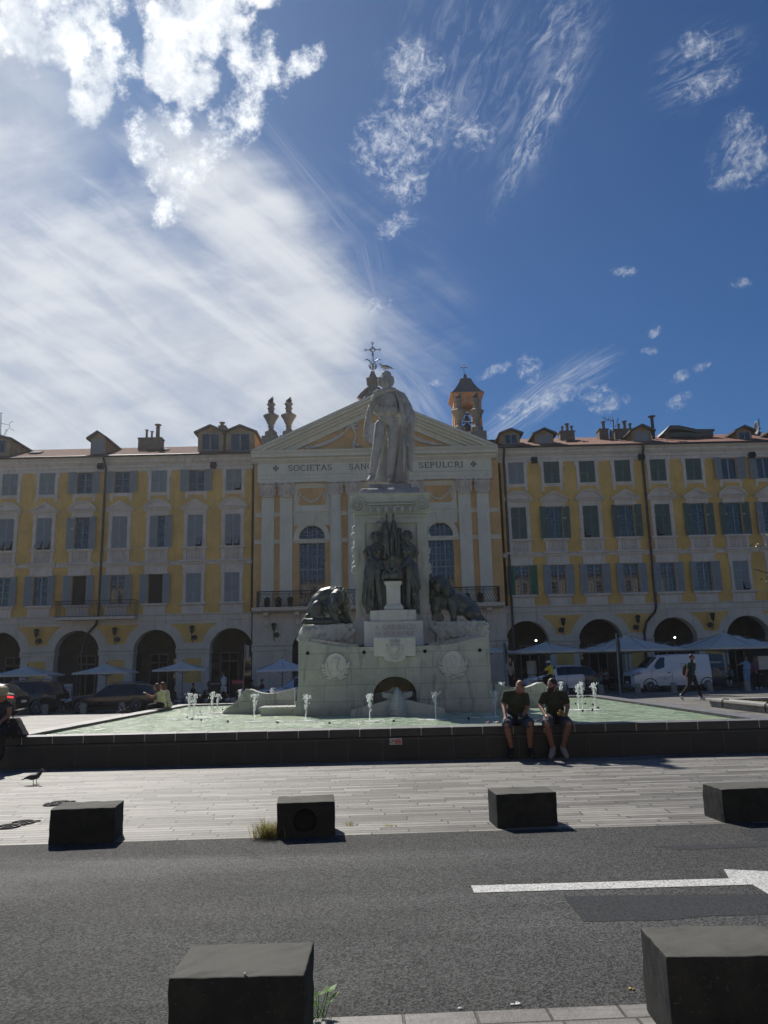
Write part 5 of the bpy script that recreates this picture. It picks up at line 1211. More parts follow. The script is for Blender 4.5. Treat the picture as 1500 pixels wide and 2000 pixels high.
# shaft
SY = 21.0
sx0, sx1 = at(695, 1100, SY).x, at(835, 1100, SY).x; sc = (sx0+sx1)/2; sw = (sx1-sx0)/2; SYc = SY+sw
zb, z1 = 2.2, at(765, 1198, SY).z; zt = at(765, 1012, SY).z
mb = MB(); mb.sq([(sw+.14, zb), (sw+.14, z1-.42), (sw+.08, z1-.25), (sw+.03, z1-.12), (sw+.03, z1)], (sc, SYc, 0)); mb.build('shaft_foot', MT['marble'], mon, bevel=.01)
mb = MB(); mb.box(sc-sw+.0, sc+sw, SY+.05, SY+2*sw-.0, z1, zt)
for s in (-1, 1):
    a, b_ = sorted((sc+s*sw, sc+s*(sw-.27))); mb.box(a-(.02 if s < 0 else 0), b_+(.02 if s > 0 else 0), SY-.005, SY+.3, z1, zt)
mb.box(sc-sw, sc+sw, SY-.02, SY+2*sw, zt-.14, zt)
mb.build('shaft', MT['marble'], mon, bevel=.01)
zq = at(765, 965, SY).z; cw = sw+.13
mb = MB(); mb.box(sc-sw-.02, sc+sw+.02, SY-.05, SY+2*sw+.02, zt, zt+.09)
mb.sq([(sw+.02, zt+.09), (sw+.07, zt+.12), (sw+.07, zt+.34), (sw+.03, zt+.38)], (sc, SYc, 0))
mb.sq([(sw+.04, zt+.38), (sw+.10, zt+.46), (sw+.10, zq-.08), (sw+.14, zq-.05), (sw+.14, zq)], (sc, SYc, 0))
co_ = mb.build('capital', MT['marble'], mon, bevel=.01)
mb = MB(); vz = zt+.36
for s in (-1, 1):
    vx = sc+s*(sw-.07); P = []; Rr = []
    for i in range(46): f = i/45; a = f*2*pi*2.4; r = .215*(1-f*.86); P.append((vx+s*r*cos(a+pi/2)*1.0, SY-.11, vz+r*sin(a+pi/2))); Rr.append(.032*(1-f*.4))
    mb.tube(P, Rr, 6); mb.lathe([(.205, -.02), (.205, .3)], (vx, SY-.07, vz), 20, axis='y'); mb.ball((vx, SY-.12, vz), (.05, .03, .05), 8, 6)
    for k in range(3): mb.ball((sc+s*(sw-.30-.03*k), SY-.1, vz+.10-.05*k), (.12, .02, .018), 8, 4, rot=Matrix.Rotation(s*-.25, 3, 'Y'))
for i in range(6):
    x = sc-.55+i*.22; mb.ball((x, SY-.10, zt+.235), (.065, .05, .105), 10, 8); mb.tube([(x+.085*cos(t), SY-.10, zt+.24+.125*sin(t)) for t in [pi+pi*j/8 for j in range(9)]], .012, 5)
    if i < 5: mb.ball((x+.11, SY-.10, zt+.2), (.014, .03, .08), 6, 5)
mb.box(sc-.62, sc+.62, SY-.13, SY, zt+.36, zt+.40)
mb.build('volutes', MT['marble'], co_, True, 40)
# relief figures seen edge-on at the sides of the shaft
for s, pts in ((-1, [(690, 1040), (689, 1070), (687, 1110)]), (1, [(838, 1040), (839, 1080), (838, 1110)])):
    mb = MB(); rn = random.Random(3)
    for k in range(18):
        f = k/17; p = at(692 if s < 0 else 836, 1034+f*82, SY+1.0); mb.ball((sc+s*(sw+.02), SY+.75+rn.uniform(0, .5), p.z), (rn.uniform(.06, .16), .16, .10), 8, 6)
    mb.build('side_relief', MT['marble'], mon, True)
# plinth for the statue
z2 = at(765, 947, 21.6).z
mb = MB(); mb.sq([(sw*.86, 0), (sw*.86, (z2-zq)*.45), (sw*.80, (z2-zq)*.6), (sw*.62, (z2-zq)*.62), (sw*.62, (z2-zq)*1.0)], (sc, SYc+.05, zq)); 
for k in range(8): a = RN.uniform(-.6, .6); mb.ball((sc+a, SY+.25, zq+.08), (RN.uniform(.1, .3), .14, .13), 8, 6)
mb.build('statue_plinth', MT['marble_dark'], mon, remesh=.035, sm=1)
# rocks under the lions
def rocks(pa, pb, s):
    Y = 20.75; a, b_ = at(*pa, Y), at(*pb, Y); mb = MB(); zt_ = at((pa[0]+pb[0])/2, pa[1], Y).z; zb_ = 2.15; rn = random.Random(5+s)
    mb.box(a.x+.08, b_.x, Y, Y+1.9, zb_, zt_-.02)
    nn = 8
    for i in range(nn):
        x = a.x+.1+(b_.x-a.x-.2)*i/(nn-1); mb.cbox((x, Y+.02+rn.uniform(0, .06), (zb_+.06+zt_)/2), (.13, .2, .42), rot=Matrix.Rotation(s*-.7, 3, 'Y') @ Matrix.Rotation(rn.uniform(-.3, .3), 3, 'Z'))
    for i in range(14): mb.ball((rn.uniform(a.x+.05, b_.x-.05), Y+rn.uniform(.0, .3), zt_-rn.uniform(.05, .3)), (rn.uniform(.08, .18), .1, rn.uniform(.05, .12)), 7, 5)
    if s < 0: mb.ball((a.x+.1, Y+.5, (zb_+zt_)/2+.05), (.16, .6, .24), 10, 8)
    else: mb.ball((b_.x-.1, Y+.5, (zb_+zt_)/2+.05), (.16, .6, .24), 10, 8)
    mb.build('rock_plinth', MT['marble'], mon, remesh=.025, sm=1, disp=(.16, .09))
rocks((585, 1218), (690, 1216), -1); rocks((845, 1212), (948, 1211), 1)
# stone prow with winglets
PYc = 18.75
def q(x, y, Y=PYc): return at(680+x/6.667, 1120+y/6.667, Y)
mb = MB(); tp = q(640, 1520); bt_ = q(650, 1880)
N_ = 14
for k in range(N_):
    f = k/(N_-1); z = tp.z+(bt_.z-.08-tp.z)*f; w = .06+.17*sin(min(1, f*1.25)*pi*.55); yy = PYc-.03-.16*sin(f*pi*.75)
    mb.ball((tp.x+.012*f, yy+.22, z), (w, .28, .06), 12, 6)
for k in range(7):
    f = k/6; z = tp.z+(bt_.z-tp.z)*(.42+.55*f); w = .20*sin(pi*(.35+.5*(1-abs(f-.4)))) * .9
    mb.tube([(tp.x-w, PYc+.03, z+.07), (tp.x-w*.6, PYc-.12, z+.015), (tp.x, PYc-.21, z-.03), (tp.x+w*.6, PYc-.12, z+.015), (tp.x+w, PYc+.03, z+.07)], .022, 6)
mb.tube([(tp.x, PYc+.02, tp.z+.02), (tp.x+.0, PYc-.10, tp.z-.18), (tp.x, PYc-.2, tp.z-.45), (tp.x, PYc-.2, bt_.z)], [.04, .03, .03, .03], 6)
for s in (-1, 1):
    for k in range(4): mb.tube([(tp.x+s*.03, PYc-.02, tp.z-.05-.03*k), (tp.x+s*(.10+.03*k), PYc-.02, tp.z-.22-.03*k), (tp.x+s*(.12+.03*k), PYc+.02, tp.z-.5)], .016, 5)
pr = mb.build('prow', MT['marble'], mon, remesh=.014, sm=2)
mb = MB()
for s in (-1, 1):
    zt_ = q(480, 1670).z; ze_ = q(100, 1780).z; x_in = tp.x+s*.16; x_out = tp.x+s*1.12
    P = [(x_in, zt_+.04), (x_in+s*.25, zt_-.02), (x_out-s*.1, ze_+.02), (x_out, ze_-.02), (x_out, WZ-.1), (x_in, WZ-.1)]; mb.prism(P, MY-.62, MY-.42)
    mb.prism([(x_out-s*.14, ze_+.015), (x_out, ze_-.02), (x_out, WZ-.1), (x_out-s*.14, WZ-.1)], MY-.42, MY+.05)
    zz_ = q(420, 1560).z; P = [(tp.x+s*.06, zz_-.04), (tp.x+s*.36, zz_+.02), (tp.x+s*.36, zz_-.10), (tp.x+s*.28, zz_-.13), (tp.x+s*.06, zz_-.15)]; mb.prism(P, MY-.45, MY+.2)
    mb.box(*sorted((tp.x+s*.10, tp.x+s*.24)), MY-.45, MY+.4, WZ-.1, zz_-.12)
mb.build('basin_wing', MT['marble'], mon, bevel=.012)
# low side wings ending in scrolls, and a ribbed bench block
def wq(x, y, Y): return at(430+x/8.333, 1240+y/8.333, Y)
def side_wing(mirror):
    Y = 20.9; f = lambda p: (2*MX-p.x if mirror else p.x, p.z)
    top = [(40, 1262), (95, 1200), (180, 1142), (280, 1062), (330, 985), (370, 925), (420, 892), (470, 884), (520, 892), (580, 920), (660, 944), (760, 955), (860, 950), (980, 928), (1090, 898), (1200, 868)]
    P = [f(wq(x, y, Y)) for x, y in top]; xr = P[-1][0]; P += [(xr, WZ-.12), (P[0][0], WZ-.12)]
    mb = MB(); mb.prism(P, Y, Y+.36); o = mb.build('side_wing', MT['coursed'], mon, bevel=.012)
    c = f(wq(445, 985, Y)); mb = MB(); Q = []
    for i in range(40): t = i/39; a = t*2*pi*1.7; r = .155*(1-t*.8); Q.append((c[0]+(-1 if not mirror else 1)*r*cos(a+1.2), Y-.01, c[1]+r*sin(a+1.2)))
    mb.tube(Q, .018, 5)
    for k in range(5): a_, b2 = f(wq(110+k*10, 1225-k*14, Y)), f(wq(560+k*20, 1110-k*34, Y)); mb.tube([(a_[0], Y-.0, a_[1]), ((a_[0]+b2[0])/2, Y-.0, (a_[1]+b2[1])/2+.02), (b2[0], Y-.0, b2[1]-.04)], .010, 4)
    mb.build('scroll', MT['coursed'], o, True)
side_wing(False); side_wing(True)
Y = 19.75; a = wq(655, 1290, Y); b_ = wq(1200, 1190, Y); zt_ = wq(900, 1190, Y).z
mb = MB(); mb.box(a.x, MX-2.3, Y, Y+.95, WZ-.1, zt_-.04); mb.prism([(a.x-.05, zt_-.045), (a.x-.05, zt_), (MX-2.3, zt_), (MX-2.3, zt_-.045)], Y-.04, Y+1.0)
for k in range(8): x = a.x-.03+k*.135; mb.box(x, x+.105, Y-.03, Y+.98, zt_, zt_+.022)
mb.build('ribbed_slab', MT['marble'], mon)
# small iron hoops behind the slab are modelled as low grips
# ================================================================ statue
st = T('statue', 'pale stone statue of a bearded man in a cloak resting one hand on a sabre', 'statue', (at(765, 940, 21.9).x, 21.95, z2))
def S(x, y, dy=0.): return at(690+x/7.692, 700+y/7.692, 21.95+dy)
def bl(mb, L, n=9):
    for it in L:
        if len(it) == 3 and not isinstance(it[1], (list, tuple, Vector)): mb.ball(it[0], it[1], 12, 8)
    return mb
U = 1/7.692*.0149   # metres per zoom pixel
mb = MB()
h = S(497, 325)
mb.ball(h, (.175, .20, .23), 14, 10); mb.ball(S(497, 260, .02), (.165, .19, .15), 12, 8); mb.ball(S(500, 385, -.10), (.13, .11, .12), 10, 8)
for s in (-1, 1): mb.ball(S(497+s*40, 283, -.19), (.06, .045, .022), 8, 4)
mb.cap(S(500, 285, -.20), S(502, 330, -.26), .022, .040); mb.cap(S(500, 352, -.21), S(448, 372, -.18), .034, .02); mb.cap(S(500, 352, -.21), S(552, 370, -.18), .034, .02); mb.ball(S(500, 408, -.19), (.10, .08, .12), 8, 6); mb.ball(S(455, 330, -.17), (.04, .03, .04), 6, 4); mb.ball(S(545, 330, -.17), (.04, .03, .04), 6, 4)
mb.chain([S(402, 300, .03), S(395, 360, .03), S(415, 405, .02)], [.06, .075, .05]); mb.chain([S(585, 290, .03), S(590, 350, .03), S(575, 400, .02)], [.05, .065, .05])
mb.chain([S(500, 400, .03), S(505, 490, .03)], [.14, .15])
mb.chain([S(345, 575, .02), S(505, 540, .0), S(710, 570, .02)], [.115, .17, .12]); mb.ball(S(520, 660, -.03), (.325, .24, .34)); mb.ball(S(505, 800, -.05), (.30, .235, .24)); mb.ball(S(600, 790, -.12), (.18, .14, .16)); mb.ball(S(400, 780, -.1), (.16, .14, .15))
mb.ball(S(510, 940, 0), (.285, .21, .20)); mb.cap(S(340, 905, -.13), S(700, 915, -.13), .03, .03)
mb.chain([S(330, 590, .02), S(235, 850, .0), S(190, 1100, -.08)], [.12, .10, .078]); mb.ball(S(190, 1165, -.10), (.085, .08, .10))
for k in range(5): mb.cap(S(150+k*22, 1170, -.12), S(160+k*22, 1215-abs(k-2)*6, -.16), .024, .02, 6)
mb.cap(S(215, 1140, -.14), S(240, 1180, -.18), .028, .022, 6)
mb.chain([S(415, 1010, 0), S(355, 1360, -.12), S(280, 1740, -.05)], [.19, .14, .10]); mb.chain([S(615, 1010, 0), S(580, 1440, -.08), S(548, 1750, -.02)], [.20, .14, .10])
mb.cap(S(285, 1765, -.02), S(235, 1835, -.28), .09, .065); mb.cap(S(548, 1790, .02), S(545, 1825, -.24), .09, .07); mb.cap(S(280, 1800, 0), S(285, 1840, 0), .08, .06); mb.cap(S(550, 1810, .05), S(550, 1840, .05), .09, .07)
for y, x0, x1 in ((1290, 300, 440), (1390, 290, 410), (1420, 280, 400), (1650, 250, 330), (1700, 250, 330), (1480, 520, 640), (1350, 600, 690), (1760, 500, 590)): mb.cap(S(x0, y+15, -.16), S(x1, y-20, -.14), .022, .018, 6)
for x, y0, y1 in ((370, 600, 780), (430, 600, 820), (470, 620, 850), (560, 640, 840), (640, 640, 820), (350, 700, 820)): mb.cap(S(x, y0, -.26), S(x+6, y1, -.24), .018, .03, 6)
for y0, y1, x in ((640, 900, 250), (800, 960, 215), (900, 1050, 200)): mb.cap(S(x, y0, -.1), S(x+20, y1, -.10), .03, .03, 6)
mb.build('figure', MT['marble3'], st, remesh=.0135, sm=1, disp=(.09, .035))
mb = MB()   # cloak
mb.chain([S(330, 520, -.16), S(430, 500, -.2), S(520, 480, -.2), S(610, 470, -.12)], [.07, .075, .07, .08]); mb.ball(S(370, 505, -.2), (.10, .08, .08)); mb.chain([S(430, 520, -.22), S(330, 560, -.18), S(290, 640, -.1)], [.05, .06, .05])
mb.chain([S(600, 480, -.05), S(700, 540, -.05), S(740, 620, -.04), S(720, 700, -.05), S(700, 800, -.1)], [.08, .10, .11, .10, .07])
mb.chain([S(740, 560, .1), S(810, 700, .1), S(875, 810, .05)], [.10, .115, .09]); mb.chain([S(690, 600, -.18), S(740, 780, -.2), S(770, 920, -.2)], [.06, .08, .08]); mb.chain([S(650, 520, -.18), S(710, 680, -.2), S(740, 950, -.2)], [.04, .05, .05])
mb.chain([S(790, 720, -.05), S(820, 850, -.08), S(800, 930, -.1)], [.09, .09, .07])
mb.chain([S(885, 830, .0), S(895, 950, -.05), S(880, 1060, -.05), S(885, 1250, 0), S(890, 1450, .02), S(870, 1640, .02)], [.08, .09, .075, .07, .065, .045]); mb.chain([S(850, 980, .02), S(845, 1200, .03), S(850, 1450, .05), S(860, 1650, .03), S(895, 1700, .0)], [.09, .09, .08, .07, .02])
for i, (x0, x1, d) in enumerate(((700, 650, .1), (730, 700, .12), (770, 750, .14), (800, 800, .12), (690, 600, .2), (560, 440, .28), (530, 400, .28), (620, 520, .28), (500, 370, .27))):
    mb.chain([S(x0+20 if i < 5 else x0-30, 950 if i < 5 else 1150, d), S((x0+x1)/2+ (10 if i < 5 else 0), 1400, d+.03), S(x1, 1835, d+.03)], [.09, .08, .075] if i < 5 else [.06, .06, .06])
mb.box(S(520, 1000, .2).x, S(760, 1000, .2).x, 22.14, 22.26, z2, S(700, 900).z)
P = [S(470, 1200), S(540, 1200), S(640, 1200), S(640, 1840), S(370, 1840), S(400, 1600)]; mb.prism([(p.x, p.z) for p in P], 22.15, 22.24)
mb.build('cloak', MT['marble3'], st, remesh=.015, sm=1, disp=(.12, .05))
mb = MB(); mb.chain([S(880, 850, .0), S(800, 1000, -.22)], [.09, .075]); mb.ball(S(795, 1000, -.26), (.09, .07, .075))
for k in range(4): mb.cap(S(755+k*26, 985, -.30), S(750+k*27, 1035, -.33), .022, .02, 6)
mb.build('hand', MT['marble3'], st, remesh=.014, sm=1)
mb = MB(); mb.tube([S(775, 985, -.26), S(775, 1150, -.28)], .03, 6); mb.tube([S(735, 1130, -.3), S(780, 1150, -.3), S(830, 1170, -.3)], .025, 6); mb.tube([S(770, 990, -.3), S(730, 1040, -.32), S(738, 1130, -.3)], .016, 6); mb.ball(S(835, 1172, -.3), .035, 8, 6)
mb.tube([S(775, 1160, -.28), S(765, 1400, -.24), S(752, 1815, -.16)], [.055, .05, .03], 6); mb.tube([S(805, 1170, -.3), S(800, 1240, -.3)], .014, 5); mb.ball(S(812, 1290, -.3), (.035, .035, .07), 8, 6)
mb.build('sabre', MT['marble3'], st, True)
# seagull on the head
def bird(name, label, cat, c, L, s, cols, legs=True, pitch=0., flap=False, look=1):
    """c: feet point; s: +1 facing right"""
    t = T(name, label, cat, c); c = Vector(c); z = c.z+L*.28
    q = lambda a, b_, d=0.: (c.x+s*a*L, c.y+d*L, z+b_*L)
    mb = MB(); mb.chain([q(-.34, .02), q(-.1, .06), q(.12, .10), q(.26, .22)], [.05*L, .14*L, .13*L, .075*L]); mb.cap(q(.26, .22), q(.34, .34), .07*L, .07*L); mb.build('body', cols[0], t, remesh=L*.02, sm=2)
    mb = MB()
    for d in (-1, 1):
        if flap: mb.chain([q(.05, .14, d*.1), q(-.02, .40, d*.35), q(-.22, .62, d*.5)], [.06*L, .06*L, .02*L], 6)
        else: mb.chain([q(.12, .13, d*.11), q(-.12, .10, d*.12), q(-.42, .03, d*.05)], [.06*L, .075*L, .02*L], 8)
    mb.cap(q(-.3, .03), q(-.55, -.03), .04*L, .02*L); mb.build('wing', cols[1], t, True)
    mb = MB(); mb.cap(q(.38, .34), q(.50, .31), .022*L, .006*L, 6); mb.build('beak', cols[2], t, True)
    if legs:
        for i, d in enumerate((-.06, .06)):
            mb = MB(); mb.tube([q(.0+i*.08, -.04, d), (c.x+s*(i*.10)*L, c.y+d*L, c.z+.01)], .015*L, 5); mb.tube([(c.x+s*(i*.10-.02)*L, c.y+d*L, c.z+.006), (c.x+s*(i*.10+.12)*L, c.y+d*L, c.z+.006)], .014*L, 4); mb.build('leg', cols[2], t)
    return t
GW, GG, PG, PD, OR = M('gull_white', (.70, .70, .70), .8, .05), M('gull_grey', (.22, .24, .26), .8, .05), M('pigeon_grey', (.055, .058, .068), .7, .3, 40), M('pigeon_dark', (.03, .032, .038), .6, .3, 40), M('beak_horn', (.20, .12, .05), .6, 0)
hd = S(480, 210, .0); bird('seagull', 'white and grey gull standing on the stone head of the statue', 'gull', (hd.x, hd.y, hd.z), .46, -1, (GW, GG, OR))
g = gr(66, 1533); bird('pigeon', 'dark pigeon walking on the sunlit paving in front of the pool', 'pigeon', (g.x, g.y, 0), .33, 1, (PG, PD, OR))
g = gr(240, 1397); bird('pigeon', 'dark pigeon with raised wings beyond the pool edge', 'pigeon', (g.x, g.y, G(g.x, g.y)), .55, 1, (PG, PD, OR), flap=True)
g = gr(1338, 1471); bird('pigeon', 'dark pigeon in the shade at the foot of the pool wall', 'pigeon', (g.x, g.y-.12, 0), .28, 1, (PG, PD, OR))
# ================================================================ lions
def LL(x, y, dy=0.): return at(580+x/12.5, 1120+y/12.5, 21.3+dy)
lt = LL(600, 1280); ln = T('lion_statue', 'dark bronze lion crouching on a cannon with its head lowered, below the chapel urns side', 'lion statue', (lt.x, 21.3, at(640, 1222, 21).z))
mb = MB(); k_ = .00114
mb.chain([LL(330, 1090, .25), LL(430, 900, .2), LL(560, 700, .2), LL(700, 570, .2), LL(820, 520, .15)], [.10, .22, .27, .27, .24]); mb.chain([LL(500, 900, .1), LL(800, 800, .1)], [.22, .26])
mb.ball(LL(500, 870, -.1), (.19, .16, .24), 12, 8); mb.chain([LL(560, 1010, -.16), LL(420, 1050, -.15), LL(640, 1060, -.24)], [.09, .08, .07])
mb.chain([LL(260, 1060, .1), LL(190, 1130, .05), LL(140, 1190, 0), LL(135, 1240, -.05)], [.09, .06, .045, .03])
mb.chain([LL(860, 800, -.12), LL(900, 1000, -.24), LL(1000, 1150, -.28), LL(1000, 1225, -.30)], [.17, .12, .085, .075]); mb.ball(LL(985, 1230, -.36), (.10, .13, .05)); mb.chain([LL(1180, 900, -.02), LL(1230, 1040, -.12), LL(1265, 1120, -.2)], [.12, .10, .08])
mb.ball(LL(985, 590, -.32), (.20, .22, .24)); mb.cap(LL(950, 650, -.46), LL(935, 770, -.54), .12, .115); mb.ball(LL(945, 880, -.46), (.10, .10, .07)); mb.cap(LL(880, 740, -.52), LL(990, 745, -.54), .07, .07); mb.ball(LL(860, 430, -.28), (.06, .04, .07)); mb.ball(LL(1110, 470, -.28), (.06, .04, .07)); mb.ball(LL(925, 660, -.56), (.06, .05, .045)); mb.cap(LL(870, 500, -.44), LL(960, 500, -.50), .05, .05); mb.cap(LL(1000, 520, -.50), LL(1080, 540, -.44), .05, .04)
mb.cap(LL(960, 520, -.50), LL(925, 640, -.56), .055, .05)
mb.build('lion', MT['bronze'], ln, remesh=.018, sm=1, disp=(.14, .03))
mb = MB(); rn = random.Random(8)
for i in range(130):
    a = rn.uniform(-1.0, 4.3); rx_, rz_ = 215, 290+rn.uniform(-60, 60); cx, cz = 1030, 640; r = rn.uniform(.72, 1.02)
    x, y = cx+rx_*r*cos(a), cz-rz_*r*sin(a)*(1 if sin(a) > 0 else 1.15); d = -.12+.25*rn.random()-.28*(1-r)
    vx, vy = rn.uniform(-20, 20), rn.uniform(50, 110)
    mb.cap(LL(x, y, d), LL(x+vx+(x-cx)*.12, y+vy, d-.02), rn.uniform(.03, .05), .016, 6)
mb.ball(LL(1030, 560, .02), (.25, .20, .28)); mb.ball(LL(1150, 720, -.02), (.19, .18, .26)); mb.ball(LL(1190, 870, -.02), (.15, .16, .20)); mb.chain([LL(860, 560, -.05), LL(850, 760, -.08), LL(900, 900, -.1)], [.12, .11, .08]); mb.chain([LL(1180, 800, -.12), LL(1250, 960, -.08)], [.10, .05])
mb.build('mane', MT['bronze'], ln, remesh=.015, sm=0, disp=(.07, .06))
mb = MB(); a, b_ = LL(175, 1190, -.25), LL(960, 1180, -.15); mb.tube([a, a.lerp(b_, .04), a.lerp(b_, .05), a.lerp(b_, .5), a.lerp(b_, .52), b_], [.115, .115, .098, .105, .115, .12], 16); mb.chain([LL(1060, 1090, -.1), LL(1280, 1160, 0)], [.13, .12]); mb.box(LL(1060, 1090).x, LL(1290, 1000).x, 21.2, 21.5, LL(1100, 1270).z, LL(1100, 1040).z)
mb.build('cannon', MT['bronze'], ln, True, 40)
def LR(x, y, dy=0.): return at(830+x/11.54, 1110+y/11.54, 21.3+dy)
rt = LR(700, 1250); lr = T('lion_statue', 'dark bronze lion with raised head and stretched hind leg, above the seated men', 'lion statue', (rt.x, 21.3, at(900, 1218, 21).z))
mb = MB(); mb.chain([LR(480, 640, .15), LR(640, 740, .15), LR(820, 830, .18), LR(980, 930, .2), LR(1130, 1030, .2)], [.30, .33, .33, .29, .19]); mb.ball(LR(1040, 1030, -.08), (.24, .20, .19), 12, 8); mb.ball(LR(780, 960, .05), (.30, .22, .16)); mb.chain([LR(1120, 1100, -.1), LR(1230, 1170, -.1), LR(1090, 1180, -.22), LR(1060, 1190, -.26)], [.10, .07, .07, .07])
mb.chain([LR(1150, 1000, .1), LR(1260, 1090, .05), LR(1340, 1170, 0), LR(1390, 1195, -.1), LR(1250, 1205, -.16)], [.08, .06, .045, .04, .03])
mb.chain([LR(580, 720, -.08), LR(630, 880, -.16), LR(645, 1060, -.2), LR(650, 1190, -.22)], [.20, .15, .10, .085]); mb.ball(LR(680, 1215, -.30), (.11, .12, .05)); mb.chain([LR(300, 720, -.05), LR(250, 920, -.12), LR(250, 1060, -.15)], [.22, .15, .11])
mb.ball(LR(340, 380, -.28), (.20, .22, .24)); mb.cap(LR(400, 420, -.40), LR(460, 520, -.50), .13, .10); mb.ball(LR(470, 600, -.42), (.10, .10, .06)); mb.ball(LR(480, 465, -.56), (.055, .05, .04)); mb.cap(LR(360, 330, -.46), LR(470, 450, -.55), .06, .05); mb.ball(LR(500, 430, -.44), (.06, .06, .04)); mb.ball(LR(260, 240, -.25), (.07, .05, .08)); mb.chain([LR(300, 450, 0), LR(400, 640, .1)], [.25, .3])
mb.build('lion', MT['bronze'], lr, remesh=.018, sm=1, disp=(.14, .03))
mb = MB()
for i in range(140):
    a = rn.uniform(-.5, 4.6); cx, cz = 320, 430; r = rn.uniform(.7, 1.02); x, y = cx+235*r*cos(a), cz-(250 if sin(a) > 0 else 430)*r*sin(a); d = -.10+.25*rn.random()-.25*(1-r)
    if (x-430)**2+(y-500)**2 < 95**2: continue
    mb.cap(LR(x, y, d), LR(x+rn.uniform(-15, 25), y+rn.uniform(50, 110), d-.02), rn.uniform(.03, .05), .016, 6)
mb.ball(LR(300, 470, .04), (.24, .20, .32)); mb.ball(LR(200, 620, .0), (.16, .16, .24)); mb.ball(LR(500, 640, -.02), (.20, .18, .24)); mb.ball(LR(400, 760, -.06), (.22, .18, .20)); mb.ball(LR(250, 800, -.04), (.13, .14, .16)); mb.chain([LR(180, 500, -.02), LR(200, 750, -.02), LR(300, 900, -.05)], [.12, .14, .08]); mb.chain([LR(540, 500, -.04), LR(570, 760, -.08)], [.08, .10])
mb.build('mane', MT['bronze'], lr, remesh=.015, sm=0, disp=(.07, .06))
mb = MB(); c = LR(290, 1130, -.25); mb.lathe([(.15, -.12), (.165, -.1), (.165, 0), (.15, .02), (.15, .8)], tuple(c), 20, axis='y'); mb.lathe([(.05, -.16), (.05, 0)], tuple(c), 12, axis='y'); mb.build('cannon', MT['bronze'], lr, True, 40)
# ================================================================ bronze group on the shaft
def B(x, y, dy=0.): return at(700+x/10, 1000+y/10, 20.78+dy)
bc = B(660, 1950); bg_ = T('bronze_sculpture_group', 'dark bronze group of two women, a child and furled flags against the shaft', 'sculpture', (bc.x, 20.8, bc.z))
def woman(fl, head, neck, sh, el, wr, hand, tors, drape, leg, hair):
    mb = MB(); hx, hy = head
    mb.ball(B(hx, hy, -.05), (.095, .11, .13)); mb.ball(B(hx+fl*8, hy+35, -.13), (.06, .05, .07)); mb.ball(B(hx+fl*10, hy+8, -.165), (.012, .02, .025), 6, 4)
    mb.cap(B(*neck, 0), B(neck[0], neck[1]-40, 0), .06, .05); mb.chain([B(*sh[0], .0), B(*neck, .02), B(*sh[1], .02)], [.075, .09, .075])
    mb.chain([B(*t[:2], .0) for t in tors], [t[2] for t in tors]); mb.chain([B(*sh[0], .0), B(*el, -.12), B(*wr, -.28), B(*hand, -.32)], [.08, .062, .042, .035])
    for k in range(5): mb.cap(B(hand[0]+fl*(k*8-6), hand[1], -.34), B(hand[0]+fl*(k*14), hand[1]+38-abs(k-2)*5, -.37), .016, .012, 5)
    for s in (-1, 1): mb.ball(B(tors[0][0]+fl*20+s*45, tors[0][1]+20, -.14), (.06, .06, .06), 8, 6)
    mb.chain([B(*p[:2], -.22-.02*i) for i, p in enumerate(leg)], [.12, .085, .07, .05][:len(leg)]); mb.cap(B(*leg[-1], -.25), B(leg[-1][0], leg[-1][1]+15, -.38), .04, .03)
    mb.build('female_figure', MT['bronze'], bg_, remesh=.014, sm=2)
    mb = MB(); rn = random.Random(int(hx)); 
    for k in range(26): a = rn.uniform(-.4, 3.6); mb.ball(B(hx+95*cos(a)*.9-fl*10, hy-20-85*sin(a), rn.uniform(-.08, .08)), rn.uniform(.035, .06), 7, 5)
    mb.ball(B(hx-fl*15, hy-25, .04), (.12, .12, .12)); mb.build('hair', MT['bronze'], bg_, remesh=.016, sm=1)
    mb = MB()
    for ch_ in drape: mb.chain([B(p[0], p[1], p[3] if len(p) > 3 else -.05) for p in ch_], [p[2] for p in ch_], 8)
    mb.build('drapery', MT['bronze'], bg_, remesh=.018, sm=1, disp=(.10, .035))
woman(1, (350, 510), (345, 650), ((225, 730), (440, 710)), (270, 910), (400, 1050), (480, 1100), [(350, 760, .15), (370, 880, .125), (360, 980, .14)],
    [[(300, 1000, .17), (260, 1150, .17), (260, 1400, .14), (240, 1700, .12), (260, 1880, .12)], [(400, 1000, .14), (420, 1150, .14), (340, 1350, .11), (300, 1650, .10), (320, 1880, .10)], [(200, 950, .06), (165, 1150, .08), (140, 1450, .07), (115, 1750, .08), (190, 1900, .07)], [(230, 1000, .10, -.14), (250, 1250, .09, -.18), (230, 1480, .05, -.2)],
     [(350, 1050, .08, -.18), (280, 1350, .05, -.2), (290, 1600, .045, -.2), (280, 1880, .04, -.18)], [(200, 700, .06, .1), (140, 780, .07, .08), (150, 850, .05, .06), (230, 830, .05, .1)], [(160, 1300, .03, -.15), (150, 1600, .03, -.16), (140, 1780, .04, -.14)], [(220, 1300, .03, -.22), (210, 1600, .03, -.22), (230, 1850, .03, -.2)]],
    [(390, 1140), (390, 1340), (400, 1560), (455, 1840)], 0)
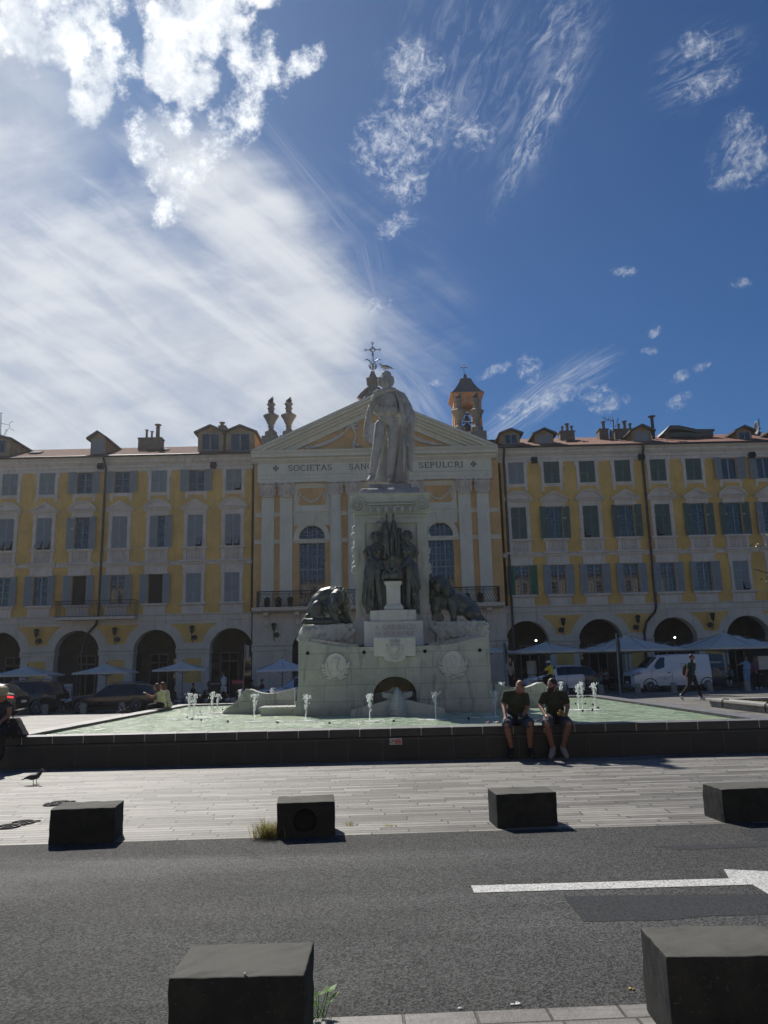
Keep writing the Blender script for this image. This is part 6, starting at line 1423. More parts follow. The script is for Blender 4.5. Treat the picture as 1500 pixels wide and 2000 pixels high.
woman(-1, (940, 490), (955, 620), ((1055, 680), (880, 690)), (1000, 890), (900, 1020), (835, 1090), [(955, 750, .15), (945, 880, .12), (960, 980, .13)],
    [[(980, 1000, .16), (1020, 1150, .17), (1050, 1350, .13), (1100, 1600, .12), (1110, 1880, .10)], [(920, 1000, .13), (900, 1200, .12), (890, 1500, .09), (900, 1850, .10)], [(1090, 1050, .09), (1130, 1250, .08), (1180, 1480, .06)], [(1050, 1100, .06, -.18), (1100, 1350, .06, -.2), (1150, 1500, .05, -.2)], [(1060, 1500, .06, -.12), (1150, 1700, .06, -.14), (1160, 1900, .06, -.1)],
     [(990, 1200, .05, -.24), (1060, 1420, .05, -.24), (1100, 1600, .04, -.2)], [(1100, 700, .05, .1), (1150, 790, .05, .08), (1090, 860, .05, .1)], [(870, 1200, .03, -.15), (860, 1500, .03, -.15), (880, 1850, .03, -.15)], [(1050, 1600, .04, -.2), (1130, 1780, .04, -.2), (1080, 1880, .04, -.2)], [(1150, 1850, .06, -.05), (1175, 1960, .05, -.05)]],
    [(980, 1080), (975, 1290), (985, 1520), (975, 1830)], 0)
for (x0, x1, lob) in ((550, 545, ((-45, 330), (-110, 640), (-60, 900), (30, 640), (60, 850))), (680, 690, ((40, 330), (110, 600), (130, 850), (-50, 560), (-60, 820)))):
    mb = MB(); mb.tube([B(x0, 95, .0), B(x1, 950, -.02)], .022, 8); mb.lathe([(.01, -.02), (.03, .0), (.032, .04), (.004, .13)], tuple(B(x0, 95, 0)), 8); mb.cap(B(x0-18, 90, 0), B(x0+18, 90, 0), .02, .02, 6)
    fo = mb.build('flagpole', MT['bronze'], bg_, True, 40); mb = MB()
    for (dx_, y) in lob: mb.chain([B(x0, 140, .04), B(x0+dx_*.55, 140+(y-140)*.5, .04), B(x0+dx_, y, .02)], [.025, .055, .07])
    for (dx_, y) in lob: mb.chain([B(x0, 160, -.02), B(x0+dx_*.4, 140+(y-140)*.6, -.05), B(x0+dx_*.6, y, -.07)], [.015, .03, .035])
    mb.build('flag', MT['bronze'], fo, remesh=.017, sm=2)
mb = MB(); mb.ball(B(665, 895, -.42), (.075, .08, .085)); mb.chain([B(660, 970, -.38), B(660, 1100, -.38)], [.07, .085]); mb.chain([B(630, 985, -.4), B(560, 1020, -.42), B(525, 1070, -.42)], [.035, .028, .02]); mb.chain([B(690, 985, -.4), B(750, 1020, -.42), B(795, 1050, -.42)], [.035, .028, .02])
mb.chain([B(640, 1090, -.42), B(610, 1130, -.5), B(640, 1165, -.5)], [.05, .04, .03]); mb.chain([B(685, 1090, -.42), B(730, 1090, -.5), B(690, 1140, -.5)], [.05, .04, .03]); mb.build('child_figure', MT['bronze'], bg_, remesh=.011, sm=2)
mb = MB(); mb.box(B(500, 1200).x, B(820, 1200).x, 20.28, 20.75, B(660, 1335).z, B(660, 1180).z); mb.ball(B(570, 1230, -.48), (.10, .06, .10)); mb.ball(B(740, 1230, -.48), (.11, .06, .10)); mb.chain([B(490, 1180, -.4), B(470, 1280, -.4), B(490, 1330, -.4)], [.04, .04, .03]); mb.chain([B(830, 1170, -.4), B(835, 1260, -.4), B(815, 1330, -.4)], [.04, .04, .03]); mb.build('cradle', MT['bronze'], bg_, remesh=.016, sm=1)
mb = MB(); mb.ball(B(800, 385, .08), (.075, .08, .085)); mb.ball(B(790, 350, .1), (.08, .08, .07)); mb.chain([B(790, 450, .1), B(780, 700, .1)], [.07, .12]); mb.chain([B(640, 640, .0), B(670, 580, -.03)], [.04, .035]); 
for k in range(4): mb.cap(B(660+k*10, 570, -.04), B(670+k*12, 500+k*12, -.05), .013, .01, 5)
mb.build('relief_figure', MT['bronze'], bg_, remesh=.014, sm=1)
mb = MB(); mb.ball(B(425, 250, .12), (.09, .07, .10)); mb.ball(B(400, 230, .15), (.10, .06, .08)); mb.cap(B(425, 330, .15), B(420, 370, .17), .04, .03); mb.build('relief_head', MT['marble_dark'], bg_, remesh=.014, sm=1)
# ================================================================ stone blocks by the road
def block(name, label, cx, cy, w, d, h, rz, hole=False, seed=1):
    t = T(name, label, 'stone block', (cx, cy, 0), group='dark stone blocks lining the road'); rn = random.Random(seed)
    mb = MB(); nx_, ny_, nz_ = 9, 7, 6; V = {}
    def vid(i, j, k):
        if (i, j, k) not in V:
            x, y, z = -w/2+w*i/nx_, -d/2+d*j/ny_, -.03+(h+.03)*k/nz_
            e = (i in (0, nx_))+(j in (0, ny_))+(k == nz_)
            a = .003 if e < 2 else .004
            x += rn.uniform(-a, a)*.6; y += rn.uniform(-a, a)*.6; z += rn.uniform(-a, a)*.5 if k == nz_ else 0
            if e >= 2:
                sh_ = abs(rn.gauss(0, .0035)); x -= math.copysign(sh_, x) if i in (0, nx_) else 0; y -= math.copysign(sh_, y) if j in (0, ny_) else 0; z -= sh_ if k == nz_ else 0
            V[(i, j, k)] = len(mb.v); mb.v.append((cx+x, cy+y, z))
        return V[(i, j, k)]
    def fc(a, b_, c, e): mb.f.append((a, b_, c, e)); mb.mi.append(0)
    for i in range(nx_):
        for k in range(nz_):
            for j in (0, ny_): fc(vid(i, j, k), vid(i+1, j, k), vid(i+1, j, k+1), vid(i, j, k+1))
        for j in range(ny_):
            for k in (0, nz_): fc(vid(i, j, k), vid(i+1, j, k), vid(i+1, j+1, k), vid(i, j+1, k))
    for j in range(ny_):
        for k in range(nz_):
            for i in (0, nx_): fc(vid(i, j, k), vid(i, j+1, k), vid(i, j+1, k+1), vid(i, j, k+1))
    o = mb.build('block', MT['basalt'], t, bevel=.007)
    if hole:
        mb = MB(); c_ = MB(); c_.lathe([(.115, -.3), (.115, .12)], (cx-w*.02, cy-d/2, h*.46), 28, axis='y'); cu = c_.build('cut', MT['basalt']); md = o.modifiers.new('h', 'BOOLEAN'); md.object = cu; md.operation = 'DIFFERENCE'; md.solver = 'EXACT'
        dg = bpy.context.evaluated_depsgraph_get(); me = bpy.data.meshes.new_from_object(o.evaluated_get(dg)); o.modifiers.clear(); o.data = me; bpy.data.objects.remove(cu)
        mb.tube([(cx-w*.02+.125*cos(a*pi/12), cy-d/2+.002, h*.46+.125*sin(a*pi/12)) for a in range(24)], .007, 6, close=True); mb.build('ring', MT['iron'], t); mb = MB()
        mb.lathe([(.112, 0), (.112, .004)], (cx-w*.02, cy-d/2+.10, h*.46), 24, axis='y'); mb.build('socket', MT['dark'], t)
    t.rotation_euler.z = rz
    return t
BH = .325
def bl_at(name, label, pl, pr, d, hole=False, seed=1, w=None, h=BH):
    a, b_ = gr(*pl), gr(*pr); m_ = (a+b_)/2; r = math.atan2(b_.y-a.y, b_.x-a.x); ww = w or (b_-a).length; c = m_+Vector((-sin(r), cos(r), 0))*d/2
    return block(name, label, c.x, c.y, ww, d, h, r, hole, seed)
bl_at('stone_block', 'plain dark block across the road, near the walking pigeon and ground rings', (93, 1651), (222, 1645), .42, seed=2)
bl_at('stone_block', 'dark block with a round hole in its front and grass at its side', (540, 1638), (655, 1633), .44, True, seed=3)
bl_at('stone_block', 'plain dark block across the road, in line with the two seated men', (972, 1618), (1091, 1613), .40, seed=4)
bl_at('stone_block', 'dark block across the road, cut off by the picture edge beyond the white arrow', (1416, 1608), (1535, 1603), .42, seed=5)
block('stone_block', 'large block on the near kerb with a chipped corner and a small plant beside it', -.655, 3.70, .57, .40, .36, .0, seed=6)
block('stone_block', 'large block on the near kerb, at the arrow side with its lit side face showing', 1.47, 3.80, .60, .40, .36, -.03, seed=7)
# ================================================================ people
SKB = M('skin_tanned', (.30, .15, .105), .55, .08, 12)
def cm_(name, col, rough=.9): return M(name, col, rough, .12, 14)
OLIVE, OLIVE2 = cm_('olive_shirt', (.040, .046, .026)), cm_('green_shirt', (.034, .040, .024)); DENIM, GREYC = cm_('denim_shorts', (.04, .062, .095)), cm_('grey_shorts', (.07, .07, .085))
NAVY, BLACKC, WHITEC, YELC, LIME, BEIGE, LBLUE = cm_('navy_cloth', (.03, .035, .05)), cm_('black_cloth', (.015, .015, .018)), cm_('white_cloth', (.62, .62, .62)), cm_('yellow_cloth', (.75, .62, .04)), cm_('pale_yellow_cloth', (.50, .50, .30)), cm_('beige_cloth', (.42, .36, .28)), cm_('light_blue_cloth', (.22, .33, .50))
TEAL = cm_('teal_cloth', (.02, .05, .055)); PLAID = cm_('plum_cloth', (.16, .08, .12))
HB, HBR = M('black_hair', (.014, .012, .011), .6, .3, 40), M('brown_hair', (.09, .05, .03), .6, .3, 40)
SHOEG = M('grey_trainer', (.30, .30, .28), .8, .2, 30)
def human(label, Y, j, top=None, bottom=None, shoe=None, hair=None, skin=None, vox=.02, s=1., sleeve=.55, leg=1., look=(0, -1), shoecol=None, group=None, hairlen=0, extras=None, belly=0., cat='person', bald=False):
    P = {}
    for k, v in j.items(): P[k] = at(v[0], v[1], Y+(v[2] if len(v) > 2 else 0))
    lowest = min(P.values(), key=lambda p: p.z)
    t = T('person', label, cat, (P['pe' if 'pe' in P else 'h0'].x, Y, lowest.z-.08*s), group=group)
    lk = Vector((look[0], look[1], 0)).normalized(); rt = Vector((-lk.y, lk.x, 0)); g = lambda a, k: a+Vector((0, 0, k))
    hd = P['hd']; mb = MB(); R_ = Matrix.Rotation(math.atan2(lk.y, lk.x)+pi/2, 3, 'Z')
    mb.ball(hd, (.072*s, .092*s, .112*s), 14, 10, rot=R_); mb.ball(hd+lk*.03*s-Vector((0, 0, .06*s)), (.055*s, .06*s, .055*s), 10, 8, rot=R_)
    mb.cap(hd+lk*.088*s+Vector((0, 0, .012*s)), hd+lk*.108*s-Vector((0, 0, .022*s)), .010*s, .015*s, 6)
    for e in (-1, 1):
        mb.ball(hd+rt*e*.076*s-Vector((0, 0, .01*s)), (.014*s, .02*s, .03*s), 8, 5, rot=R_); mb.ball(hd+rt*e*.03*s+lk*.082*s+Vector((0, 0, .028*s)), (.024*s, .012*s, .010*s), 6, 4, rot=R_)
    mb.ball(hd+lk*.082*s-Vector((0, 0, .05*s)), (.028*s, .012*s, .010*s), 6, 4, rot=R_)
    mb.cap(g(hd, -.06*s), P['nk'], .055*s, .06*s)
    sh = [P['s0'], P['s1']]; hp = [P['h0'], P['h1']]; mc = (sh[0]+sh[1])/2; mh = (hp[0]+hp[1])/2
    mb.cap(sh[0], sh[1], .06*s, .06*s); mb.chain([mc-Vector((0, 0, .07*s)), mc.lerp(mh, .5), mh], [.085*s, .085*s, .10*s]); mb.cap(hp[0], hp[1], .095*s, .095*s)
    for i in '01':
        e, w = P['e'+i], P['w'+i]; mb.chain([P['s'+i], e, w], [.05*s, .042*s, .028*s])
        hv = P.get('f'+i, w+(w-e).normalized()*.09*s); d = (hv-w).normalized(); side_ = d.cross(lk if abs(d.dot(lk)) < .9 else Vector((0, 0, 1))).normalized()
        pc = w.lerp(hv, .5); mb.cap(w, pc, .03*s, .034*s, 8); mb.cap(pc-side_*.018*s, pc+side_*.018*s, .022*s, .022*s, 8)
        for k in range(4):
            b0 = pc+side_*(k-1.5)*.021*s; Lf = (.075, .085, .08, .062)[k]*s; k1 = b0+d*Lf*.55; k2 = k1+(d+Vector((0, 0, -.5))).normalized()*Lf*.5; mb.chain([b0, k1, k2], [.010*s, .009*s, .0075*s], 6)
        th = w.lerp(pc, .5)+side_*.03*s; mb.chain([th, th+side_*.02*s+d*.03*s, th+side_*.02*s+d*.062*s], [.012*s, .011*s, .009*s], 6)
        k_, a_ = P['k'+i], P['a'+i]; mb.chain([P['h'+i], k_, k_.lerp(a_, .35)+Vector((0, .02*s, 0)), a_], [.085*s, .058*s, .057*s, .036*s]); toe = P.get('t'+i, a_+lk*.16*s-Vector((0, 0, .06*s))); mb.cap(a_-Vector((0, 0, .03*s)), toe, .036*s, .03*s)
    mb.build('body', skin or MT['skin'], t, remesh=vox, sm=1)
    if top:
        mb = MB(); mu = mc+Vector((0, 0, .015*s)); mb.cap(sh[0], mu, .062*s, .085*s); mb.cap(mu, sh[1], .085*s, .062*s); mb.ball(mc-Vector((0, 0, .06*s)), (.13*s, .10*s, .10*s)); dn = mc-Vector((0, 0, .14*s)); wv = (sh[1]-sh[0]).length*.36
        ax = (sh[1]-sh[0]).normalized(); mb.cap(dn-ax*wv*.5, dn+ax*wv*.5, .104*s, .104*s); q1 = mc.lerp(mh, .62); mb.cap(q1-ax*.05*s, q1+ax*.05*s, (.105+belly)*s, (.105+belly)*s); mb.cap(mh-ax*.06*s, mh+ax*.06*s, .118*s, .118*s); mb.cap(dn, q1, .122*s, (.115+belly)*s)
        mb.cap(mc+Vector((0, 0, .02*s)), P['nk'].lerp(hd, .1), .075*s, .066*s)
        for i in '01':
            e = P['e'+i]; w = P['w'+i]
            if sleeve > 0:
                mb.cap(P['s'+i], P['s'+i].lerp(e, min(1, sleeve)), .062*s, .066*s if sleeve < 1 else .055*s)
                if sleeve >= 1: mb.cap(e, w, .055*s, .042*s)
        rn = random.Random(len(label))
        for k in range(6): a = mc.lerp(mh, rn.uniform(.3, .95))+ax*rn.uniform(-.1, .1)*s+lk*.11*s; mb.cap(a, a+ax*rn.uniform(-.08, .08)*s-Vector((0, 0, rn.uniform(.02, .1)*s)), .018*s, .012*s, 5)
        mb.build('shirt', top, t, remesh=vox, sm=1)
    if bottom:
        mb = MB(); mb.cap(hp[0], hp[1], .118*s, .118*s)
        for i in '01':
            k_, a_ = P['k'+i], P['a'+i]
            if leg <= 1: mb.cap(P['h'+i], P['h'+i].lerp(k_, leg), .112*s, .09*s)
            else: mb.chain([P['h'+i], k_, a_], [.108*s, .078*s, .058*s])
        mb.build('shorts' if leg <= 1 else 'trousers', bottom, t, remesh=vox, sm=1)
    for i in '01':
        a_ = P['a'+i]; toe = P.get('t'+i, a_+lk*.17*s-Vector((0, 0, .06*s))); mb = MB(); mb.cap(a_+Vector((0, 0, -.01*s))-(toe-a_).normalized()*.03*s, toe, .052*s, .042*s); mb.cap(a_+Vector((0, 0, .03*s)), a_-Vector((0, 0, .03*s)), .045*s, .05*s); mb.cap(a_-lk*.02*s-Vector((0, 0, .075*s)), toe-Vector((0, 0, .01*s)), .042*s, .038*s)
        mb.build('shoe', shoe or MT['black'], t, remesh=vox, sm=1)
    if hair and not bald:
        mb = MB(); mb.ball(hd+Vector((0, 0, .03*s))-lk*.018*s, (.083*s, .098*s, .098*s), 12, 8, rot=R_)
        if hairlen:
            mb.chain([hd-lk*.05*s, hd-lk*.08*s-Vector((0, 0, .12*s)), hd-lk*.07*s-Vector((0, 0, hairlen*s))], [.085*s, .07*s, .03*s])
        mb.build('hair', hair, t, remesh=vox, sm=1)
    if extras: extras(t, P, hd, lk, rt, s)
    return t
# the two seated men
def z5(x, y, d=0.): return (940+x/6.25, 1300+y/6.25, d)
def exA(t, P, hd, lk, rt, s):
    mb = MB(); w = P['w1']; mb.cbox(w+Vector((-.05, -.10, .02)), (.075, .012, .14), rot=Matrix.Rotation(radians(-50), 3, 'X')); mb.build('phone', MT['black'], t)
    mb = MB(); 
    for e in (-1, 1): mb.tube([hd+rt*e*.08+Vector((0, 0, .01)), hd+rt*e*.065+lk*.085+Vector((0, 0, .015))], .005, 5); mb.ball(hd+rt*e*.032+lk*.098+Vector((0, 0, .015)), (.026, .006, .018), 8, 5)
    mb.build('glasses', MT['black'], t)
human('bald man in olive T-shirt and denim shorts seated on the coping with a phone', 14.05,
      dict(hd=z5(475, 255, -.12), nk=z5(440, 320, -.03), s0=z5(298, 345, 0), s1=z5(540, 365, -.02), e0=z5(272, 480, -.05), w0=z5(298, 640, -.32), f0=z5(312, 715, -.44), e1=z5(560, 520, -.08), w1=z5(500, 625, -.30), f1=z5(455, 625, -.40), h0=z5(345, 650, .12), h1=z5(500, 650, .12), k0=z5(308, 722, -.42), k1=z5(592, 705, -.42), a0=z5(372, 1015, -.12), a1=z5(598, 1012, -.12), t0=z5(360, 1112, -.28), t1=z5(632, 1108, -.28)),
      OLIVE, DENIM, MT['black'], None, SKB, vox=.0115, s=1.0, look=(.55, -.85), leg=.93, sleeve=.62, bald=True, belly=.02, extras=exA)
def exB(t, P, hd, lk, rt, s):
    mb = MB(); mb.ball(hd+lk*.045-Vector((0, 0, .07)), (.062, .058, .055), 10, 8); mb.cap(hd+lk*.06-Vector((0, 0, .06))-rt*.055, hd-Vector((0, 0, .0))-rt*.07, .02, .015); mb.cap(hd+lk*.06-Vector((0, 0, .06))+rt*.055, hd+rt*.07, .02, .015); mb.build('beard', HB, t, remesh=.012, sm=1)
    mb = MB(); c = (P['w1']+P['f1'])/2+Vector((-.07, -.05, .03)); rn = random.Random(4)
    for k in range(12): mb.ball(c+Vector((rn.uniform(-.05, .05), rn.uniform(-.03, .03), rn.uniform(-.03, .05))), .028, 7, 5)
    mb.build('bread_roll', M('bread', (.30, .22, .08), .9, .3, 30), t, True)
    mb = MB(); w = P['w0']; mb.tube([w+Vector((.032*cos(a*pi/5), .02*sin(a*pi/5), .02*sin(a*pi/5))) for a in range(10)], .010, 5, close=True); mb.build('watch', MT['black'], t)
human('bearded dark-haired man in green T-shirt and grey shorts seated beside the bald man', 14.05,
      dict(hd=z5(862, 240, -.06), nk=z5(880, 320, .0), s0=z5(760, 358, -.02), s1=z5(1010, 352, .02), e0=z5(718, 490, -.05), w0=z5(792, 612, -.30), f0=z5(812, 655, -.40), e1=z5(1055, 500, -.04), w1=z5(1035, 605, -.28), f1=z5(985, 605, -.38), h0=z5(835, 650, .12), h1=z5(985, 650, .12), k0=z5(800, 715, -.42), k1=z5(1065, 712, -.42), a0=z5(872, 1010, -.12), a1=z5(998, 1008, -.12), t0=z5(848, 1105, -.28), t1=z5(1042, 1102, -.28)),
      OLIVE2, GREYC, SHOEG, HB, SKB, vox=.0115, s=1.02, look=(-.75, -.65), leg=.92, sleeve=.6, belly=.01, extras=exB)
# woman at the picture edge
def z0_(x, y, d=0.): return (x/9.375, 1300+y/9.375, d)
def exC(t, P, hd, lk, rt, s):
    mb = MB(); mb.lathe([(.20, -.03), (.19, -.01), (.105, .015), (.10, .07), (.085, .11), (.03, .125)], tuple(hd+Vector((0, 0, .045))), 20, sy=.95); mb.build('straw_hat', M('straw', (.50, .43, .26), .9, .2, 60, .3, 80), t, True, 50)
human('woman in straw hat and dark sleeveless top seated at the pool corner', 13.98, dict(hd=z0_(35, 560, -.05), nk=z0_(55, 650, 0), s0=z0_(-110, 715, 0), s1=z0_(170, 730, 0), e0=z0_(-160, 880, 0), w0=z0_(-60, 1000, -.2), e1=z0_(165, 900, -.02), w1=z0_(20, 1020, -.25), h0=z0_(-60, 1150, .12), h1=z0_(100, 1150, .12), k0=z0_(-80, 1230, -.4), k1=z0_(30, 1240, -.42), a0=z0_(-90, 1600, -.38), a1=z0_(10, 1610, -.38)),
      NAVY, BLACKC, MT['black'], HBR, SKB, vox=.014, s=.95, sleeve=0, leg=2, hairlen=.32, look=(.2, -1), extras=exC)
m, n, b = newmat('floral_cloth'); P_ = pos(n); vo = n('ShaderNodeTexVoronoi', {'Vector': P_, 'Scale': 13.}); w_ = n.remap(vo.outputs['Distance'], .22, .34, 1, 0)
n.l.new(n.mix(w_, (.018, .018, .024), n.mix(n.remap(vo.outputs['Color'], .2, .8), (.30, .10, .14), (.09, .12, .15))), b.inputs['Base Color']); b.inputs['Roughness'].default_value = .9
p = at(27, 1430, 13.75); bag = T('shoulder_bag', 'dark floral cloth bag standing on the coping beside the straw-hatted woman', 'bag', (p.x, 13.98, CZ))
mb = MB(); a = [at(x, y, 13.9) for x, y in ((8, 1404), (29, 1402), (47, 1437), (40, 1441), (2, 1442))]; mb.prism([(q.x, q.z) for q in a], 13.88, 14.12); mb.build('bag_body', m, bag, remesh=.02, sm=2); mb = MB(); mb.tube([at(12, 1405, 14), at(14, 1385, 14), at(22, 1378, 14), at(26, 1404, 14)], .012, 6); mb.build('strap', NAVY, bag)
# two women on the side coping
def z3(x, y, d=0.): return (230+x/5.357, 1270+y/5.357, d)
human('woman in pale yellow tank top seated on the side coping with one arm outstretched', 23.3, dict(hd=z3(405, 385, 0), nk=z3(430, 425, 0), s0=z3(415, 452, -.05), s1=z3(490, 445, .15), e0=z3(362, 490, -.05), w0=z3(300, 458, -.05), f0=z3(270, 438, -.05), e1=z3(430, 500, .3), w1=z3(400, 545, .3), h0=z3(440, 575, 0), h1=z3(490, 570, .2), k0=z3(330, 588, 0), k1=z3(345, 582, .2), a0=z3(300, 640, .0), a1=z3(320, 636, .2)),
      LIME, BLACKC, MT['black'], HBR, MT['skin'], vox=.018, s=.88, sleeve=0, leg=2, look=(-1, .25), hairlen=.22)
human('long-haired brunette woman in beige seated behind the one in pale yellow', 23.9, dict(hd=z3(465, 370, 0), nk=z3(485, 415, 0), s0=z3(478, 445, -.1), s1=z3(525, 440, .1), e0=z3(470, 500, 0), w0=z3(400, 530, 0), e1=z3(530, 520, .1), w1=z3(460, 545, .2), h0=z3(500, 570, 0), h1=z3(540, 570, .2), k0=z3(400, 555, .1), k1=z3(410, 552, .3), a0=z3(390, 620, .1), a1=z3(400, 620, .3)),
      BEIGE, BEIGE, MT['black'], HBR, MT['skin'], vox=.018, s=.88, sleeve=.5, leg=2, look=(-1, .1), hairlen=.38)
# walkers
human('woman in white shirt and skirt walking past the cafe tables before the arcade', 45., dict(hd=z3(1100, 238), nk=z3(1108, 270), s0=z3(1092, 292, -.1), s1=z3(1130, 292, .1), e0=z3(1085, 335), w0=z3(1084, 372), e1=z3(1128, 340), w1=z3(1100, 360), h0=z3(1098, 392), h1=z3(1122, 392), k0=z3(1082, 450), k1=z3(1130, 446), a0=z3(1062, 512), a1=z3(1160, 508)), WHITEC, WHITEC, MT['white'], HB, MT['skin'], vox=.025, s=1., sleeve=.8, leg=.6, look=(-1, -.1), hairlen=.2)
def zr(x, y, d=0.): return (1180+x/4.6875, 1240+y/4.6875, d)
def exF(t, P, hd, lk, rt, s):
    c = (P['s0']+P['s1'])/2-lk*.24-Vector((0, 0, .28)); mb = MB(); mb.ball(c, (.14, .17, .27), 12, 8); mb.cap(c+Vector((0, 0, -.1)), c+Vector((.0, 0, .12)), .15, .13); mb.build('backpack', BLACKC, t, True)
    mb = MB(); 
    for e in (-1, 1): mb.ball(hd+rt*e*.03+lk*.095+Vector((0, 0, .02)), (.03, .02, .02), 8, 5)
    mb.build('sunglasses', MT['black'], t)
human('man in dark T-shirt and black trousers with a backpack striding in white shoes', 33., dict(hd=zr(802, 205), nk=zr(800, 238), s0=zr(775, 262, -.18), s1=zr(812, 262, .18), e0=zr(762, 325, -.2), w0=zr(745, 392, -.2), e1=zr(832, 315, .15), w1=zr(836, 268, .05), h0=zr(790, 385, -.08), h1=zr(815, 385, .08), k0=zr(775, 470, -.1), k1=zr(848, 462, .1), a0=zr(706, 555, -.1), a1=zr(888, 568, .1), t0=zr(722, 590, -.1), t1=zr(935, 590, .1)), TEAL, BLACKC, MT['white'], HBR, SKB, vox=.018, s=1.06, sleeve=.6, leg=2, look=(1, -.1), extras=exF)
def exG(t, P, hd, lk, rt, s):
    mb = MB(); mb.lathe([(.10, 0), (.10, .03), (.08, .08), (.02, .10)], tuple(hd+Vector((0, 0, .03))), 12); mb.cap(hd+lk*.09+Vector((0, 0, .04)), hd+lk*.15+Vector((0, 0, .035)), .02, .012); mb.build('cap', MT['white'], t, True)
def zc_(x, y, d=0.): return (960+x/5.357, 1230+y/5.357, d)
cy = human('dark-skinned cyclist in bright yellow T-shirt and white cap', 38., dict(hd=zc_(597, 350), nk=zc_(608, 378), s0=zc_(598, 396, -.18), s1=zc_(632, 392, .18), e0=zc_(548, 432, -.2), w0=zc_(484, 478, -.22), e1=zc_(575, 440, .2), w1=zc_(500, 480, .22), h0=zc_(618, 488, -.1), h1=zc_(640, 488, .1), k0=zc_(548, 512, -.12), k1=zc_(570, 545, .12), a0=zc_(562, 590, -.12), a1=zc_(600, 610, .12)), YELC, BLACKC, MT['black'], None, MT['skin_dark'], vox=.02, s=1.04, sleeve=.65, leg=2, look=(-1, -.1), extras=exG, bald=True)
fw, rw = zc_(500, 598), zc_(722, 606); F_, R2 = at(*fw[:2], 38.), at(*rw[:2], 38.)
bk = T('bicycle', 'dark city bicycle ridden by the cyclist in yellow', 'bicycle', ((F_.x+R2.x)/2, 38., F_.z-.34))
for c in (F_, R2):
    mb = MB(); mb.tube([(c.x+.33*cos(a*pi/16), 38., c.z+.33*sin(a*pi/16)) for a in range(32)], .022, 6, close=True); o = mb.build('wheel', MT['tyre'], bk, True)
    mb = MB()
    for a in range(12): mb.tube([(c.x, 38., c.z), (c.x+.32*cos(a*pi/6), 38., c.z+.32*sin(a*pi/6))], .003, 3)
    mb.build('spoke', MT['chrome'], o)
hb = at(*zc_(478, 482)[:2], 38.); sd_ = at(*zc_(630, 505)[:2], 38.); bb = Vector(((F_.x+R2.x)/2+.05, 38., F_.z-.03))
mb = MB(); mb.tube([F_, hb+Vector((.05, 0, -.12)), hb], .02, 6); mb.tube([hb+Vector((.05, 0, -.18)), bb, sd_], .022, 6); mb.tube([hb+Vector((.05, 0, -.12)), sd_+Vector((-.02, 0, -.12))], .02, 6); mb.tube([R2, bb], .016, 6); mb.tube([R2, sd_+Vector((-.01, 0, -.12))], .014, 6); mb.build('frame', MT['iron'], bk, True)
mb = MB(); mb.tube([hb+Vector((.0, -.28, .02)), hb, hb+Vector((.0, .28, .02))], .014, 6); mb.build('handlebar', MT['iron'], bk); mb = MB(); mb.cap(sd_+Vector((-.1, 0, .02)), sd_+Vector((.1, 0, .03)), .04, .07); mb.build('saddle', MT['black'], bk, True)
human('stout man in light blue shirt and pale jeans pointing with an outstretched arm', 42.5, dict(hd=zr(1298, 212), nk=zr(1298, 240), s0=zr(1270, 258), s1=zr(1325, 258), e0=zr(1246, 268), w0=zr(1224, 276), e1=zr(1335, 300), w1=zr(1330, 340), h0=zr(1288, 340), h1=zr(1318, 340), k0=zr(1292, 400), k1=zr(1322, 400), a0=zr(1298, 475), a1=zr(1326, 475)), LBLUE, LBLUE, MT['black'], HBR, SKB, vox=.022, s=1., sleeve=.6, leg=2, look=(-.6, -1), belly=.05)
human('man in dark jacket over a plum shirt standing beside the stout man in light blue', 42.8, dict(hd=zr(1372, 222), nk=zr(1374, 248), s0=zr(1348, 264), s1=zr(1402, 264), e0=zr(1342, 310), w0=zr(1350, 345), e1=zr(1410, 310), w1=zr(1400, 350), h0=zr(1368, 350), h1=zr(1398, 350), k0=zr(1375, 415), k1=zr(1415, 415), a0=zr(1395, 480), a1=zr(1438, 478)), PLAID, BLACKC, MT['white'], HBR, SKB, vox=.022, s=1.02, sleeve=1, leg=2, look=(-.3, -1))
human('person in white shirt standing in the shade of the arcade behind the small car', 50., dict(hd=zc_(200, 362), nk=zc_(200, 385), s0=zc_(176, 402), s1=zc_(228, 402), e0=zc_(170, 435), w0=zc_(178, 465), e1=zc_(236, 435), w1=zc_(226, 465), h0=zc_(190, 475), h1=zc_(216, 475), k0=zc_(192, 525), k1=zc_(214, 525), a0=zc_(192, 575), a1=zc_(214, 575)), WHITEC, BLACKC, MT['black'], HB, MT['skin_dark'], vox=.03, s=1.05, sleeve=.6, leg=2)
# ================================================================ cafe furniture and seated guests
def chair_obj(x, y, z, rz, mat, label, group):
    t = T('cafe_chair', label, 'chair', (x, y, z), group=group)
    mb = MB(); mb.box(x-.21, x+.21, y-.2, y+.2, z+.43, z+.47); mb.build('seat', mat, t)
    mb = MB(); mb.tube([(x-.2, y+.2, z+.45), (x-.21, y+.24, z+.75), (x-.12, y+.26, z+.88), (x+.12, y+.26, z+.88), (x+.21, y+.24, z+.75), (x+.2, y+.2, z+.45)], .018, 6); [mb.tube([(x+k*.08, y+.21, z+.46), (x+k*.08, y+.25, z+.87)], .012, 4) for k in (-1, 0, 1)]; mb.build('backrest', mat, t)
    for a, b_ in ((-1, -1), (1, -1), (-1, 1), (1, 1)): mb = MB(); mb.tube([(x+a*.18, y+b_*.17, z+.44), (x+a*.21, y+b_*.2, z)], .016, 5); mb.build('leg', mat, t)
    t.rotation_euler.z = rz; return t
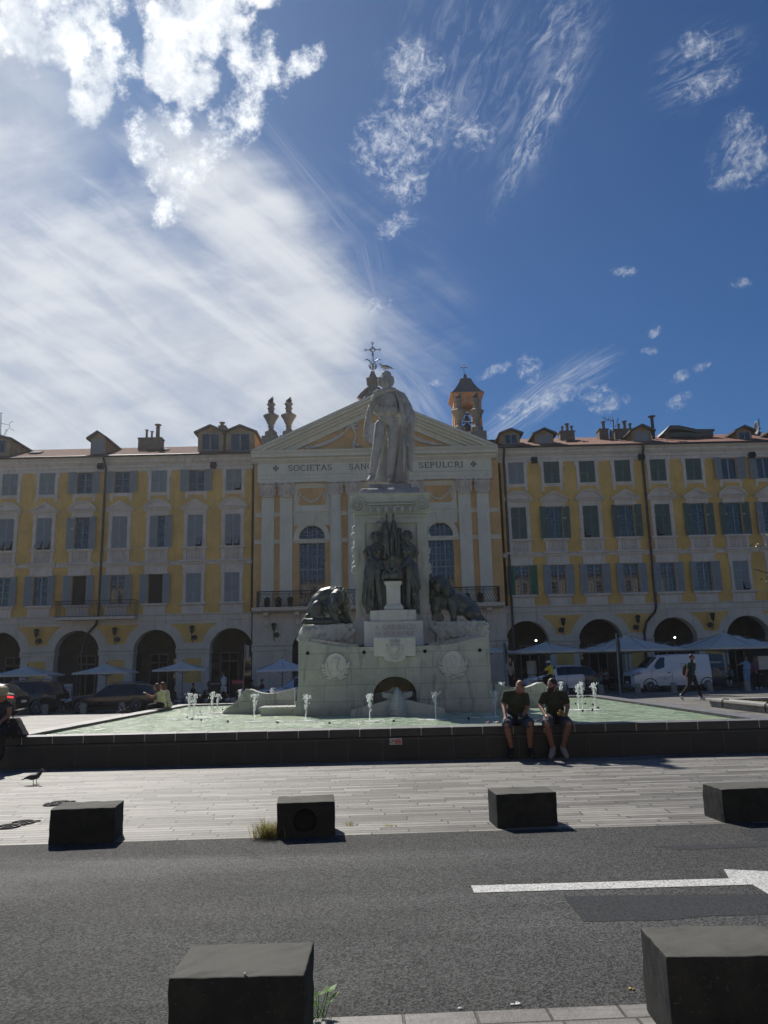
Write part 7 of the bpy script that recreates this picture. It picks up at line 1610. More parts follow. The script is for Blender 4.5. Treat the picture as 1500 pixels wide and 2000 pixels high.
def table_obj(x, y, z, label, group, mat):
    t = T('cafe_table', label, 'table', (x, y, z), group=group)
    mb = MB(); mb.lathe([(.36, 0), (.37, .012), (.36, .03)], (x, y, z+.72), 20); mb.build('tabletop', mat, t); mb = MB(); mb.lathe([(.24, 0), (.22, .02), (.03, .04), (.028, .72)], (x, y, z), 12); mb.build('pedestal', MT['iron'], t)
CHM = MT['iron']; gc, gt, = 'dark metal cafe chairs under the parasols', 'small round cafe tables under the parasols'
ch0 = None
spots = [(377, 1366, 46.), (392, 1367, 46.2), (405, 1366, 46.), (350, 1367, 46.), (505, 1360, 48.), (492, 1361, 48.), (1165, 1349, 47.5), (1190, 1349, 47.), (1205, 1349, 47.5), (1176, 1349, 48.5), (1418, 1346, 47.), (1436, 1346, 47.), (1012, 1349, 49.5), (1026, 1349, 49.3), (1490, 1345, 46)]
for i, (x, y, Y) in enumerate(spots):
    p = at(x, y, Y); z = G(p.x, Y); rz = RN.choice([0, pi/2, -pi/2, pi, .4, 2.2])
    if ch0 is None: ch0 = chair_obj(p.x, Y, z, rz, CHM, 'dark metal cafe chair in the shade of the parasols', gc)
    else: c = copy_tree(ch0); c.location = (p.x, Y, z); c.rotation_euler.z = rz
tb0 = None
for i, (x, Y) in enumerate(((386, 46.1), (360, 46.2), (498, 48.1), (1172, 47.9), (1198, 47.2), (1427, 47.1), (1019, 49.4), (1480, 46.2))):
    p = at(x, 1350, Y); z = G(p.x, Y)
    if tb0 is None: table_obj(p.x, Y, z, 'small round cafe table in the shade of the parasols', gt, MT['pole']); tb0 = COL.objects['cafe_table']
    else: c = copy_tree(tb0); c.location = (p.x, Y, z)
def seated(label, x, Y, top, hair, dirn=1, s=1.):
    z = G(at(x, 1350, Y).x, Y); X = at(x, 1350, Y).x; t = T('person', label, 'person', (X, Y, z))
    v = lambda a, b_, c=0.: Vector((X+a*dirn*s, Y+c, z+b_*s))
    mb = MB(); mb.ball(v(.02, 1.22), (.08, .08, .11)); mb.chain([v(0, 1.12), v(0, 1.02)], [.05, .06]); mb.chain([v(-.02, .98, -.15), v(.1, .78, -.18), v(.32, .80, -.1)], [.05, .04, .03]); mb.chain([v(-.02, .98, .15), v(.1, .78, .18), v(.32, .80, .1)], [.05, .04, .03])
    mb.chain([v(0, .95), v(0, .55)], [.12, .12]); mb.build('body', SKB, t, remesh=.025, sm=1)
    mb = MB(); mb.cap(v(-.02, .98, -.15), v(-.02, .98, .15), .08, .08); mb.chain([v(0, .9), v(-.02, .58)], [.15, .14]); 
    for c in (-.16, .16): mb.cap(v(-.02, .98, c), v(.08, .82, c), .07, .065)
    mb.build('shirt', top, t, remesh=.025, sm=1)
    mb = MB()
    for c in (-.1, .1): mb.chain([v(-.02, .52, c), v(.42, .53, c), v(.40, .08, c)], [.11, .08, .055]); mb.cap(v(.40, .06, c), v(.55, .05, c), .05, .04)
    mb.build('trousers', NAVY, t, remesh=.025, sm=1)
    mb = MB(); mb.ball(v(0, 1.27), (.09, .095, .09)); mb.build('hair', hair, t, True)
seated('guest in black seated at the table nearest the pier between two arches', 377, 46., BLACKC, HB, 1)
seated('guest in white shirt and dark hair seated facing the one in black', 407, 46., WHITEC, HB, -1)
seated('guest in dark clothes seated below the pale parasol before the silver car', 492, 48., NAVY, HB, 1)
seated('second guest in dark red under the pale parasol, nearer the monument', 512, 48.2, PLAID, HBR, -1)
seated('guest in beige seated between the small white car and the van', 1178, 47.6, BEIGE, HBR, 1)
seated('guest in white seated beside the slanting pole before the van', 1186, 47.2, WHITEC, HB, -1)
seated('guest in light blue seated behind the dark end of the van', 1431, 47., LBLUE, HBR, -1)
seated('guest in grey seated behind the cyclist', 1025, 49.3, GREYC, HB, 1)
# ================================================================ parasols
def parasol(xl, xr, yr, xa, ya, Y, label, mat, rot=.12):
    a, b_, c = at(xl, yr, Y), at(xr, yr, Y), at(xa, ya, Y); w = (b_.x-a.x)/2/(cos(rot)+sin(rot)); zr_ = a.z*.5+b_.z*.5; X = (a.x+b_.x)/2; z0 = G(X, Y); hz = c.z-zr_
    t = T('parasol', label, 'parasol', (X, Y, z0), group='cafe parasols along the arcades')
    mb = MB(); NN = 10; V = {}
    def vid(i, j):
        if (i, j) not in V:
            u, v = -1+2*i/NN, -1+2*j/NN; m_ = max(abs(u), abs(v)); zz = zr_+hz*(1-m_)-.09*hz*sin(pi*m_)*(1-.5*abs(abs(u)-abs(v)))-.05*(1-abs(abs(u)-abs(v)))*0
            x, y = u*w, v*w; V[(i, j)] = len(mb.v); mb.v.append((X+x*cos(rot)-y*sin(rot), Y+x*sin(rot)+y*cos(rot), zz))
        return V[(i, j)]
    for i in range(NN):
        for j in range(NN): mb.f.append((vid(i, j), vid(i+1, j), vid(i+1, j+1), vid(i, j+1))); mb.mi.append(0)
    P = [Vector((X+sx*w*cos(rot)-sy*w*sin(rot), Y+sx*w*sin(rot)+sy*w*cos(rot), zr_)) for sx, sy in ((-1, -1), (1, -1), (1, 1), (-1, 1))]
    for i in range(4): q = P[(i+1) % 4]; p_ = P[i]; mb.quad(p_, q, q-Vector((0, 0, .10)), p_-Vector((0, 0, .10)))
    cn = mb.build('canopy', mat, t); md = cn.modifiers.new('s', 'SOLIDIFY'); md.thickness = .012
    mb = MB(); mb.lathe([(.04, z0), (.038, zr_+hz), (.05, zr_+hz+.02), (.02, zr_+hz+.12)], (X, Y, 0), 10); mb.build('pole', MT['pole'], t)
    mb = MB()
    for p_ in P+[(P[i]+P[(i+1) % 4])/2 for i in range(4)]: mb.tube([(X, Y, zr_+hz-.05), tuple(p_-Vector((0, 0, .02)))], .014, 4); mb.tube([(X, Y, zr_-.25), tuple(Vector((X, Y, zr_+hz*.45)).lerp(p_, .5)-Vector((0, 0, .03)))], .012, 4)
    mb.build('rib', MT['pole'], t); mb = MB(); mb.box(X-.3, X+.3, Y-.3, Y+.3, z0, z0+.06); mb.build('base_plate', MT['iron'], t)
parasol(-8, 114, 1318, 50, 1301, 46., 'grey parasol behind the dark off-roader, nearest the antenna end', MT['canvas'])
parasol(151, 265, 1313, 208, 1297, 46., 'grey parasol above the white menu sheet and black estate car', MT['canvas'])
parasol(302, 412, 1307.5, 354, 1292, 46., 'grey parasol in front of the pier beside the walking woman in white', MT['canvas'])
parasol(491, 612, 1308, 553, 1286, 46., 'pale blue-grey parasol above the silver car beside the monument', MT['canvas_blue'], .2)
parasol(905, 995, 1273, 946, 1260, 48., 'pale parasol mostly hidden by the monument, beside the first pole', MT['canvas'], .1)
parasol(990, 1143, 1273, 1060, 1254, 48., 'grey parasol above the cyclist and the person in white shirt', MT['canvas'], .1)
parasol(1128, 1322, 1270, 1212, 1240, 47., 'wide grey parasol crossed by the slanting pole, before the van', MT['canvas'], .16)
parasol(1312, 1522, 1266, 1407, 1235, 47., 'widest grey parasol above the dark end of the van', MT['canvas'], .16)
parasol(1478, 1640, 1262, 1560, 1240, 49., 'parasol at the picture edge above the two standing men', MT['canvas'], .1)
# ================================================================ vehicles
ST = {  # x, half width, sill, belt, top, top half width, side glass, top glass
 'suv': (4.7, [(0, .70, .35, .62, .66, .60, 0, 0), (.12, .86, .25, .82, .88, .78, 0, 0), (.5, .93, .22, .98, 1.03, .82, 0, 0), (1.35, .94, .22, 1.08, 1.12, .82, 0, 1), (1.95, .94, .22, 1.10, 1.62, .68, 1, 0), (2.1, .94, .22, 1.10, 1.67, .68, 1, 0), (3.0, .94, .22, 1.12, 1.70, .68, 1, 0), (3.7, .94, .22, 1.14, 1.68, .67, 1, 0), (4.2, .93, .25, 1.16, 1.60, .64, 0, 1), (4.55, .90, .3, 1.10, 1.16, .75, 0, 0), (4.68, .80, .4, .95, .98, .7, 0, 0)], (.85, 3.75), .36),
 'estate': (4.75, [(0, .68, .32, .55, .58, .58, 0, 0), (.10, .84, .22, .70, .75, .74, 0, 0), (.5, .90, .18, .80, .86, .80, 0, 0), (1.5, .91, .18, .90, .95, .80, 0, 1), (2.15, .91, .18, .92, 1.40, .62, 1, 0), (2.4, .91, .18, .93, 1.44, .62, 1, 0), (3.3, .91, .18, .95, 1.45, .62, 1, 0), (4.0, .91, .18, .98, 1.40, .60, 1, 0), (4.3, .90, .2, 1.0, 1.30, .58, 0, 1), (4.68, .86, .28, .98, 1.02, .72, 0, 0), (4.74, .78, .36, .8, .84, .7, 0, 0)], (.88, 3.72), .34),
 'hatch': (4.1, [(0, .66, .34, .58, .62, .56, 0, 0), (.10, .82, .24, .74, .80, .72, 0, 0), (.45, .87, .2, .88, .93, .78, 0, 0), (1.05, .88, .2, .96, 1.0, .76, 0, 1), (1.7, .88, .2, .98, 1.45, .62, 1, 0), (2.0, .88, .2, .99, 1.50, .62, 1, 0), (2.8, .88, .2, 1.02, 1.50, .62, 1, 0), (3.45, .88, .22, 1.05, 1.44, .60, 0, 1), (3.95, .84, .28, 1.0, 1.04, .7, 0, 0), (4.08, .78, .36, .85, .9, .68, 0, 0)], (.78, 3.3), .33),
 'van': (5.1, [(0, .72, .38, .72, .78, .66, 0, 0), (.10, .90, .24, 1.0, 1.06, .80, 0, 0), (.45, .96, .2, 1.12, 1.20, .84, 0, 0), (.80, .97, .2, 1.18, 1.28, .84, 0, 1), (1.45, .97, .2, 1.20, 1.86, .78, 0, 0), (1.75, .97, .2, 1.22, 1.94, .80, 0, 0), (2.3, .97, .2, 1.24, 1.97, .82, 0, 0), (3.6, .97, .2, 1.24, 1.97, .82, 0, 0), (5.0, .97, .22, 1.24, 1.95, .82, 0, 0), (5.1, .94, .3, 1.2, 1.90, .78, 0, 0)], (.92, 4.05), .33)}
def car(name, label, cat, xl, ybase, Y, style, paint, rz=0., face=-1, split=None, z=None, hl=True, xr=None):
    L, S_, (w1, w2), wr = ST[style]; p = at(xl, ybase, Y) if xr is None else at(xr, ybase, Y); X0 = p.x if xr is None else p.x-L; z0 = G(p.x, Y) if z is None else z
    t = T(name, label, cat, (X0+L/2, Y, z0)); mx = (lambda x: X0+x) if face < 0 else (lambda x: X0+L-x)
    def sec(s): x, w, si, be, to, wt = s[:6]; return [(-w*.93, si), (-w, si+.18), (-w, be-.12), (-w*.965, be), (-wt, to-.05), (-wt*.82, to), (0, to+.015), (wt*.82, to), (wt, to-.05), (w*.965, be), (w, be-.12), (w, si+.18), (w*.93, si)]
    SS_ = []
    for i in range(len(S_)-1):
        a, b_ = S_[i], S_[i+1]
        for k in range(2): SS_.append(tuple(a[q]+(b_[q]-a[q])*k/2 for q in range(6))+a[6:])
    SS_.append(S_[-1]); mb = MB(); n_ = 13
    for s in SS_:
        for (y, zz) in sec(s): mb.v.append((mx(s[0]), Y+y, z0+zz))
    for i in range(len(SS_)-1):
        s = SS_[i]
        for k in range(n_-1):
            g_ = 0
            if s[6] and k in (3, 8): g_ = 1
            if s[7] and 3 < k < 9: g_ = 1
            if split is not None and s[0] >= split and not g_: g_ = 2
            mb.f.append((i*n_+k, i*n_+k+1, (i+1)*n_+k+1, (i+1)*n_+k)); mb.mi.append(g_)
        mb.f.append((i*n_+n_-1, i*n_, (i+1)*n_, (i+1)*n_+n_-1)); mb.mi.append(0)
    mb.f.append(tuple(range(n_))); mb.mi.append(0); e = (len(SS_)-1)*n_; mb.f.append(tuple(range(e+n_-1, e-1, -1))); mb.mi.append(2 if split is not None else 0)
    mb.build('body', [paint, MT['glass'], MT['blue_paint']], t, True, 28)
    f = lambda x: mx(x)
    sg = [s for s in S_ if s[6]]
    for sy in (-1, 1):
        for wx in (w1, w2):
            mb = MB(); W_ = S_[2][1]
            mb.lathe([(wr-.09, -.11), (wr-.01, -.10), (wr, -.06), (wr, .06), (wr-.01, .10), (wr-.09, .11)], (f(wx), Y+sy*(W_-.10), z0+wr), 28, axis='y'); o = mb.build('wheel', MT['tyre'], t, True, 40)
            mb = MB(); yy = Y+sy*(W_+.012); mb.lathe([(wr-.10, -.01), (wr-.10, .01)], (f(wx), yy, z0+wr), 24, axis='y')
            mb2 = MB(); mb2.tube([(f(wx)+(wr-.11)*cos(a*pi/12), yy+sy*.012, z0+wr+(wr-.11)*sin(a*pi/12)) for a in range(24)], .014, 5, close=True)
            for a in range(10): mb2.tube([(f(wx)+.04*cos(a*pi/5), yy+sy*.016, z0+wr+.04*sin(a*pi/5)), (f(wx)+(wr-.11)*cos(a*pi/5), yy+sy*.012, z0+wr+(wr-.11)*sin(a*pi/5))], .012, 4)
            mb2.ball((f(wx), yy+sy*.012, z0+wr), (.045, .015, .045), 8, 5); mb.build('disc', MT['black'], o); mb2.build('rim', MT['alloy'], o)
            mb = MB(); P = [(f(wx)+(wr+.05)*cos(a*pi/12), Y+sy*(W_+.006), z0+wr+(wr+.05)*sin(a*pi/12)) for a in range(-1, 14)]; mb.tube(P, .028, 5); mb.prism([(q[0], q[2]) for q in P], Y+sy*(W_-.02), Y+sy*(W_+.004)); mb.build('wheel_arch', MT['black'], t)
    mb = MB(); W_ = S_[3][1]
    for sy in (-1, 1): mb.box(f(w1+wr+.05) if face < 0 else f(w2-wr-.05), f(w2-wr-.05) if face < 0 else f(w1+wr+.05), Y+sy*W_-.02, Y+sy*W_+.008, z0+S_[3][2]-.02, z0+S_[3][2]+.12)
    mb.build('side_skirt', MT['black'], t)
    mb = MB(); yb = Y-W_-.004
    dl = {'van': (1.02, 2.15, 3.3), 'hatch': (1.15, 2.2, 3.05), 'estate': (1.55, 2.6, 3.5), 'suv': (1.5, 2.55, 3.45)}[style]
    for x in dl: mb.box(f(x)-.006, f(x)+.006, yb, yb+.02, z0+.42, z0+S_[4][3]-.05)
    mb.build('door_seam', MT['black'], t); mb = MB()
    for x in dl[1:]: mb.box(f(x)-.26, f(x)-.10, yb-.02, yb+.02, z0+S_[4][3]-.22, z0+S_[4][3]-.18)
    mb.build('door_handle', MT['black'] if style == 'van' else paint, t)
    if sg:
        mb = MB(); xs_ = [f(x) for x in (dl[1]+.02, dl[2]+.05)]
        for x in xs_: mb.tube([(x, Y-W_*.965-.004, z0+S_[5][3]), (x+.02, Y-S_[5][5]-.004, z0+S_[5][4]-.05)], .03, 5)
        mb.build('pillar', MT['black'], t)
    if style == 'van':
        mb = MB(); 
        q = lambda x, zz: (f(x), Y-(W_*.965+(S_[5][5]-W_*.965)*max(0, (zz-1.2)/.68))-.008, z0+zz)
        mb.add([q(1.06, 1.14), q(2.02, 1.18), q(2.02, 1.82), q(1.62, 1.82), q(1.40, 1.62)], [(0, 1, 2, 3, 4)]); mb.build('side_window', MT['glass'], t)
    for sy in (-1, 1):
        mb = MB(); xm = {'van': 1.12, 'hatch': 1.3, 'estate': 1.75, 'suv': 1.6}[style]; mb.ball((f(xm), Y+sy*(W_+.12), z0+S_[3][3]+.05), (.09, .09, .08), 10, 7); mb.build('mirror', paint, t, True)
    for sy in (-1, 1):
        s1 = S_[1]; zt = s1[3]; mb = MB()
        a = [(f(.06), Y+sy*(s1[1]-.16), z0+zt-.13), (f(.10), Y+sy*(s1[1]+.004), z0+zt-.10), (f(.46), Y+sy*(S_[2][1]+.004), z0+zt+.01), (f(.42), Y+sy*(S_[2][1]-.02), z0+zt+.07), (f(.12), Y+sy*(s1[1]-.04), z0+zt+.0)]
        mb.tube([a[0], a[1], a[2]], .045, 6); mb.tube([a[4], a[3]], .04, 6); mb.build('headlight', MT['lampglass'] if hl else MT['black'], t, True)
        s9 = S_[-2]; mb = MB(); mb.tube([(f(s9[0]+.02), Y+sy*(s9[1]-.25), z0+s9[3]-.12), (f(s9[0]-.0), Y+sy*(s9[1]+.0), z0+s9[3]-.12), (f(s9[0]-.28), Y+sy*(s9[1]+.02), z0+s9[3]-.08)], .045, 6); mb.build('tail_light', MT['redlamp_off'] if name != 'dark_hatchback' else MT['redlamp'], t, True)
    mb = MB(); mb.box(*sorted((f(-.01), f(.12))), Y-.55, Y+.55, z0+.42, z0+(.86 if style == 'van' else .60)); mb.build('grille', MT['black'], t)
    mb = MB(); mb.box(*sorted((f(-.02), f(-.008))), Y-.26, Y+.26, z0+.46, z0+.57); mb.box(*sorted((f(L+.02), f(L+.008))), Y-.26, Y+.26, z0+.62, z0+.73); mb.build('number_plate', MT['white'], t)
    if style in ('suv', 'estate'):
        mb = MB()
        for sy in (-1, 1): mb.tube([(f(2.1), Y+sy*.60, z0+S_[5][4]+.02), (f(2.3), Y+sy*.6, z0+S_[5][4]+.07), (f(3.6), Y+sy*.6, z0+S_[6][4]+.06), (f(3.8), Y+sy*.6, z0+S_[7][4]-.01)], .02, 5)
        mb.build('roof_rail', MT['chrome'], t)
    t.rotation_euler.z = rz; return t
MT['redlamp_off'] = M('dull_tail_light', (.16, .012, .015), .25, 0)
car('dark_hatchback', 'dark car with glowing red tail light at the picture edge behind the straw hat', 'car', 0, 1380, 36., 'hatch', MT['black_paint'], .04, xr=44)
car('parked_car', 'black off-roader with pale roof rails parked between the glowing tail light and the menu sheet', 'car', 0, 1376, 42., 'suv', MT['black_paint'], -.04, xr=124)
car('parked_car', 'long black estate car with silver rims parked behind the pigeon', 'car', 136, 1377, 41., 'estate', MT['black_paint'], .02)
car('parked_car', 'silver-blue car parked under the pale parasol beside the monument', 'car', 499, 1358, 42.5, 'estate', MT['silver_paint'], .02)
car('parked_car', 'small white hatchback with dark rear quarter behind the cyclist', 'car', 0, 1350, 43., 'hatch', MT['white_paint'], -.02, xr=1171, split=3.0)
vn_ = car('delivery_van', 'white van with dark lettered rear end parked before the arcade under the widest parasols', 'van', 1226, 1348, 43.5, 'van', MT['white_paint'], .03, split=3.85)
vx = at(1226, 1348, 43.5).x; vy = 43.5-.985; v0 = vn_.location.z
def vtxt(s, size, x, z, mat): 
    lean = max(0, (z-1.24))*.2; o = lettering('lettering', s, size, (vx+x, vy-.012+lean, v0+z), mat, vn_); return o
GOLD = M('gold_lettering', (.55, .33, .12), .6, 0)
vtxt('Sébastien', .17, 4.62, 1.50, MT['white']); vtxt('JOEL', .20, 4.60, 1.12, GOLD); vtxt('PAT', .27, 4.60, .84, GOLD)
mb = MB(); mb.box(vx+4.2, vx+4.85, vy-.002, vy+.004, v0+1.0, v0+1.015); mb.build('lettering_rule', GOLD, vn_)
vtxt('Art de la', .13, 2.85, 1.45, MT['letter']); vtxt('boulangerie', .12, 2.95, 1.28, MT['letter']); vtxt('artisan boulanger - patissier', .075, 1.75, .78, MT['letter']); vtxt('06300 Nice', .07, 1.75, .68, MT['letter'])
# ================================================================ bollards, posts, boards
b0 = None
BL = [((88, 1383), 0, 'squat granite bollard in front of the black off-roader'), ((163, 1380), 0, 'squat granite bollard at the front wheel of the black estate car'), ((238, 1378), 0, 'squat granite bollard at the rear door of the black estate car'), ((456, 1371), 0, 'squat granite bollard beside the curled end of the stone wing'), ((1105, 1352), 0, 'squat granite bollard against the door of the small white hatchback'),
      ((1175, 1352), -.08, 'squat granite bollard just behind the small white hatchback'), ((1246, 1351), 0, 'squat granite bollard at the front bumper of the white van'), ((1317, 1349), -.03, 'squat granite bollard beside the rear leg of the striding man'), ((1388, 1347.5), -.16, 'leaning granite bollard in front of the dark lettered van end'), ((1461, 1346), -.05, 'squat granite bollard at the feet of the stout man in light blue')]
for (px, py), tilt, lab in BL:
    Yb = 38.9 if px < 600 else 41.2; g = at(px, py, Yb); g.z = G(g.x, Yb)
    if b0 is None:
        t = T('bollard', lab, 'bollard', g, group='granite bollards along the parking line'); mb = MB(); mb.lathe([(.155, -.1), (.15, .3), (.14, .47), (.12, .50), (.02, .51)], tuple(g), 16); mb.build('post', MT['bollard'], t, True, 40); mb = MB(); mb.lathe([(.156, 0), (.158, .03), (.156, .06)], (g.x, g.y, g.z+.36), 16); mb.build('band', MT['stone_w'], t, True, 40); b0 = t
    else: t = copy_tree(b0); t.location = g; t['label'] = lab
    t.rotation_euler.y = tilt
def post(label, a, b_, Y, r=.04, top=None):
    p, q = at(*a, Y), at(*b_, Y); z0 = G(q.x, Y); t = T('street_pole', label, 'pole', (q.x, Y, z0)); mb = MB(); mb.tube([(q.x, Y, z0), (p.x, Y, p.z)], r, 8); mb.build('mast', MT['pole'], t)
    if top: top(t, p)
def tp1(t, p): mb = MB(); mb.box(p.x+.05, p.x+.22, 43.96, 44.04, p.z-.9, p.z-.1); mb.build('sign_panel', MT['pole'], t)
def tp2(t, p): mb = MB(); mb.chain([p+Vector((.05, 0, -.1)), p+Vector((.1, 0, -.6)), p+Vector((.08, 0, -1.2))], [.06, .09, .05]); mb.build('furled_banner', MT['pipe'], t, True)
post('thin pole beside the walking woman in white, with a narrow panel', (479, 1257), (474, 1352), 44., .035, tp1)
post('slanting dark pole with furled banner before the widest parasols', (1203, 1237), (1211, 1351), 41., .05, tp2)
post('dark pole standing beside the monument before the chapel end', (984, 1254), (988, 1335), 46., .06, tp2)
def board(label, x, yt, yb, w, Y, colb, colt=None, name='menu_board'):
    p, q = at(x, yt, Y), at(x, yb, Y); z0 = G(q.x, Y); t = T(name, label, 'board', (q.x, Y, z0)); mb = MB(); mb.box(q.x-w/2, q.x+w/2, Y, Y+.03, z0+.12, p.z); mb.build('panel', colb, t)
    mb = MB()
    for s in (-1, 1): mb.tube([(q.x+s*(w/2-.03), Y+.02, p.z-.05), (q.x+s*(w/2-.03), Y+.35, z0)], .018, 5); mb.tube([(q.x+s*(w/2-.03), Y, p.z-.05), (q.x+s*(w/2-.03), Y-.02, z0)], .018, 5)
    mb.build('leg', MT['iron'], t)
    if colt: mb = MB(); mb.box(q.x-w/2+.01, q.x+w/2-.01, Y-.012, Y+.002, p.z-.28, p.z-.02); o = mb.build('header', colt, t); lettering('lettering', 'Coca-Cola', .15, (q.x, Y-.016, p.z-.15), MT['white'], o)
    return t, q, p, z0
t, q_, p_, z_ = board('white hand-written menu sheet on a stand between the black off-roader and estate', 131, 1336, 1366, .52, 43.5, MT['white'])
for k in range(9): pass
lettering('lettering', 'MENU', .14, (q_.x, 43.49, p_.z-.2), MT['letter'], t); lettering('lettering', 'PLAT DU JOUR', .055, (q_.x, 43.49, p_.z-.42), MT['letter'], t); lettering('lettering', 'SOCCA', .08, (q_.x, 43.49, p_.z-.6), MT['letter'], t)
board('dark board with pale drink lettering beside the seated guest in white', 419, 1330, 1366, .75, 45.2, MT['black'], MT['black'])
board('dark board with red drink header beside the thin pole', 464, 1327, 1366, .75, 46., MT['black'], MT['red'])
p, q = at(1029, 1291, 49.), at(1048, 1320, 49.); z0 = 0; t = T('display_cabinet', 'tall white rounded cabinet behind the cyclist', 'cabinet', ((p.x+q.x)/2, 49., 0)); mb = MB(); mb.lathe([(.31, 1.0), (.31, p.z)], ((p.x+q.x)/2, 49, 0), 20); mb.build('drum', MT['white'], t, True, 40); mb = MB(); mb.lathe([(.26, 0), (.26, .96)], ((p.x+q.x)/2, 49, 0), 20); mb.build('base', MT['canvas'], t, True, 40)
p = at(1492, 1300, 46.); t = T('display_cabinet', 'broad white cabinet behind the two standing men', 'cabinet', (p.x+.3, 46., 0)); mb = MB(); mb.box(p.x-.3, p.x+.9, 46., 46.6, 1.0, at(1492, 1281, 46).z); mb.build('upper_body', MT['white'], t, bevel=.03); mb = MB(); mb.box(p.x-.28, p.x+.88, 46.02, 46.6, 0, .98); mb.build('base', MT['black'], t)
# shop fronts in the galleries
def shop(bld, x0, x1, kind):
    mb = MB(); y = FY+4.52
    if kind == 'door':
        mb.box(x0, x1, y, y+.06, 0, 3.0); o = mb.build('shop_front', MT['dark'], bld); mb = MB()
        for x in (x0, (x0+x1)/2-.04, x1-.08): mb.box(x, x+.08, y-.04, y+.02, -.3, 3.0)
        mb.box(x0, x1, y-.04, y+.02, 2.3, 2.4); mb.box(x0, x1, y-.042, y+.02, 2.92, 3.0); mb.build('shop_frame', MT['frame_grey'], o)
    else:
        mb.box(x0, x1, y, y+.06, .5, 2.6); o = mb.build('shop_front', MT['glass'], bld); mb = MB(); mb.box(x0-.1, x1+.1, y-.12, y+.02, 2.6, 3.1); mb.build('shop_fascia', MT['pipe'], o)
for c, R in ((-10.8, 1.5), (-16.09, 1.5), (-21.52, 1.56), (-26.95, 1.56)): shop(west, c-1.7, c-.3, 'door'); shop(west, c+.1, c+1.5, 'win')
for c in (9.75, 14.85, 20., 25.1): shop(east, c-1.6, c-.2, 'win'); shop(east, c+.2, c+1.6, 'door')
for (x, y, lab) in ((1047, 1251, 'lit white lamp glowing in the first arch past the chapel'), (1318, 1245, 'lit white lamp glowing in the third arch past the chapel')):
    p = at(x, y, FY+1.8); t = T('hanging_lamp', lab, 'lamp', (p.x, FY+1.8, p.z)); mb = MB(); mb.ball(p, (.06, .06, .055), 12, 8); mb.build('globe', MT['lamp_on'], t, True); mb = MB(); mb.tube([(p.x, FY+1.8, p.z+.1), (p.x, FY+1.8, 5.0)], .012, 5); mb.build('rod', MT['iron'], t)
# ================================================================ planter and tree
px, py = 11.35, 28.; t = T('stone_planter', 'low stone-edged planting bed with iron clamps beyond the pool corner', 'planter', (13.5, 24, 0))
mb = MB(); mb.box(px, px+7, py-.42, py, -.05, .20); mb.box(px, px+.42, 15, py-.42, -.05, .20); mb.box(px-.12, px+7, py-.46, py+.04, .202, .28); mb.box(px-.12, px+.46, 15, py-.46, .202, .28); mb.build('kerb', MT['stone_w'], t, bevel=.01)
mb = MB(); mb.box(px+.42, px+7, 15, py-.42, 0, .17); so_ = mb.build('soil', MT['soil'], t)
mb = MB(); rn = random.Random(9)
for k in range(500): x, y = px+.5+rn.random()*4, 20+rn.random()*7.4; a = rn.uniform(0, 6.28); mb.cbox((x, y, .185), (.10, .06, .006), rot=Matrix.Rotation(a, 3, 'Z') @ Matrix.Rotation(rn.uniform(-.6, .6), 3, 'X'))
o = mb.build('fallen_leaves', MT['drygrass'], t); o['kind'] = 'stuff'
for y in (26.6, 23.6): mb = MB(); mb.tube([(px-.14, y, .05), (px-.15, y, .26), (px-.10, y, .32), (px+.10, y, .31)], .02, 6); mb.build('clamp', MT['iron'], t)
def tree(x, y, h, cr, cz, label, nleaf, seed, clip=None):
    rn = random.Random(seed); t = T('tree', label, 'tree', (x, y, .15)); mb = MB(); mb.chain([(x, y, 0), (x+.05, y, h*.3), (x-.05, y+.05, h*.55)], [.17, .13, .10], 10); tips = []
    for k in range(26):
        a = rn.uniform(0, 6.28); e = rn.uniform(-.4, 1.2); L = cr*rn.uniform(.75, 1.0); b_ = Vector((x, y, h*rn.uniform(.35, .6))); tip = Vector((x+L*cos(a)*cos(e), y+L*sin(a)*cos(e), cz+L*.8*sin(e))); m_ = b_.lerp(tip, .5)+Vector((rn.uniform(-.3, .3), rn.uniform(-.3, .3), .3))
        mb.tube([b_, m_, tip], [.05, .03, .012], 5); tips.append((m_, tip))
    mb.build('trunk', MT['bark'], t, True); mb = MB()
    for m_, tip in tips:
        for c in range(9):
            cc = m_.lerp(tip, .2+.85*rn.random())+Vector((rn.gauss(0, .35), rn.gauss(0, .35), rn.gauss(0, .3)))
            for k in range(nleaf):
                p = cc+Vector((rn.gauss(0, .16), rn.gauss(0, .16), rn.gauss(0, .13))); d = Vector((rn.gauss(0, 1), rn.gauss(0, 1), rn.gauss(0, 1)-.3)).normalized(); u = d.orthogonal().normalized(); l = rn.uniform(.09, .15)
                mb.add([p, p+d*l*.5+u*l*.24, p+d*l, p+d*l*.5-u*l*.24], [(0, 1, 2, 3)])
    mb.build('crown', MT['leaf_gloss'], t)
tree(16.9, 27., 7.0, 4.0, 5.4, 'glossy-leaved tree reaching in at the picture edge before the shuttered house', 16, 21)
# greenery seen through the arcade, beyond the west house
gx = at(266, 1316, 68).x; rn = random.Random(5); t = T('garden_shrub', 'sunlit shrub glimpsed through the opening of the arcade behind the estate car', 'shrub', (gx, 68.3, 0)); mb = MB()
for k in range(2600): p = Vector((gx+rn.uniform(-1.6, 1.6), 68+rn.uniform(-.5, .5), rn.uniform(0, 3.4))); d = Vector((rn.gauss(0, 1), rn.gauss(0, 1), rn.gauss(0, 1))).normalized(); u = d.orthogonal().normalized(); mb.add([p, p+d*.09+u*.04, p+d*.18, p+d*.09-u*.04], [(0, 1, 2, 3)])
mb.build('foliage', M('bright_leaf', (.22, .30, .05), .5, .4, 8), t); mb = MB(); mb.tube([(gx, 68.3, 0), (gx, 68.3, 2.6)], .06, 6); mb.build('trunk', MT['bark'], t)
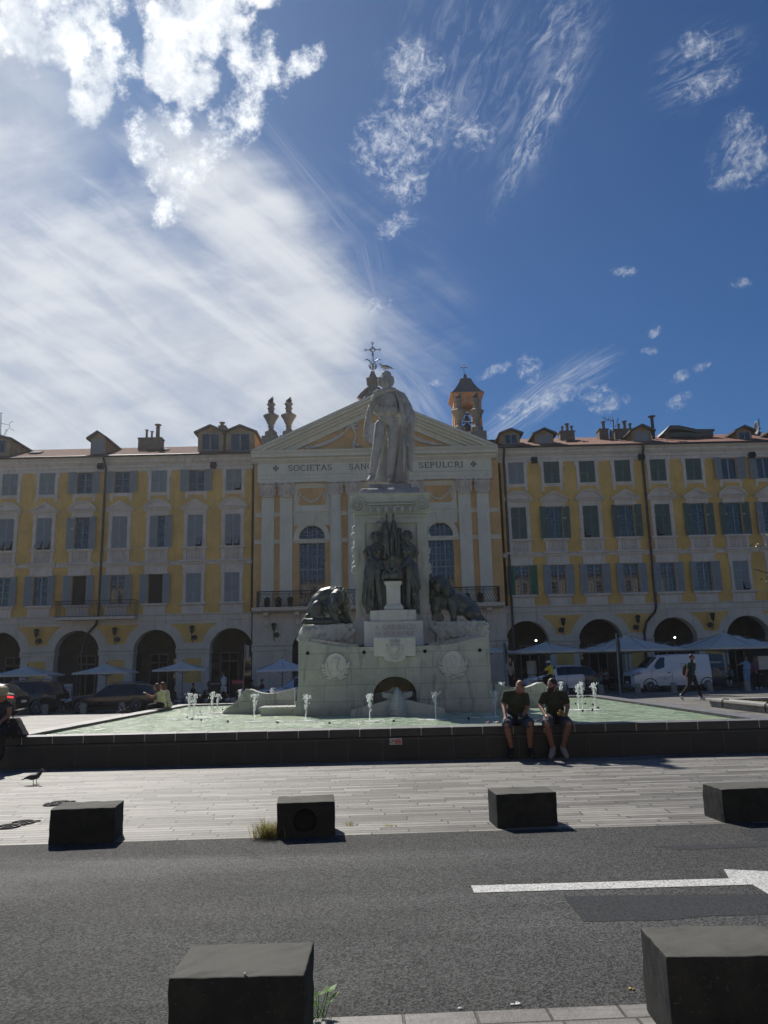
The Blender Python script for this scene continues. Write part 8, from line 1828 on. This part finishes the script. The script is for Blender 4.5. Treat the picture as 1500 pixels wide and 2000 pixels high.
# tufts and small plant
def tuft(cx, cy, n_, h, r, label, mat, seed, lean=.6):
    rn = random.Random(seed); t = T('grass_tuft', label, 'grass tuft', (cx, cy, 0)); mb = MB()
    for k in range(n_):
        a = rn.uniform(0, 6.28); x, y = cx+rn.gauss(0, r), cy+rn.gauss(0, r*.6); L = h*rn.uniform(.4, 1.1); d = Vector((cos(a), sin(a), 0))*lean*L*rn.uniform(.2, 1); w = Vector((-sin(a), cos(a), 0))*.0022; p0 = Vector((x, y, 0)); p1 = p0+d*.35+Vector((0, 0, L*.6)); p2 = p0+d+Vector((0, 0, L*rn.uniform(.65, 1)))
        mb.add([p0-w, p0+w, p1+w*.8, p1-w*.8, p2], [(0, 1, 2, 3), (3, 2, 4)])
    mb.build('blades', mat, t)
g = gr(519, 1637); tuft(g.x+.03, g.y+.03, 520, .20, .07, 'yellow-green grass tuft at the side of the block with the hole', MT['drygrass'], 1, 1.5)
g = gr(683, 1612); tuft(g.x, g.y, 50, .05, .03, 'tiny weed in the paving behind the block with the hole', MT['drygrass'], 2)
g = gr(760, 1614); tuft(g.x, g.y, 30, .03, .03, 'faint weed between paving slabs beyond the holed block', MT['drygrass'], 3)
g = gr(625, 1990); t = T('weed_plant', 'small bright green leafy weed beside the large kerb block with the chipped corner', 'plant', (g.x, g.y, 0)); mb = MB(); rn = random.Random(3)
BRG = MT['weed']; st_ = MB()
for k in range(11):
    a = rn.uniform(0, 6.28); h = rn.uniform(.03, .13); b_ = Vector((g.x+rn.gauss(0, .012), g.y+rn.gauss(0, .012), 0)); tp_ = b_+Vector((cos(a)*.04, sin(a)*.03, h)); st_.tube([b_, tp_], .0018, 4)
    for s in (-1, 1, 0):
        d = Vector((cos(a+s*1.1), sin(a+s*1.1), .45)).normalized(); u = d.cross(Vector((0, 0, 1))).normalized(); l = rn.uniform(.030, .055)
        mb.add([tp_, tp_+d*l*.4+u*l*.32, tp_+d*l, tp_+d*l*.4-u*l*.32], [(0, 1, 2, 3)])
mb.build('leaves', BRG, t); st_.build('stem', BRG, t)
# flat rings added in place of curled shadow and reflection marks
for (x, y, lab) in ((45, 1608, 'curled iron ring set flat in the paving, nearer the road'), (15, 1616, 'partly hidden curled iron ring at the picture edge'), (105, 1572, 'curled iron ring set flat in the paving behind the plain block'), (118, 1569, 'second iron ring close behind the plain block')):
    g = gr(x, y); t = T('shadow_mark_ring', lab, 'iron ring', (g.x, g.y, 0)); mb = MB(); mb.tube([(g.x+.12*cos(a*pi/10), g.y+.12*sin(a*pi/10), .010) for a in range(20)], .009, 6, close=True); mb.tube([(g.x+.05*cos(a*pi/6), g.y+.05*sin(a*pi/6), .010) for a in range(12)], .008, 6, close=True); mb.tube([(g.x-.12, g.y-.02, .012), (g.x+.05, g.y+.03, .014), (g.x+.16, g.y+.08, .010)], .009, 6); mb.build('ring', MT['chrome_dull'] if 'chrome_dull' in MT else MT['iron'], t)
# litter
def bit(x, y, lab, mat, s=.02, z=.006, hz=0):
    g = gr(x, y, hz); t = MB(); rn = random.Random(int(x)); 
    for k in range(5): t.ball((g.x+rn.gauss(0, s*.6), g.y+rn.gauss(0, s*.6), hz+z), (s*rn.uniform(.3, .7), s*rn.uniform(.3, .6), .004), 6, 4)
    tag(t.build('litter', mat, smooth=True), lab, 'litter')
bit(898, 1972, 'small white scrap on the asphalt near the kerb slabs', MT['white'], .012); bit(1012, 1965, 'star-shaped white scrap on the asphalt near the kerb', MT['white'], .02); bit(1236, 1933, 'fallen yellow leaf beside the large arrow-side block', M('yellow_leaf', (.55, .38, .08), .7, .2), .014)
bit(943, 1670, 'white speck on the asphalt before the middle blocks', MT['white'], .012); bit(1175, 1840, 'pale crumb on the dark asphalt between arrow and kerb', MT['white'], .008); bit(478, 1903, 'white bird dropping on top of the large chipped block', MT['white'], .008, .003, .36)
for (x, y, lab, mat) in ((966, 1414, 'crumpled red and white wrapper on the coping beside the bald man', MT['red']), (1053, 1409, 'red snack packet on the coping between the two seated men', MT['red'])):
    g = gr(x, y, CZ); mb = MB(); rn = random.Random(int(x)); 
    for k in range(8): mb.cbox((g.x+rn.gauss(0, .045), g.y+rn.gauss(0, .02), CZ+.02+rn.random()*.012), (.07, .05, .012), m=k % 2, rot=Matrix.Rotation(rn.uniform(-.5, .5), 3, 'Y') @ Matrix.Rotation(rn.uniform(0, 3), 3, 'Z'))
    tag(mb.build('food_wrapper', [mat, MT['white']]), lab, 'wrapper')
# ================================================================ the other side of the square, behind the viewer, sunlit
t = T('opposite_building', 'sunlit yellow house closing the square behind the viewpoint', 'building', (0, -30, 0))
mb = MB(); hl = [(x-.6, x+.6, z, z+2.1) for x in [-48+2.7*k for k in range(36)] for z in (1.2, 6.2, 10.2, 14.0)]; wall_grid(mb, -50, 50, 0, 17, hl, -30, -.25); mb.box(-50, 50, -42, -30.3, 0, 17); mb.build('wall', M('sunlit_stucco', (.60, .50, .36), .95, .1, .7), t)
mb = MB(); mb.box(-50, 50, -30.29, -30.26, .5, 16.5); mb.build('window', MT['dark'], t)
mb = MB(); mb.box(-50.5, 50.5, -42, -29.6, 17, 17.3); mb.build('roof', MT['rooftile'], t)
# ================================================================ haze volume added in place of lens glare, lifting the shaded fronts
m = bpy.data.materials.new('haze_air'); m.use_nodes = True; m.node_tree.nodes.clear(); n = N(m.node_tree); out = n('ShaderNodeOutputMaterial')
pv = n('ShaderNodeVolumePrincipled', {'Color': (1, .98, .95, 1), 'Density': .00038, 'Anisotropy': .68}); n.l.new(pv.outputs[0], out.inputs['Volume'])
mb = MB(); mb.box(-62, 62, -50, 84, -1.6, 27.5); mb.build('haze', m, kind='stuff')
